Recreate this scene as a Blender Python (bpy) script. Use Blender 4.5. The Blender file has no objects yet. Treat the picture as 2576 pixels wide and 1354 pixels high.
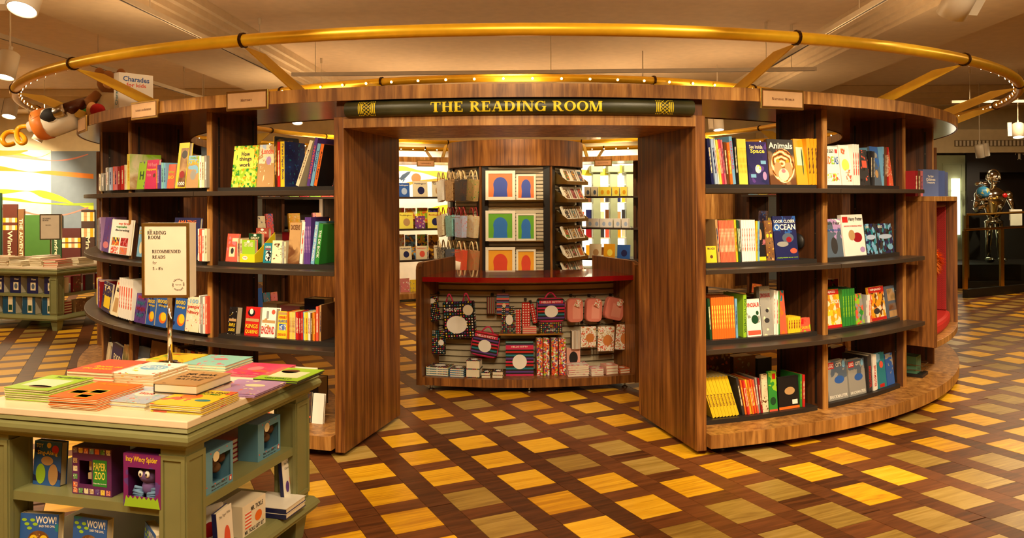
import bpy, bmesh, math, random
from mathutils import Matrix, Vector
random.seed(7)
R = math.radians
scene = bpy.context.scene
col = scene.collection

# ------------------------------------------------------------------ camera
F, HY, CX, ROLL, EYE = 1974.0, 506.0, 1288.0, -0.0047, 1.6      # focal length in pixels, horizon row, centre column
XC, YC = 0.049, 9.265                                            # centre of the round bookcase
cam_data = bpy.data.cameras.new('camera')
cam_data.sensor_width = 36.0
cam_data.lens = F / 2576 * 36.0
cam_data.shift_y = (HY - 677.0) / 2576
cam_data.clip_start = 0.05
cam = bpy.data.objects.new('camera', cam_data)
col.objects.link(cam)
cam.location = (0, 0, EYE)
cam.rotation_euler = (R(90), -ROLL, 0)
cam.rotation_mode = 'XYZ'
cam.matrix_world = Matrix.Translation((0, 0, EYE)) @ Matrix.Rotation(R(90), 4, 'X') @ Matrix.Rotation(ROLL, 4, 'Z')
scene.camera = cam

# ------------------------------------------------------------------ view and world
scene.view_settings.view_transform = 'Standard'
scene.view_settings.look = 'None'
scene.view_settings.gamma = 1.0
scene.view_settings.use_curve_mapping = False
scene.view_settings.exposure = 1.05
for _k, _v in (('max_bounces', 6), ('diffuse_bounces', 3), ('glossy_bounces', 3), ('transmission_bounces', 5), ('caustics_reflective', False), ('caustics_refractive', False)):
    setattr(scene.cycles, _k, _v)
world = bpy.data.worlds.new('world'); scene.world = world
world.use_nodes = True
world.node_tree.nodes['Background'].inputs[0].default_value = (1.0, 0.8, 0.55, 1)
world.node_tree.nodes['Background'].inputs[1].default_value = 0.05

# ------------------------------------------------------------------ track spots of the shop, plus added fill lights
def area(name, loc, size, power, color=(1.0, 0.78, 0.5), rot=(0, 0, 0), sizey=None, spread=180):
    l = bpy.data.lights.new(name, 'AREA'); l.energy = power; l.color = color
    l.shape = 'RECTANGLE' if sizey else 'SQUARE'; l.size = size
    if sizey: l.size_y = sizey
    l.spread = R(spread)
    o = bpy.data.objects.new(name, l); col.objects.link(o); o.location = loc; o.rotation_euler = rot
    return o
def spot(name, loc, target, power, angle=50, blend=0.6, color=(1.0, 0.8, 0.52), radius=0.06):
    l = bpy.data.lights.new(name, 'SPOT'); l.energy = power; l.color = color
    l.spot_size = R(angle); l.spot_blend = blend; l.shadow_soft_size = radius
    o = bpy.data.objects.new(name, l); col.objects.link(o); o.location = loc
    d = Vector(target) - Vector(loc)
    o.rotation_euler = d.to_track_quat('-Z', 'Y').to_euler()
    return o
WARM = (1.0, 0.72, 0.40)
# added area lights without visible fixtures, general fill around the bookcase
for x, y, p in ((-3.2, 1.0, 60), (0.2, 0.6, 75), (3.4, 1.0, 60), (7.0, 5.0, 60), (-7.5, 6.0, 70), (8.0, 12.0, 50), (-8.5, 13.0, 60), (0, 16.2, 60)):
    area('room_fill_light', (x, y, 3.42), 1.2, p, WARM)
# hidden area lights added on top of the canopy to brighten the ceiling
for k in (0, 28, 56, 124, 152, 180, -28, -56, -124, -152):
    a = R(k)
    area('canopy_fill_light', (XC + 3.72 * math.sin(a), YC - 3.72 * math.cos(a), 2.36), 0.3, 7.6, (1.0, 0.66, 0.33), (R(180), 0, a), 1.0)
# track spots
SPOTS = [
    ((-3.0, 3.4, 3.15), (-2.6, 5.3, 1.0), 150, 62), ((-1.0, 2.6, 3.15), (-1.9, 4.6, 0.9), 120, 60),
    ((3.0, 3.2, 3.15), (2.6, 5.2, 0.9), 170, 62), ((1.2, 2.7, 3.15), (1.9, 4.9, 0.9), 130, 60),
    ((-1.7, 1.6, 3.15), (-1.5, 3.3, 0.8), 80, 60), ((0.0, 2.0, 3.15), (0.05, 4.6, 2.1), 70, 55), ((-2.4, 2.2, 3.15), (-2.4, 5.2, 2.15), 75, 55), ((2.4, 2.2, 3.15), (2.4, 5.2, 2.15), 75, 55), ((1.6, 3.4, 3.15), (-1.0, 5.4, 0.7), 60, 50), ((-1.6, 3.4, 3.15), (1.1, 5.4, 0.7), 34, 50),
    ((-4.9, 5.2, 3.15), (-4.0, 6.9, 0.9), 110, 60), ((4.9, 5.2, 3.15), (4.2, 6.9, 0.9), 110, 60),
    ((-2.9, 9.2, 3.15), (-0.9, 9.2, 1.2), 80, 60), ((2.9, 9.2, 3.15), (0.9, 9.2, 1.2), 80, 60),
    ((0.0, 6.9, 3.15), (0.05, 8.6, 1.3), 120, 55), ((0.0, 5.9, 3.15), (0.0, 5.2, 0.0), 40, 60),
    ((-2.2, 10.6, 3.15), (-1.9, 12.6, 1.1), 170, 75), ((2.2, 10.6, 3.15), (1.9, 12.6, 1.1), 170, 75),
    ((-1.2, 9.3, 3.15), (-3.1, 11.3, 1.2), 150, 55), ((1.4, 9.3, 3.15), (3.1, 11.3, 1.2), 100, 55), ((0.6, 2.4, 3.15), (0.6, 4.2, 0.0), 60, 75), ((2.6, 2.2, 3.15), (3.0, 3.8, 0.0), 60, 75),
    ((-9.9, 13.6, 3.15), (-10.0, 15.7, 1.3), 420, 75), ((-7.2, 13.9, 3.15), (-7.0, 15.7, 1.3), 90, 75),
    ((-2.1, 14.2, 3.15), (-2.1, 15.7, 1.2), 260, 85), ((0.0, 14.2, 3.15), (0.0, 15.7, 1.2), 160, 85), ((2.0, 14.2, 3.15), (2.0, 15.7, 1.2), 260, 85), ((9.6, 12.6, 3.15), (9.1, 14.6, 1.4), 120, 50),
    ((-5.6, 8.0, 3.15), (-5.9, 10.2, 0.8), 120, 60), ((6.0, 8.0, 3.15), (6.3, 9.2, 0.0), 90, 80),
]
for p, t, e, an in SPOTS:
    spot('track_spot_light', p, t, e, an)

# ------------------------------------------------------------------ geometry helpers
def ray(x, y):
    u, v = x - CX, y - HY
    c, s = math.cos(ROLL), math.sin(ROLL)
    return (c * u + s * v) / F, (-s * u + c * v) / F
def at_depth(x, y, Y):
    a, b = ray(x, y); return Vector((a * Y, Y, EYE - b * Y))
def at_height(x, y, z):
    a, b = ray(x, y); Y = (EYE - z) / b; return Vector((a * Y, Y, z))
def proj(p):
    a = p[0] / p[1] * F; b = (EYE - p[2]) / p[1] * F
    c, s = math.cos(ROLL), math.sin(ROLL)
    return CX + c * a - s * b, HY + s * a + c * b
def pol(r, ang, z=0.0):
    a = R(ang); return Vector((XC + r * math.sin(a), YC - r * math.cos(a), z))
def on_ring(x, y, r, near=True):
    """angle, height and depth of the point of the cylinder r seen at pixel x, y"""
    a, b = ray(x, y)
    A = 1 + a * a; B = -2 * (a * XC + YC); C = XC * XC + YC * YC - r * r
    D = math.sqrt(max(B * B - 4 * A * C, 0.0))
    Y = (-B - D) / (2 * A) if near else (-B + D) / (2 * A)
    return math.degrees(math.atan2(a * Y - XC, YC - Y)), EYE - b * Y, Y

def srgb(r, g, b):
    f = lambda c: (c / 255 / 12.92) if c / 255 <= 0.04045 else ((c / 255 + 0.055) / 1.055) ** 2.4
    return (f(r), f(g), f(b), 1.0)

class MB:
    """collects faces, then links them as one mesh object"""
    def __init__(self): self.v = []; self.f = []; self.m = []
    def add(self, vs, fs, mi=0):
        n = len(self.v); self.v += [tuple(p) for p in vs]
        for f in fs: self.f.append(tuple(i + n for i in f)); self.m.append(mi)
        return self
    def box(self, x0, x1, y0, y1, z0, z1, mi=0, M=None):
        vs = [Vector((x, y, z)) for z in (z0, z1) for y in (y0, y1) for x in (x0, x1)]
        if M is not None: vs = [M @ p for p in vs]
        return self.add(vs, [(0, 2, 3, 1), (4, 5, 7, 6), (0, 1, 5, 4), (2, 6, 7, 3), (0, 4, 6, 2), (1, 3, 7, 5)], mi)
    def hexa(self, vs, mi=0):
        return self.add(vs, [(0, 2, 3, 1), (4, 5, 7, 6), (0, 1, 5, 4), (2, 6, 7, 3), (0, 4, 6, 2), (1, 3, 7, 5)], mi)
    def arc(self, r0, r1, a0, a1, z0, z1, n=None, mi=0):
        """ring sector about the bookcase centre"""
        if n is None: n = max(1, int(abs(a1 - a0) / 2.0 + 0.5))
        full = abs(abs(a1 - a0) - 360) < 1e-6
        vs = []
        for k in range(n + (0 if full else 1)):
            a = a0 + (a1 - a0) * k / n
            for r, z in ((r0, z0), (r1, z0), (r1, z1), (r0, z1)): vs.append(pol(r, a, z))
        fs = []; m = len(vs) // 4
        for k in range(n):
            b, c = 4 * k, 4 * ((k + 1) % m)
            for e in range(4): fs.append((b + e, c + e, c + (e + 1) % 4, b + (e + 1) % 4))
        if not full: fs += [(0, 1, 2, 3), (4 * n + 3, 4 * n + 2, 4 * n + 1, 4 * n)]
        return self.add(vs, fs, mi)
    def prism(self, pts, z0, z1, mi=0, M=None):
        n = len(pts)
        vs = [Vector((p[0], p[1], z0)) for p in pts] + [Vector((p[0], p[1], z1)) for p in pts]
        if M is not None: vs = [M @ p for p in vs]
        fs = [tuple(range(n))[::-1], tuple(range(n, 2 * n))] + [(i, (i + 1) % n, n + (i + 1) % n, n + i) for i in range(n)]
        return self.add(vs, fs, mi)
    def tube(self, path, rad, seg=10, closed=False, mi=0, cap=True):
        P = [Vector(p) for p in path]; n = len(P); rings = []
        for i in range(n):
            a = P[(i - 1) % n] if (closed or i > 0) else P[i]
            b = P[(i + 1) % n] if (closed or i < n - 1) else P[i]
            t = (b - a).normalized()
            up = Vector((0, 0, 1)) if abs(t.z) < 0.95 else Vector((1, 0, 0))
            s = t.cross(up).normalized(); q = s.cross(t)
            r = rad[i] if isinstance(rad, (list, tuple)) else rad
            rings.append([P[i] + (s * math.cos(2 * math.pi * k / seg) + q * math.sin(2 * math.pi * k / seg)) * r for k in range(seg)])
        vs = [p for g in rings for p in g]; fs = []
        for i in range(n if closed else n - 1):
            j = (i + 1) % n
            for k in range(seg): fs.append((i * seg + k, i * seg + (k + 1) % seg, j * seg + (k + 1) % seg, j * seg + k))
        if not closed and cap: fs += [tuple(range(seg))[::-1], tuple(range((n - 1) * seg, n * seg))]
        return self.add(vs, fs, mi)
    def lathe(self, prof, seg=20, M=None, mi=0):
        vs = []
        for r, z in prof:
            for k in range(seg):
                p = Vector((r * math.cos(2 * math.pi * k / seg), r * math.sin(2 * math.pi * k / seg), z))
                vs.append(M @ p if M is not None else p)
        fs = []
        for i in range(len(prof) - 1):
            for k in range(seg): fs.append((i * seg + k, i * seg + (k + 1) % seg, (i + 1) * seg + (k + 1) % seg, (i + 1) * seg + k))
        fs += [tuple(range(seg))[::-1], tuple(range((len(prof) - 1) * seg, len(prof) * seg))]
        return self.add(vs, fs, mi)
    def ball(self, c, rx, ry=None, rz=None, seg=14, rings=9, M=None, mi=0):
        ry = rx if ry is None else ry; rz = rx if rz is None else rz
        prof = []
        vs = []; fs = []
        for i in range(rings + 1):
            t = math.pi * i / rings
            for k in range(seg):
                p = Vector((math.sin(t) * math.cos(2 * math.pi * k / seg) * rx, math.sin(t) * math.sin(2 * math.pi * k / seg) * ry, math.cos(t) * rz))
                if M is not None: p = M @ p
                vs.append(p + Vector(c))
        for i in range(rings):
            for k in range(seg): fs.append((i * seg + k, (i + 1) * seg + k, (i + 1) * seg + (k + 1) % seg, i * seg + (k + 1) % seg))
        return self.add(vs, fs, mi)
    def mesh(self, name, mats, smooth=False):
        me = bpy.data.meshes.new(name)
        me.from_pydata(self.v, [], self.f)
        for m in (mats if isinstance(mats, (list, tuple)) else [mats]): me.materials.append(m)
        if any(self.m):
            me.polygons.foreach_set('material_index', self.m)
        bm = bmesh.new(); bm.from_mesh(me)
        bmesh.ops.recalc_face_normals(bm, faces=bm.faces)
        bm.to_mesh(me); bm.free()
        if smooth: me.polygons.foreach_set('use_smooth', [True] * len(me.polygons))
        me.update()
        return me
    def build(self, name, mats, parent=None, smooth=False, bevel=0, autosmooth=None, **tags):
        return link(name, self.mesh(name, mats, smooth), parent, bevel, **tags)
def link(name, me, parent=None, bevel=0, label=None, cat=None, group=None, kind=None, M=None):
    o = bpy.data.objects.new(name, me); col.objects.link(o)
    if parent is not None: o.parent = parent
    if M is not None: o.matrix_local = M
    if bevel:
        b = o.modifiers.new('edge', 'BEVEL'); b.width = bevel; b.segments = 2; b.limit_method = 'ANGLE'; b.angle_limit = R(40)
    return tag(o, label, cat, group, kind)
def tag(o, label=None, cat=None, group=None, kind=None):
    if label: o['label'] = label
    if cat: o['category'] = cat
    if group: o['group'] = group
    if kind: o['kind'] = kind
    return o
def empty(name, loc=(0, 0, 0), rz=0.0, **t):
    o = bpy.data.objects.new(name, None); col.objects.link(o); o.location = loc; o.rotation_euler = (0, 0, rz)
    o.empty_display_size = 0.1
    return tag(o, **t)
def smooth_by_angle(o, ang=35):
    me = o.data
    me.polygons.foreach_set('use_smooth', [True] * len(me.polygons))
    try: me.set_sharp_from_angle(angle=R(ang))
    except Exception: pass
    return o

# ------------------------------------------------------------------ materials
MATS = {}
def new_mat(name):
    m = bpy.data.materials.new(name); m.use_nodes = True
    return m, m.node_tree.nodes, m.node_tree.links, m.node_tree.nodes['Principled BSDF']
def plain(rgb, rough=0.5, metal=0.0, emit=0.0, bump=0.0, coat=0.0, name=None, alpha=None):
    key = ('plain', tuple(rgb), rough, metal, emit, bump, coat)
    if key in MATS: return MATS[key]
    m, N, L, P = new_mat(name or 'paint_%d_%d_%d' % tuple(rgb))
    c = srgb(*rgb)
    P.inputs['Roughness'].default_value = rough; P.inputs['Metallic'].default_value = metal
    P.inputs['Coat Weight'].default_value = coat
    if emit:
        P.inputs['Base Color'].default_value = c
        P.inputs['Emission Color'].default_value = c; P.inputs['Emission Strength'].default_value = emit
    else:
        tc = N.new('ShaderNodeTexCoord'); nz = N.new('ShaderNodeTexNoise'); nz.inputs['Scale'].default_value = 9.0; nz.inputs['Detail'].default_value = 1
        L.new(tc.outputs['Object'], nz.inputs['Vector'])
        mx = N.new('ShaderNodeMix'); mx.data_type = 'RGBA'
        mx.inputs[6].default_value = tuple(x * 0.9 for x in c[:3]) + (1,); mx.inputs[7].default_value = tuple(min(1, x * 1.08) for x in c[:3]) + (1,)
        L.new(nz.outputs['Fac'], mx.inputs[0]); L.new(mx.outputs[2], P.inputs['Base Color'])
        if bump:
            b = N.new('ShaderNodeBump'); b.inputs['Strength'].default_value = bump; b.inputs['Distance'].default_value = 0.002
            n2 = N.new('ShaderNodeTexNoise'); n2.inputs['Scale'].default_value = 260
            L.new(tc.outputs['Object'], n2.inputs['Vector']); L.new(n2.outputs['Fac'], b.inputs['Height']); L.new(b.outputs['Normal'], P.inputs['Normal'])
    MATS[key] = m
    return m
def ramp(N, stops, interp='LINEAR'):
    r = N.new('ShaderNodeValToRGB'); cr = r.color_ramp; cr.interpolation = interp
    while len(cr.elements) < len(stops): cr.elements.new(0.5)
    for e, (p, c) in zip(cr.elements, stops): e.position = p; e.color = c
    return r
def wood(name, dark, mid, light, rough=0.42, grain=(26, 26, 1.1), big=3.0):
    """vertical-grained veneer: slow streaks, cathedral arches, fine pores"""
    m, N, L, P = new_mat(name)
    tc = N.new('ShaderNodeTexCoord'); mp = N.new('ShaderNodeMapping'); mp.inputs['Scale'].default_value = grain
    L.new(tc.outputs['Object'], mp.inputs['Vector'])
    n1 = N.new('ShaderNodeTexNoise'); n1.inputs['Scale'].default_value = 1.0; n1.inputs['Detail'].default_value = 4; n1.inputs['Roughness'].default_value = 0.65; n1.inputs['Distortion'].default_value = 0.6
    L.new(mp.outputs['Vector'], n1.inputs['Vector'])
    m2 = N.new('ShaderNodeMapping'); m2.inputs['Scale'].default_value = (grain[0] * 0.22, grain[1] * 0.22, grain[2] * 0.9)
    L.new(tc.outputs['Object'], m2.inputs['Vector'])
    n2 = N.new('ShaderNodeTexNoise'); n2.inputs['Scale'].default_value = 1.0; n2.inputs['Detail'].default_value = 2; n2.inputs['Distortion'].default_value = 1.0
    L.new(m2.outputs['Vector'], n2.inputs['Vector'])
    mu = N.new('ShaderNodeMath'); mu.operation = 'MULTIPLY'; mu.inputs[1].default_value = 9.0; L.new(n2.outputs['Fac'], mu.inputs[0])
    si = N.new('ShaderNodeMath'); si.operation = 'SINE'; L.new(mu.outputs[0], si.inputs[0])
    ma = N.new('ShaderNodeMath'); ma.operation = 'MULTIPLY_ADD'; ma.inputs[1].default_value = 0.11; L.new(si.outputs[0], ma.inputs[0]); L.new(n1.outputs['Fac'], ma.inputs[2])
    r = ramp(N, [(0.28, srgb(*dark)), (0.5, srgb(*mid)), (0.74, srgb(*light))])
    L.new(ma.outputs[0], r.inputs[0]); L.new(r.outputs[0], P.inputs['Base Color'])
    P.inputs['Roughness'].default_value = rough
    return m
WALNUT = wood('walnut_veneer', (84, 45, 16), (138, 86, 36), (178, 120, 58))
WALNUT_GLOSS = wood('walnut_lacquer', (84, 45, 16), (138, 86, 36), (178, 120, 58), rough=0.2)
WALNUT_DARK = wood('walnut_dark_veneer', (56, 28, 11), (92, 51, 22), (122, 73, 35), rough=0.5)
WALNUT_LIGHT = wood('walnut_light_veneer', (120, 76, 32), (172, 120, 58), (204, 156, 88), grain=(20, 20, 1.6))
def plank_mat(name, dark, mid, light, ang, rough=0.32):
    m, N, L, P = new_mat(name)
    tc = N.new('ShaderNodeTexCoord'); mp = N.new('ShaderNodeMapping')
    mp.inputs['Rotation'].default_value = (0, 0, ang); mp.inputs['Scale'].default_value = (2.2, 34, 20)
    L.new(tc.outputs['Object'], mp.inputs['Vector'])
    oi = N.new('ShaderNodeObjectInfo'); ge = N.new('ShaderNodeNewGeometry')
    ad = N.new('ShaderNodeMath'); ad.operation = 'ADD'; L.new(oi.outputs['Random'], ad.inputs[0]); L.new(ge.outputs['Random Per Island'], ad.inputs[1])
    sc = N.new('ShaderNodeVectorMath'); sc.operation = 'ADD'
    mu = N.new('ShaderNodeMath'); mu.operation = 'MULTIPLY'; mu.inputs[1].default_value = 37.0; L.new(ad.outputs[0], mu.inputs[0])
    L.new(mp.outputs['Vector'], sc.inputs[0]); L.new(mu.outputs[0], sc.inputs[1])
    n1 = N.new('ShaderNodeTexNoise'); n1.inputs['Scale'].default_value = 1.0; n1.inputs['Detail'].default_value = 5; n1.inputs['Distortion'].default_value = 1.2
    L.new(sc.outputs[0], n1.inputs['Vector'])
    fr = N.new('ShaderNodeMath'); fr.operation = 'FRACT'; L.new(ad.outputs[0], fr.inputs[0])
    ma = N.new('ShaderNodeMath'); ma.operation = 'MULTIPLY_ADD'; ma.inputs[1].default_value = 0.30; L.new(fr.outputs[0], ma.inputs[0])
    su = N.new('ShaderNodeMath'); su.operation = 'SUBTRACT'; su.inputs[1].default_value = 0.15; L.new(n1.outputs['Fac'], su.inputs[0]); L.new(su.outputs[0], ma.inputs[2])
    r = ramp(N, [(0.25, srgb(*dark)), (0.5, srgb(*mid)), (0.78, srgb(*light))])
    L.new(ma.outputs[0], r.inputs[0]); L.new(r.outputs[0], P.inputs['Base Color'])
    P.inputs['Roughness'].default_value = rough
    return m
def gold(name, rgb, rough, metal=1.0):
    m, N, L, P = new_mat(name)
    P.inputs['Metallic'].default_value = metal; P.inputs['Roughness'].default_value = rough
    tc = N.new('ShaderNodeTexCoord'); nz = N.new('ShaderNodeTexNoise'); nz.inputs['Scale'].default_value = 14
    L.new(tc.outputs['Object'], nz.inputs['Vector'])
    c = srgb(*rgb)
    r = ramp(N, [(0.3, tuple(x * 0.88 for x in c[:3]) + (1,)), (0.7, c)])
    L.new(nz.outputs['Fac'], r.inputs[0]); L.new(r.outputs[0], P.inputs['Base Color'])
    return m
GOLD = gold('gold_satin_metal', (226, 174, 34), 0.34, 0.5)
BRASS = gold('brass_metal', (205, 165, 88), 0.3)
CHROME = gold('chrome_metal', (225, 215, 195), 0.08)
STEEL = gold('steel_metal', (190, 182, 168), 0.25)
BLACK = plain((22, 18, 16), 0.5)
SHELF = plain((58, 46, 36), 0.38, name='shelf_bronze_paint')
TRAY = plain((34, 28, 24), 0.5)
CREAM = plain((232, 222, 200), 0.6)
WHITE = plain((240, 236, 226), 0.6)
PAGES = plain((226, 214, 186), 0.8)
SAGE = plain((126, 127, 82), 0.42, name='sage_green_paint')
def glass_mat(name, rgb=(235, 245, 240), rough=0.02):
    m, N, L, P = new_mat(name)
    P.inputs['Base Color'].default_value = srgb(*rgb); P.inputs['Roughness'].default_value = rough
    P.inputs['Transmission Weight'].default_value = 1.0; P.inputs['IOR'].default_value = 1.1
    return m
GLASS = glass_mat('clear_glass')
# ------------------------------------------------------------------ floor: sheared lattice of tiles between boards
ANG = -0.455
EI = Vector((math.cos(ANG), -math.sin(ANG))); EJ = Vector((math.sin(ANG), math.cos(ANG)))
TW, CI, TJ = 0.2529, 0.3876, 0.3865
P00 = Vector((-0.3115, 5.0109))
AMBER = plank_mat('amber_oak', (184, 126, 20), (222, 166, 26), (238, 190, 52), -ANG)
TAN = plank_mat('tan_oak', (130, 100, 42), (160, 130, 60), (182, 152, 84), -ANG)
DARKB = plank_mat('dark_oak', (64, 33, 13), (98, 54, 23), (122, 70, 33), -ANG, 0.4)
DARKL = plank_mat('dark_oak_board', (62, 32, 13), (94, 52, 23), (118, 68, 33), -ANG + R(90), 0.4)
floor = MB().box(-15, 17, -5, 19, -0.06, -0.004).build('floor', plain((46, 26, 14), 0.7), kind='structure')
def in_view(p, m=80):
    if p.y < 1.9: return False
    x, y = proj((p.x, p.y, 0)); return -m < x < 2576 + m and y < 1354 + 2 * m
def unit_box(w, l, h=0.012, g=0.0012):
    return MB().box(g, w - g, -l + g, -g, -h, 0)
tile_me = [unit_box(TW, 0.2550).mesh('tile', m) for m in (AMBER, TAN)]
cross_me = unit_box(TW, TJ - 0.2550).mesh('plank', DARKB)
SEEN = {1: (1, 3, ()), 2: (2, 5, (3, 4)), 3: (4, 8, (2,)), 4: (5, 8, (1, 3, 5)), 5: (4, 6, (3, 4, 5)), 6: (3, 4, ())}    # column: row offset, rows, tan rows
tiles, crosses, boards = [], [], []
rnd = random.Random(3)
for i in range(-45, 60):
    sh = (0.265 - 0.3333 * (i - 3)) % 1.0
    for j in range(-60, 40):
        p = P00 + EI * ((i - 3) * CI) - EJ * ((j + sh) * TJ)
        c = p + EI * TW / 2 - EJ * 0.13
        if not (-14.5 < c.x < 16.5 and -4.5 < c.y < 18.5): continue
        d = math.hypot(c.x - XC, c.y - YC)
        if c.x > 0.9 and c.y < 9 and d > 5.35: tan = rnd.random() < 0.93
        elif d < 4.6: tan = rnd.random() < 0.14
        elif c.x > 0.6 and c.y < 7: tan = rnd.random() < (0.5 if d > 5.0 else 0.18)
        elif c.x > 3: tan = rnd.random() < 0.6
        elif c.x < -2: tan = rnd.random() < 0.08
        else: tan = rnd.random() < 0.3
        if i in SEEN and 0 <= j + SEEN[i][0] < SEEN[i][1]: tan = (j + SEEN[i][0]) in SEEN[i][2]
        vis = in_view(c) and not (4.55 > d > 3.7 and abs(math.degrees(math.atan2(c.x - XC, YC - c.y))) > 18)
        tiles.append((c.y if vis else 99 + c.y, p, 1 if tan else 0))
        q = p - EJ * 0.2550
        crosses.append((c.y if vis else 99 + c.y, q, 0))
    # long boards of one column gap, cut into lengths
    t = -25 + rnd.random() * 1.9
    while t < 25:
        L_ = 1.9 + rnd.random() * 0.3
        p = P00 + EI * ((i - 3) * CI + TW) + EJ * (t + L_)
        c = p + EI * 0.06 - EJ * L_ / 2
        if -14.5 < c.x < 16.5 and -4 < c.y < 18:
            near = p - EJ * L_
            vis = in_view(c, 300) or in_view(near, 100) or in_view(p, 100)
            boards.append((c.y if vis else 99 + c.y, p, L_))
        t += L_
rotm = Matrix.Rotation(-ANG, 4, 'Z').inverted() if False else Matrix.Rotation(math.atan2(EI.y, EI.x), 4, 'Z')
def lay(lst, name, mk_mesh, mats, pick):
    lst.sort(key=lambda t: t[0])
    rest = [MB() for _ in mats]
    for k, (d, p, e) in enumerate(lst):
        M = Matrix.Translation((p.x, p.y, rnd.uniform(-0.0008, 0.0004))) @ rotm
        if k < 300 and d < 99:
            link(name, mk_mesh(e), floor, M=M)
        else:
            w, l = pick(e)
            vs = [M @ Vector(v) for v in ((0.0012, -0.0012, 0), (w - 0.0012, -0.0012, 0), (w - 0.0012, -l + 0.0012, 0), (0.0012, -l + 0.0012, 0))]
            vb = [v - Vector((0, 0, 0.01)) for v in vs]
            rest[e if len(mats) > 1 else 0].add(vs + vb, [(0, 3, 2, 1), (0, 1, 5, 4), (1, 2, 6, 5), (2, 3, 7, 6), (3, 0, 4, 7)])
    for mb, m in zip(rest, mats):
        if mb.v: mb.build(name + '_field', m, floor, kind='stuff')
lay(tiles, 'tile', lambda e: tile_me[e], [AMBER, TAN], lambda e: (TW, 0.2550))
lay(crosses, 'plank', lambda e: cross_me, [DARKB], lambda e: (TW, TJ - 0.2550))
bcache = {}
def board_mesh(L_):
    k = round(L_ * 20)
    if k not in bcache: bcache[k] = unit_box(CI - TW, k / 20 + 0.0, 0.012).mesh('board', DARKL)
    return bcache[k]
lay([(d, p, round(L_ * 20) / 20) for d, p, L_ in boards], 'board', board_mesh, [DARKL], lambda e: (CI - TW, e))

# ------------------------------------------------------------------ ceiling, beams, walls
CEIL = plain((226, 200, 168), 0.75, name='ceiling_paint')
MOULD = plain((228, 208, 178), 0.7)
ZC = 3.75
MB().box(-15, 17, -5, 19, ZC, ZC + 0.1).build('ceiling', CEIL, kind='structure')
YAW = -0.035
def room(x, y, z): return Vector((x * math.cos(YAW) - y * math.sin(YAW), x * math.sin(YAW) + y * math.cos(YAW), z))
RM = Matrix.Rotation(YAW, 4, 'Z')
n_trim = 0
def trim(mb, mat, parent=None):
    global n_trim
    n_trim += 1
    o = mb.build('trim_%d' % n_trim, mat, parent, kind='structure'); return o
def beam(x0, x1, y0, y1, z0=3.42):
    mb = MB().box(x0, x1, y0, y1, z0, ZC - 0.001, M=RM)
    # stepped cornice on both flanks
    for s, xe in ((-1, x0), (1, x1)):
        for k, (w, h) in enumerate(((0.05, 0.04), (0.10, 0.10), (0.17, 0.17), (0.23, 0.24))):
            zt = ZC - 0.002; 
            a, b = sorted((xe, xe + s * w))
            mb.box(a, b, y0, y1, z0 + h, zt, M=RM)
    return trim(mb, MOULD)
beam(-4.75, -3.75, -4.8, 18.8)
beam(3.75, 4.75, -4.8, 18.8)
beam(-12.6, -11.8, -4.8, 18.8); beam(11.8, 12.6, -4.8, 18.8)
# cross beams beyond the bookcase and behind the camera
mb = MB().box(-14.8, 16.8, 15.0, 15.8, 3.40, ZC - 0.003)
for k, (w, h) in enumerate(((0.05, 0.04), (0.12, 0.12), (0.2, 0.22))): mb.box(-14.8, 16.8, 15.0 - w, 15.8 + w, 3.40 + h, ZC - 0.004)
trim(mb, MOULD)
WALLC = plain((222, 205, 165), 0.75)
MB().box(-15.1, -15, -5, 19, 0, ZC).build('wall_left', WALLC, kind='structure')
MB().box(17, 17.1, -5, 19, 0, ZC).build('wall_right', WALLC, kind='structure')
MB().box(-15, 17, -5.1, -5, 0, ZC).build('wall_front', WALLC, kind='structure')
# ------------------------------------------------------------------ serif capitals drawn stroke by stroke, and printed type
def _q(*p): return [list(p)]
def _v(x, w, y0=0.0, y1=1.0): return [[(x - w / 2, y0), (x + w / 2, y0), (x + w / 2, y1), (x - w / 2, y1)]]
def _h(x0, x1, y, t): return [[(x0, y), (x1, y), (x1, y + t), (x0, y + t)]]
def _d(x0, y0, x1, y1, w): return [[(x0 - w / 2, y0), (x0 + w / 2, y0), (x1 + w / 2, y1), (x1 - w / 2, y1)]]
def _a(cx, cy, rx, ry, tx, ty, a0, a1, n=14):
    out = []
    for k in range(n):
        t0, t1 = R(a0 + (a1 - a0) * k / n), R(a0 + (a1 - a0) * (k + 1) / n)
        out.append([(cx + (rx - tx) * math.cos(t0), cy + (ry - ty) * math.sin(t0)), (cx + rx * math.cos(t0), cy + ry * math.sin(t0)),
                    (cx + rx * math.cos(t1), cy + ry * math.sin(t1)), (cx + (rx - tx) * math.cos(t1), cy + (ry - ty) * math.sin(t1))])
    return out
T_, t_ = 0.23, 0.09
def _s(x, y, w=0.4): return _h(x - w / 2, x + w / 2, 0 if y == 0 else 0.93, 0.07)
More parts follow.
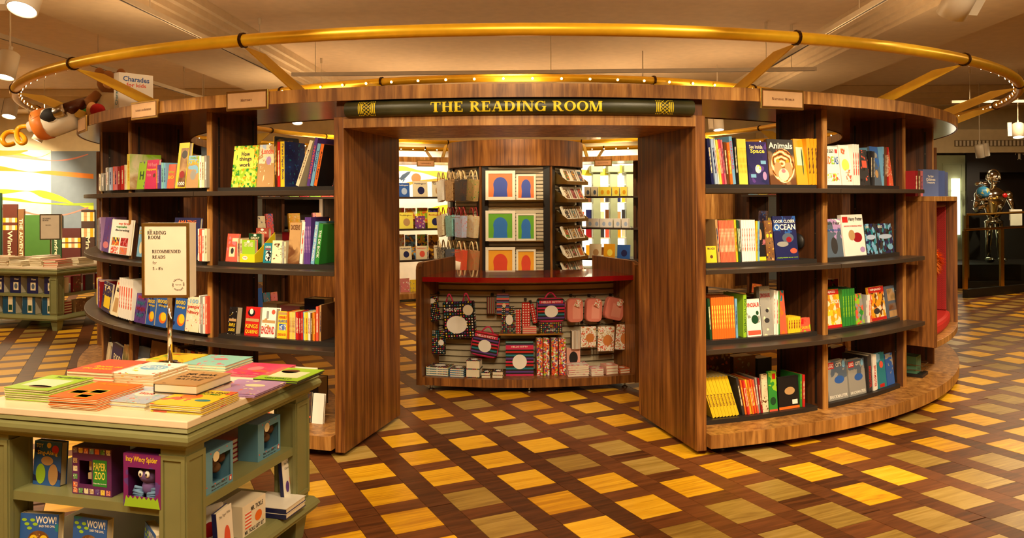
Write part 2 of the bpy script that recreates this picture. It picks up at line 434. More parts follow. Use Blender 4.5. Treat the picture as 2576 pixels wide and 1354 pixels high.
GL = {
 'A': (0.98, _d(.14, 0, .46, 1, t_) + _d(.80, 0, .50, 1, T_) + _h(.22, .72, .27, t_) + _s(.14, 0, .3) + _s(.8, 0, .42)),
 'B': (0.82, _v(.2, T_) + _s(.2, 0) + _s(.2, 1) + _a(.38, .75, .32, .25, T_ * .9, t_, -90, 90) + _a(.38, .27, .38, .27, T_, t_, -90, 90) + _h(.2, .4, 0, t_) + _h(.2, .4, .46, t_) + _h(.2, .4, .91, t_)),
 'C': (0.9, _a(.5, .5, .48, .5, T_, t_, 45, 315, 22) + _v(.84, .07, .66, .98)),
 'D': (0.95, _v(.2, T_) + _s(.2, 0) + _s(.2, 1) + _a(.42, .5, .5, .5, T_, t_, -90, 90, 18) + _h(.2, .44, 0, t_) + _h(.2, .44, .91, t_)),
 'E': (0.8, _v(.2, T_) + _h(0, .74, 0, t_) + _h(0, .72, .91, t_) + _h(.2, .55, .46, t_) + _v(.71, .07, 0, .28) + _v(.69, .07, .74, 1) + _v(.53, .06, .34, .64)),
 'F': (0.76, _v(.2, T_) + _s(.2, 0) + _h(0, .72, .91, t_) + _h(.2, .55, .46, t_) + _v(.69, .07, .74, 1) + _v(.53, .06, .34, .64)),
 'G': (0.95, _a(.5, .5, .48, .5, T_, t_, 45, 330, 22) + _v(.82, .2, .02, .46) + _h(.62, .98, .42, .07) + _v(.86, .06, .68, .98)),
 'H': (1.0, _v(.22, T_) + _v(.78, T_) + _h(.2, .8, .46, t_) + _s(.22, 0) + _s(.22, 1) + _s(.78, 0) + _s(.78, 1)),
 'I': (0.44, _v(.22, T_) + _s(.22, 0) + _s(.22, 1)),
 'J': (0.6, _v(.38, T_, .15, 1) + _s(.38, 1) + _a(.25, .2, .245, .2, .2, t_, 180, 360)),
 'K': (0.92, _v(.2, T_) + _s(.2, 0) + _s(.2, 1) + _d(.3, .45, .74, 1, t_) + _d(.76, 0, .42, .6, T_) + _s(.78, 0, .34) + _s(.74, 1, .3)),
 'L': (0.74, _v(.2, T_) + _s(.2, 1) + _h(0, .7, 0, t_) + _v(.67, .07, 0, .3)),
 'M': (1.14, _v(.14, t_) + _v(.98, T_) + _d(.56, 0, .22, 1, T_ * .95) + _d(.56, 0, .9, 1, t_) + _s(.14, 0, .28) + _s(.98, 0, .36) + _s(.14, 1, .28) + _s(.98, 1, .34)),
 'N': (1.0, _v(.16, t_) + _v(.84, t_) + _d(.8, 0, .2, 1, T_ * 1.05) + _s(.16, 0, .3) + _s(.14, 1, .28) + _s(.84, 1, .3)),
 'O': (1.0, _a(.5, .5, .49, .5, T_, t_, 0, 360, 28)),
 'P': (0.8, _v(.2, T_) + _s(.2, 0) + _s(.2, 1) + _a(.38, .72, .38, .28, T_, t_, -90, 90) + _h(.2, .4, .44, t_) + _h(.2, .4, .91, t_)),
 'Q': (1.0, _a(.5, .5, .49, .5, T_, t_, 0, 360, 28) + _d(.85, -.1, .55, .25, .14)),
 'R': (0.92, _v(.2, T_) + _s(.2, 0) + _s(.2, 1) + _a(.38, .74, .36, .26, T_, t_, -90, 90) + _h(.2, .4, .48, t_) + _h(.2, .4, .91, t_) + _d(.76, 0, .44, .5, T_) + _s(.8, 0, .28)),
 'S': (0.76, _a(.38, .73, .32, .27, T_ * .8, t_, 30, 270, 14) + _a(.38, .27, .34, .27, T_ * .8, t_, -150, 90, 14) + _v(.66, .06, .72, .98) + _v(.08, .06, .02, .3)),
 'T': (0.88, _v(.44, T_) + _s(.44, 0) + _h(.02, .86, .91, t_) + _v(.05, .07, .68, 1) + _v(.83, .07, .68, 1)),
 'U': (0.98, _v(.22, T_, .3, 1) + _v(.8, t_, .3, 1) + _s(.22, 1) + _s(.8, 1, .3) + _a(.48, .32, .37, .32, T_ * .9, t_, 180, 360)),
 'V': (0.94, _d(.5, 0, .2, 1, T_) + _d(.5, 0, .8, 1, t_) + _s(.2, 1) + _s(.8, 1, .3)),
 'W': (1.34, _d(.42, 0, .18, 1, T_ * .9) + _d(.44, 0, .68, 1, t_) + _d(.9, 0, .66, 1, T_ * .9) + _d(.92, 0, 1.16, 1, t_) + _s(.18, 1, .34) + _s(.66, 1, .3) + _s(1.16, 1, .28)),
 'X': (0.92, _d(.74, 0, .2, 1, T_) + _d(.18, 0, .74, 1, t_) + _s(.18, 0, .3) + _s(.74, 0) + _s(.2, 1) + _s(.74, 1, .3)),
 'Y': (0.9, _v(.46, T_, 0, .48) + _d(.46, .4, .18, 1, T_ * .9) + _d(.46, .4, .76, 1, t_) + _s(.46, 0) + _s(.18, 1, .34) + _s(.76, 1, .28)),
 'Z': (0.82, _h(.06, .76, .91, t_) + _h(.04, .78, 0, t_) + _d(.16, 0, .64, 1, T_) + _v(.09, .07, .72, 1) + _v(.75, .07, 0, .3)),
}
def serif_polys(text, gap=0.05, space=0.42, small=0.78):
    """polygons of a line in unit capitals; lower-case letters come out as small capitals"""
    x = 0.0; out = []
    for ch in text:
        if ch == ' ': x += space; continue
        w, ps = GL[ch.upper()]; s = small if ch.islower() else 1.0
        out += [[(x + px * s, py * s) for px, py in p] for p in ps]; x += w * s + gap
    return out, x - gap
def serif_mesh(text, width, height, mat, depth=0.0012, name='lettering'):
    """flat lettering in the local XZ plane facing -Y, centred"""
    ps, w = serif_polys(text); mb = MB(); sx = width / w
    for p in ps:
        vs = [Vector(((x * sx - width / 2), -depth, y * height - height / 2)) for x, y in p]
        mb.add(vs, [tuple(range(len(p)))])
    return mb.mesh(name, mat)
TEXTS = []
def text(parent, s, x, z, w, h, mat, y=-0.001, rot=0.0, bold=0.02, name='lettering', M=None):
    """printed type in the parent's local XZ plane facing -Y, fitted into w by h round x, z"""
    cu = bpy.data.curves.new(name, 'FONT'); cu.body = s; cu.align_x = 'CENTER'; cu.align_y = 'CENTER'
    cu.offset = bold; cu.resolution_u = 2
    cu.space_line = 0.82
    cu.materials.append(mat)
    o = bpy.data.objects.new(name, cu); col.objects.link(o)
    TEXTS.append((o, parent, x, y, z, w, h, rot, M))
    return o
def finish_texts():
    bpy.context.view_layer.update()
    dg = bpy.context.evaluated_depsgraph_get()
    for o, parent, x, y, z, w, h, rot, M in TEXTS:
        me = bpy.data.meshes.new_from_object(o.evaluated_get(dg))
        vs = [v.co for v in me.vertices]
        if not vs: continue
        x0, x1 = min(v.x for v in vs), max(v.x for v in vs); y0, y1 = min(v.y for v in vs), max(v.y for v in vs)
        S = Matrix.Diagonal((w / max(x1 - x0, 1e-4), h / max(y1 - y0, 1e-4), 1, 1)) @ Matrix.Translation((-(x0 + x1) / 2, -(y0 + y1) / 2, 0))
        me.transform(Matrix.Translation((x, y, z)) @ Matrix.Rotation(R(90), 4, 'X') @ Matrix.Rotation(rot, 4, 'Z') @ S)
        if M is not None: me.transform(M)
        n = bpy.data.objects.new(o.name, me); col.objects.link(n); n.parent = parent
        bpy.data.objects.remove(o)
# ------------------------------------------------------------------ round bookcase: canopy, portals, quadrants, rails
JA = 14.2                       # half angle of a portal
Z_SHELF = (1.675, 1.160, 0.655)
Z_PL = 0.135
canopy = empty('canopy_ring', (XC, YC, 2.227), label='round walnut canopy ring on top of the curved bookcases', cat='canopy')
def under(o, parent):            # parent that keeps world coordinates baked in the mesh
    o.parent = parent; o.matrix_parent_inverse = Matrix.Translation(parent.location).inverted() if parent.rotation_euler.z == 0 else parent.matrix_basis.inverted(); return o
under(MB().arc(3.56, 4.525, 0, 360, 2.231, 2.306, 180).build('soffit', WALNUT_GLOSS), canopy)
under(smooth_by_angle(MB().arc(4.5253, 4.537, 0, 360, 2.227, 2.309, 180).build('fascia', WALNUT_LIGHT)), canopy)
under(smooth_by_angle(MB().arc(3.549, 3.5597, 0, 360, 2.227, 2.309, 120).build('inner_fascia', WALNUT_LIGHT)), canopy)

PNAME = {0: 'walnut portal over the main opening, under the green lettered sign', 90: 'walnut portal at the right of the ring, past the red seat',
         -90: 'walnut portal at the left end of the ring bookcase', 180: 'walnut portal at the back of the ring behind the central kiosk'}
for c in (0, 90, -90, 180):
    e = empty('walnut_portal', pol(4.04, c, 0), label=PNAME[c], cat='portal')
    for s in (-1, 1):
        a0, a1 = sorted((c + s * JA, c + s * (JA + 0.86)))
        mb = MB()
        vs = []
        for z in (0.025, 2.131):
            for r in (3.585, 4.492):
                for a in (a0, a1): vs.append(pol(r, a, z))
        mb.hexa(vs)
        under(mb.build('jamb', WALNUT, bevel=0.004), e)
    under(smooth_by_angle(MB().arc(3.585, 4.492, c - JA, c + JA, 2.062, 2.131, 30).build('lintel', WALNUT_LIGHT)), e)
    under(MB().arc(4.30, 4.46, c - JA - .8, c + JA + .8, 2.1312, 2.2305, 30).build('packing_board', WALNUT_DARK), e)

# sign shaped like a book spine
sign = empty('portal_sign', pol(4.5, 0, 2.12), label='dark green book-spine sign lettered THE READING ROOM in yellow', cat='sign')
ZS0, ZS1 = 2.124, 2.222
def sign_r(z, lift=0.0):
    t = (z - (ZS0 + ZS1) / 2) / ((ZS1 - ZS0) / 2); t = max(-1, min(1, t))
    return 4.497 + 0.052 * (1 - abs(t) ** 2.6) ** 0.5 + lift
def leather():
    m, N, L, P = new_mat('green_leather')
    tc = N.new('ShaderNodeTexCoord'); n1 = N.new('ShaderNodeTexNoise'); n1.inputs['Scale'].default_value = 5; n1.inputs['Detail'].default_value = 8
    L.new(tc.outputs['Object'], n1.inputs['Vector'])
    r = ramp(N, [(0.3, srgb(34, 36, 20)), (0.7, srgb(66, 66, 38))]); L.new(n1.outputs['Fac'], r.inputs[0]); L.new(r.outputs[0], P.inputs['Base Color'])
    P.inputs['Roughness'].default_value = 0.38
    n2 = N.new('ShaderNodeTexVoronoi'); n2.inputs['Scale'].default_value = 240; L.new(tc.outputs['Object'], n2.inputs['Vector'])
    b = N.new('ShaderNodeBump'); b.inputs['Strength'].default_value = 0.25; b.inputs['Distance'].default_value = 0.001
    L.new(n2.outputs['Distance'], b.inputs['Height']); L.new(b.outputs['Normal'], P.inputs['Normal'])
    return m
mb = MB(); NA, NZ = 60, 12
for k in range(NA + 1):
    a = -13.8 + 27.6 * k / NA
    for q in range(NZ + 1):
        z = (ZS0 + ZS1) / 2 - (ZS1 - ZS0) / 2 * math.cos(math.pi * q / NZ); mb.v.append(tuple(pol(sign_r(z), a, z)))
    mb.v.append(tuple(pol(4.47, a, ZS1))); mb.v.append(tuple(pol(4.47, a, ZS0)))
nn = NZ + 3
for k in range(NA):
    for q in range(nn): mb.f.append((k * nn + q, (k + 1) * nn + q, (k + 1) * nn + (q + 1) % nn, k * nn + (q + 1) % nn)); mb.m.append(0)
mb.f += [tuple(range(nn)), tuple(range(NA * nn, (NA + 1) * nn))]; mb.m += [0, 0]
under(smooth_by_angle(mb.build('spine', leather()), 50), sign)
YEL = plain((238, 214, 40), 0.45)
def on_sign(polys, a_of, z_of, lift=0.0016, name='lettering'):
    mb = MB()
    for p in polys:
        # split tall quads so that they follow the curve of the spine
        n = len(p)
        if n == 4:
            for k in range(6):
                t0, t1 = k / 6, (k + 1) / 6
                def lerp(i, j, t): return (p[i][0] + (p[j][0] - p[i][0]) * t, p[i][1] + (p[j][1] - p[i][1]) * t)
                qd = [lerp(0, 3, t0), lerp(1, 2, t0), lerp(1, 2, t1), lerp(0, 3, t1)]
                mb.add([pol(sign_r(z_of(y), lift), a_of(x), z_of(y)) for x, y in qd], [(0, 1, 2, 3)])
    return under(mb.build(name, YEL), sign)
ps, w = serif_polys('THE READING ROOM', gap=0.06, space=0.5)
aL, _, _ = on_ring(1083, 265, 4.545); aR, _, _ = on_ring(1515, 265, 4.545)
on_sign(ps, lambda x: aL + (aR - aL) * x / w, lambda y: 2.141 + 0.062 * y, name='lettering')
for x0, x1 in ((901, 943), (1651, 1694)):
    b0, _, _ = on_ring(x0, 265, 4.545); b1, _, _ = on_ring(x1, 265, 4.545)
    orn = []
    for u in (0.02, 0.12, 0.22, 0.78, 0.88, 0.98): orn += _v(u, 0.055, 0, 1)
    for k in range(-3, 5):
        for sg in (1, -1):
            y0 = k * 0.25; pts = [(0.26, y0), (0.74, y0 + sg * 0.5)]
            (xa, ya), (xb, yb) = pts
            # clip to the band
            cl = []
            def cut(ya, yb, xa, xb, lim): return xa + (xb - xa) * (lim - ya) / (yb - ya)
            for lim in (0.0, 1.0): pass
            x_lo, y_lo, x_hi, y_hi = (xa, ya, xb, yb) if ya < yb else (xb, yb, xa, ya)
            if y_hi <= 0 or y_lo >= 1: continue
            if y_lo < 0: x_lo = cut(y_lo, y_hi, x_lo, x_hi, 0.0); y_lo = 0.0
            if y_hi > 1: x_hi = cut(y_lo, y_hi, x_lo, x_hi, 1.0); y_hi = 1.0
            orn += [[(x_lo - .022, y_lo), (x_lo + .022, y_lo), (x_hi + .022, y_hi), (x_hi - .022, y_hi)]]
    on_sign(orn, lambda u, b0=b0, b1=b1: b0 + (b1 - b0) * u, lambda y: ZS0 + 0.006 + (ZS1 - ZS0 - 0.012) * y, 0.0013, 'ornament_band')

# bookcase quadrants
QLAB = {1: 'walnut curved bookcase under the Natural World plaque', -1: 'walnut curved bookcase behind the green table, under the History plaque',
        2: 'walnut curved bookcase at the back right of the ring', -2: 'walnut curved bookcase at the back left of the ring'}
SHELVES = {}
for q in (1, -1, 2, -2):
    sg = 1 if q > 0 else -1
    def A(a, q=q, sg=sg): return sg * (a if abs(q) == 1 else 180 - a)
    case = empty('curved_bookcase', pol(4.05, A(45), 0), label=QLAB[q], cat='bookcase')
    lo, hi = sorted((A(15.1), A(74.9)))
    under(smooth_by_angle(MB().arc(3.60, 4.54, lo, hi, 0.05, Z_PL, 40).build('plinth', WALNUT_LIGHT)), case)
    for a in (17, 31, 45, 59, 73):
        for r in (3.75, 4.42):
            p = pol(r, A(a), 0)
            under(MB().lathe([(0.022, 0.0), (0.022, 0.008), (0.007, 0.012), (0.007, 0.051)], 10, Matrix.Translation(p)).build('foot', STEEL), case)
    ups = (29.4, 44.0, 58.4) if q != -1 else (29.9, 44.6, 58.4)
    for a in ups:
        d = math.degrees(0.0225 / 4.2)
        vs = [pol(r, A(a) + s * d, z) for z in (Z_PL, 2.230) for r in (3.935, 4.340) for s in (-1, 1)]
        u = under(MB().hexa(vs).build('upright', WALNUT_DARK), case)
        vs = [pol(r, A(a) + s * d, z) for z in (Z_PL, 2.230) for r in (4.340, 4.350) for s in (-1, 1)]
        o = MB().hexa(vs).build('edging', WALNUT_LIGHT); o.parent = u
        for s in (-1, 1):
            for r in (3.975, 4.285):
                t = s * d; t2 = s * (d + math.degrees(0.0016 / 4.2)); w_ = 0.008
                vs = [pol(rr, A(a) + tt, z) for z in (Z_PL + .03, 2.2) for rr in (r - w_, r + w_) for tt in (t, t2)]
                o = MB().hexa(vs).build('slotted_standard', BLACK); o.parent = u
                if s * sg * (1 if abs(q) == 1 else -1) < 0 and abs(q) == 1:
                    mbs = MB(); z = 0.4
                    while z < 2.1:
                        t3 = s * (d + math.degrees(0.0022 / 4.2))
                        mbs.hexa([pol(rr, A(a) + tt, zz) for zz in (z, z + .006) for rr in (r - .004, r + .004) for tt in (t2, t3)]); z += 0.16
                    o = mbs.build('slot_pins', STEEL, kind='stuff'); o.parent = u
    bays = list(zip((15.1,) + ups, ups + (74.9,)))
    for bi, (a0, a1) in enumerate(bays):
        if (q == 1 and bi >= 2) or (q == 2 and bi == 2): continue
        for si, z in enumerate(Z_SHELF):
            x0, x1 = sorted((A(a0 + 0.05), A(a1 + (0.55 if (bi == 1 and q == 1) else 0) - 0.05)))
            s_ = under(MB().arc(3.80, 4.482, x0, x1, z - 0.030, z, 10).build('shelf', SHELF, bevel=0.002), case)
            SHELVES[(q, bi, si)] = s_
            if abs(q) == 1:
                t0, t1 = sorted((A(a0 + (.2 if bi == 0 else .55)), A(a1 - 0.9)))
                o = MB().arc(3.98, 4.335, t0, t1, z + 0.0005, z + 0.028, 8).build('tray', TRAY); o.parent = s_; 
    if q == 1:
        for bi, (a0, a1) in enumerate(bays[:2]):
            under(MB().arc(3.98, 4.335, a0 + (.2 if bi == 0 else .55), a1 - 0.9, Z_PL + 0.0005, Z_PL + 0.03, 8).build('tray', TRAY), case)

# seat alcove in the right-hand bookcase
alc = empty('seat_alcove', pol(4.2, 53.5, 0.44), label='walnut box seat with red padding built into the right of the ring', cat='seat')
A0, A1, Z0, Z1 = 45.6, 61.6, 0.44, 1.622
for nm, a, b in (('side_panel', A0, A0 + 0.55), ('side_panel', A1 - 0.55, A1)):
    under(MB().arc(3.94, 4.53, a, b, Z0, Z1 - 0.0405, 1).build(nm, WALNUT, bevel=0.003), alc)
under(MB().arc(3.90, 4.53, A0, A1, Z1 - 0.04, Z1, 10).build('top_board', WALNUT_LIGHT, bevel=0.003), alc)
under(MB().arc(3.94, 4.53, A0 + .56, A1 - .56, Z0, Z0 + 0.05, 10).build('bottom_board', WALNUT_LIGHT, bevel=0.003), alc)
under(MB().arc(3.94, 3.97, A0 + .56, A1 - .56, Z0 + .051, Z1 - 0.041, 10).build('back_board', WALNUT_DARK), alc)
def fabric(name, c1, c2):
    m, N, L, P = new_mat(name)
    tc = N.new('ShaderNodeTexCoord'); br = N.new('ShaderNodeTexBrick'); br.inputs['Scale'].default_value = 30
    mp = N.new('ShaderNodeMapping'); mp.inputs['Rotation'].default_value = (R(90), 0, 0); L.new(tc.outputs['Object'], mp.inputs['Vector']); L.new(mp.outputs['Vector'], br.inputs['Vector'])
    br.inputs['Color1'].default_value = srgb(*c1); br.inputs['Color2'].default_value = srgb(*c1); br.inputs['Mortar'].default_value = srgb(*c2); br.inputs['Mortar Size'].default_value = 0.03
    L.new(br.outputs['Color'], P.inputs['Base Color']); P.inputs['Roughness'].default_value = 0.85
    return m
REDF = fabric('red_woven_fabric', (172, 30, 26), (96, 14, 14)); REDL = plain((176, 34, 26), 0.55)
under(MB().arc(3.972, 4.03, A0 + .6, A1 - .6, 0.60, 1.55, 12).build('back_pad', REDF, bevel=0.015), alc)
under(MB().arc(4.035, 4.44, A1 - 1.25, A1 - .57, 0.60, 1.53, 1).build('side_pad', REDF, bevel=0.004), alc)
under(MB().arc(4.035, 4.44, A0 + .57, A0 + 1.25, 0.60, 1.53, 1).build('side_pad', REDF, bevel=0.004), alc)
under(MB().arc(3.975, 4.47, A0 + .6, A1 - .6, 0.4915, 0.595, 14).build('seat_cushion', REDL, bevel=0.03), alc)
under(MB().tube([pol(4.42, A0 + .7 + k * (A1 - A0 - 1.4) / 8, 1.553) for k in range(9)], 0.025, 8).build('head_roll', plain((110, 40, 26), 0.6), smooth=True), alc)
# wooden backs seen through the gaps in the back bookcases
e = empty('seat_alcove', pol(4.2, 129, 0.44), label='walnut seat box back in the right rear bookcase', cat='seat')
under(MB().arc(3.86, 3.90, 124.6, 134.4, 0.30, 1.72, 12).build('back_board', WALNUT_LIGHT), e)
under(MB().arc(3.86, 4.53, 124.6, 134.4, 1.7205, 1.76, 12).build('top_board', WALNUT_LIGHT), e)
under(MB().arc(3.9005, 4.53, 124.6, 134.4, 0.30, 0.34, 12).build('bottom_board', WALNUT_LIGHT), e)
under(MB().arc(3.9005, 4.50, 124.6, 125.2, 0.3405, 1.72, 1).build('side_panel', WALNUT_DARK), e)
e = empty('base_cupboard', pol(4.2, -127, 0.14), label='low walnut cupboard in the left rear bookcase', cat='cupboard')
under(MB().arc(3.86, 3.90, -134.4, -122.4, 0.1355, 0.60, 12).build('door_panel', WALNUT), e)
under(MB().arc(3.9005, 4.45, -134.4, -122.4, 0.1355, 0.60, 12).build('carcass', WALNUT_DARK), e)
e = empty('display_backing', pol(4.3, -126, 1.19), label='dark backing panel in the left rear bookcase above the middle shelf', cat='panel')
under(MB().arc(4.26, 4.29, -134.2, -122.6, 1.19, 1.64, 12).build('board', plain((40, 28, 18), .6)), e)

# gold lighting rails on flat arms
GOLDP = gold('gold_satin_paint', (228, 182, 40), 0.4, 0.15)
BULB = plain((255, 238, 190), 0.4, emit=7.0)
RAIL_Z = 2.534
def rail(r, rad, arm_base, nb, label):
    e = empty('gold_lighting_rail', (XC, YC, RAIL_Z), label=label, cat='lighting rail')
    under(MB().tube([pol(r, 360 * k / 160, RAIL_Z) for k in range(160)], rad, 12, closed=True).build('rail_tube', GOLD, smooth=True), e)
    col_me = None
    for a in (18.6, 36.6, 54.6, 73.4):
        for s in (1, -1):
            for back in (0, 1):
                an = s * (a if not back else 180 - a)
                t = Vector((math.cos(R(an)), math.sin(R(an)), 0))
                c = pol(r, an, RAIL_Z)
                ring = [c + t * (k * 0.008) for k in (-1, 1)]
                under(MB().tube(ring, rad + 0.009, 14).build('collar', plain((60, 34, 12), 0.35, 0.8), smooth=False), e)
                sg_ = 1 if arm_base < r else -1; zr = RAIL_Z - rad + 0.004; w_ = 0.2 * sg_
                # flat upright blade running down from the collar to the canopy
                t2 = t * 0.006; b0 = arm_base + 0.08 * sg_
                vs = [v + w for w in (-t2, t2) for v in (pol(r, an, zr), pol(r - w_, an, zr - .012), pol(b0, an, 2.3098), pol(b0 - w_, an, 2.3098))]
                under(MB().add(vs, [(0, 1, 3, 2), (4, 6, 7, 5), (0, 4, 5, 1), (1, 5, 7, 3), (3, 7, 6, 2), (2, 6, 4, 0)]).build('arm', GOLDP), e)
    house = MB().lathe([(0.011, -0.014), (0.014, -0.014), (0.014, 0.004)], 8).mesh('bulb_holder', GOLD)
    lamp = MB().lathe([(0.009, -0.0145), (0.009, -0.017), (0.005, -0.019)], 8).mesh('bulb', BULB)
    tilt = 1 if arm_base < r else -1
    for k in range(nb):
        a = 360 * (k + .5) / nb
        t = R(74) * tilt                                     # the small lamps aim at the shelves
        M = Matrix.Translation(pol(r, a, RAIL_Z) - e.location) @ Matrix.Rotation(R(a), 4, 'Z') @ Matrix.Rotation(t, 4, 'X') @ Matrix.Translation((0, 0, -rad + .004))
        b = link('bulb_holder', house, e, M=M)
        link('bulb', lamp, b)
    return e
rail(5.0, 0.036, 4.44, 144, 'outer gold ring rail with small bulbs above the canopy')
rail(3.32, 0.030, 3.66, 96, 'inner gold ring rail with small bulbs inside the canopy')
# ------------------------------------------------------------------ books: printed covers and builders
COL = dict(yellow=(236, 200, 40), lemon=(240, 226, 90), gold=(226, 160, 30), orange=(232, 112, 36), red=(196, 34, 30), coral=(226, 90, 66),
           crimson=(150, 20, 30), pink=(232, 140, 150), magenta=(204, 42, 96), purple=(92, 60, 140), navy=(30, 34, 84), blue=(44, 92, 170),
           sky=(120, 176, 214), pale=(176, 196, 226), teal=(30, 124, 140), green=(50, 140, 54), lime=(152, 196, 44), forest=(28, 70, 40),
           brown=(104, 62, 32), tan=(186, 146, 96), cream=(232, 218, 180), white=(240, 236, 226), grey=(150, 148, 142), charcoal=(54, 52, 54),
           black=(24, 22, 24), slate=(84, 98, 116), lilac=(176, 140, 190), rose=(214, 120, 130), mint=(140, 200, 190))
def C(c): return COL[c] if isinstance(c, str) else c
def cover(kind, *cs, scale=14.0):
    """cover print: plain, blobs, cells, photo, dots, stripes, tiger, scene"""
    if kind == 'plain': return plain(C(cs[0]), 0.36)
    key = ('cover', kind, tuple(map(str, cs)), scale)
    if key in MATS: return MATS[key]
    m, N, L, P = new_mat('print_%s_%s' % (kind, '_'.join(str(c) for c in cs if isinstance(c, str))))
    P.inputs['Roughness'].default_value = 0.34
    tc = N.new('ShaderNodeTexCoord'); k = [srgb(*C(c)) for c in cs]
    oi = N.new('ShaderNodeObjectInfo')
    sh = N.new('ShaderNodeVectorMath'); sh.operation = 'SCALE'; sh.inputs[0].default_value = (3.1, 1.7, 2.3)
    L.new(oi.outputs['Random'], sh.inputs['Scale'])
    ad = N.new('ShaderNodeVectorMath'); ad.operation = 'ADD'; L.new(tc.outputs['Object'], ad.inputs[0]); L.new(sh.outputs[0], ad.inputs[1])
    vec = ad.outputs[0]
    if kind in ('blobs', 'cells'):
        dn = N.new('ShaderNodeTexNoise'); dn.inputs['Scale'].default_value = scale * 1.4; dn.inputs['Detail'].default_value = 3; L.new(vec, dn.inputs['Vector'])
        ds = N.new('ShaderNodeVectorMath'); ds.operation = 'SCALE'; ds.inputs['Scale'].default_value = 0.9 / scale; L.new(dn.outputs['Color'], ds.inputs[0])
        dv = N.new('ShaderNodeVectorMath'); dv.operation = 'ADD'; L.new(vec, dv.inputs[0]); L.new(ds.outputs[0], dv.inputs[1]); vec = dv.outputs[0]
    if kind == 'blobs':
        n = N.new('ShaderNodeTexNoise'); n.inputs['Scale'].default_value = scale * .5; n.inputs['Detail'].default_value = 2; L.new(vec, n.inputs['Vector'])
        far = tuple(k[0][j] * .72 + k[1][j] * .28 for j in range(3)) + (1,)
        bg = ramp(N, [(0.35, k[0]), (0.65, far)]); L.new(n.outputs['Fac'], bg.inputs[0])
        v = N.new('ShaderNodeTexVoronoi'); v.inputs['Scale'].default_value = scale * 2.4; L.new(vec, v.inputs['Vector'])
        sp = N.new('ShaderNodeSeparateColor'); L.new(v.outputs['Color'], sp.inputs[0])
        st = [(i / (len(k) - 1), c) for i, c in enumerate(k[1:])]
        r = ramp(N, st, 'CONSTANT'); L.new(sp.outputs[0], r.inputs[0])
        ml = N.new('ShaderNodeMath'); ml.operation = 'MULTIPLY'; ml.inputs[1].default_value = 0.5; L.new(sp.outputs[1], ml.inputs[0])
        lt = N.new('ShaderNodeMath'); lt.operation = 'LESS_THAN'; L.new(v.outputs['Distance'], lt.inputs[0]); L.new(ml.outputs[0], lt.inputs[1])
        mx = N.new('ShaderNodeMix'); mx.data_type = 'RGBA'; L.new(lt.outputs[0], mx.inputs[0]); L.new(bg.outputs[0], mx.inputs[6]); L.new(r.outputs[0], mx.inputs[7]); L.new(mx.outputs[2], P.inputs['Base Color'])
    elif kind == 'cells':
        v = N.new('ShaderNodeTexVoronoi'); v.inputs['Scale'].default_value = scale; L.new(vec, v.inputs['Vector'])
        sp = N.new('ShaderNodeSeparateColor'); L.new(v.outputs['Color'], sp.inputs[0])
        st = [(i / len(k), c) for i, c in enumerate(k)]
        r = ramp(N, st, 'CONSTANT'); L.new(sp.outputs[0], r.inputs[0]); L.new(r.outputs[0], P.inputs['Base Color'])
    elif kind in ('photo', 'scene'):
        sx = N.new('ShaderNodeSeparateXYZ'); L.new(tc.outputs['Object'], sx.inputs[0])
        n = N.new('ShaderNodeTexNoise'); n.inputs['Scale'].default_value = scale; n.inputs['Detail'].default_value = 6; n.inputs['Distortion'].default_value = 0.8; L.new(vec, n.inputs['Vector'])
        mu = N.new('ShaderNodeMath'); mu.operation = 'MULTIPLY_ADD'; mu.inputs[1].default_value = 3.0 if kind == 'photo' else 2.0; L.new(sx.outputs[2], mu.inputs[0])
        ms = N.new('ShaderNodeMath'); ms.operation = 'MULTIPLY_ADD'; ms.inputs[1].default_value = 1.6; ms.inputs[2].default_value = -0.8; L.new(n.outputs['Fac'], ms.inputs[0]); L.new(ms.outputs[0], mu.inputs[2])
        st = [(0.08 + 0.84 * i / max(1, len(k) - 1), c) for i, c in enumerate(k)]
        r = ramp(N, st, 'LINEAR' if kind == 'photo' else 'CONSTANT'); L.new(mu.outputs[0], r.inputs[0]); L.new(r.outputs[0], P.inputs['Base Color'])
    elif kind == 'dots':
        mp = N.new('ShaderNodeMapping'); mp.inputs['Scale'].default_value = (1, 0.0001, 1); L.new(tc.outputs['Object'], mp.inputs['Vector'])
        v = N.new('ShaderNodeTexVoronoi'); v.inputs['Scale'].default_value = scale; v.inputs['Randomness'].default_value = 0.0; L.new(mp.outputs['Vector'], v.inputs['Vector'])
        sp = N.new('ShaderNodeSeparateColor'); L.new(v.outputs['Color'], sp.inputs[0])
        st = [(i / (len(k) - 1), c) for i, c in enumerate(k[1:])]
        r = ramp(N, st, 'CONSTANT'); L.new(sp.outputs[0], r.inputs[0])
        lt = N.new('ShaderNodeMath'); lt.operation = 'LESS_THAN'; lt.inputs[1].default_value = 0.27; L.new(v.outputs['Distance'], lt.inputs[0])
        mx = N.new('ShaderNodeMix'); mx.data_type = 'RGBA'; mx.inputs[6].default_value = k[0]; L.new(lt.outputs[0], mx.inputs[0]); L.new(r.outputs[0], mx.inputs[7]); L.new(mx.outputs[2], P.inputs['Base Color'])
    elif kind in ('stripes', 'vstripes'):
        sx = N.new('ShaderNodeSeparateXYZ'); L.new(tc.outputs['Object'], sx.inputs[0])
        mu = N.new('ShaderNodeMath'); mu.operation = 'MULTIPLY'; mu.inputs[1].default_value = scale; L.new(sx.outputs[2 if kind == 'stripes' else 0], mu.inputs[0])
        fr = N.new('ShaderNodeMath'); fr.operation = 'FRACT'; L.new(mu.outputs[0], fr.inputs[0])
        st = [(i / len(k), c) for i, c in enumerate(k)]
        r = ramp(N, st, 'CONSTANT'); L.new(fr.outputs[0], r.inputs[0]); L.new(r.outputs[0], P.inputs['Base Color'])
    elif kind == 'tiger':
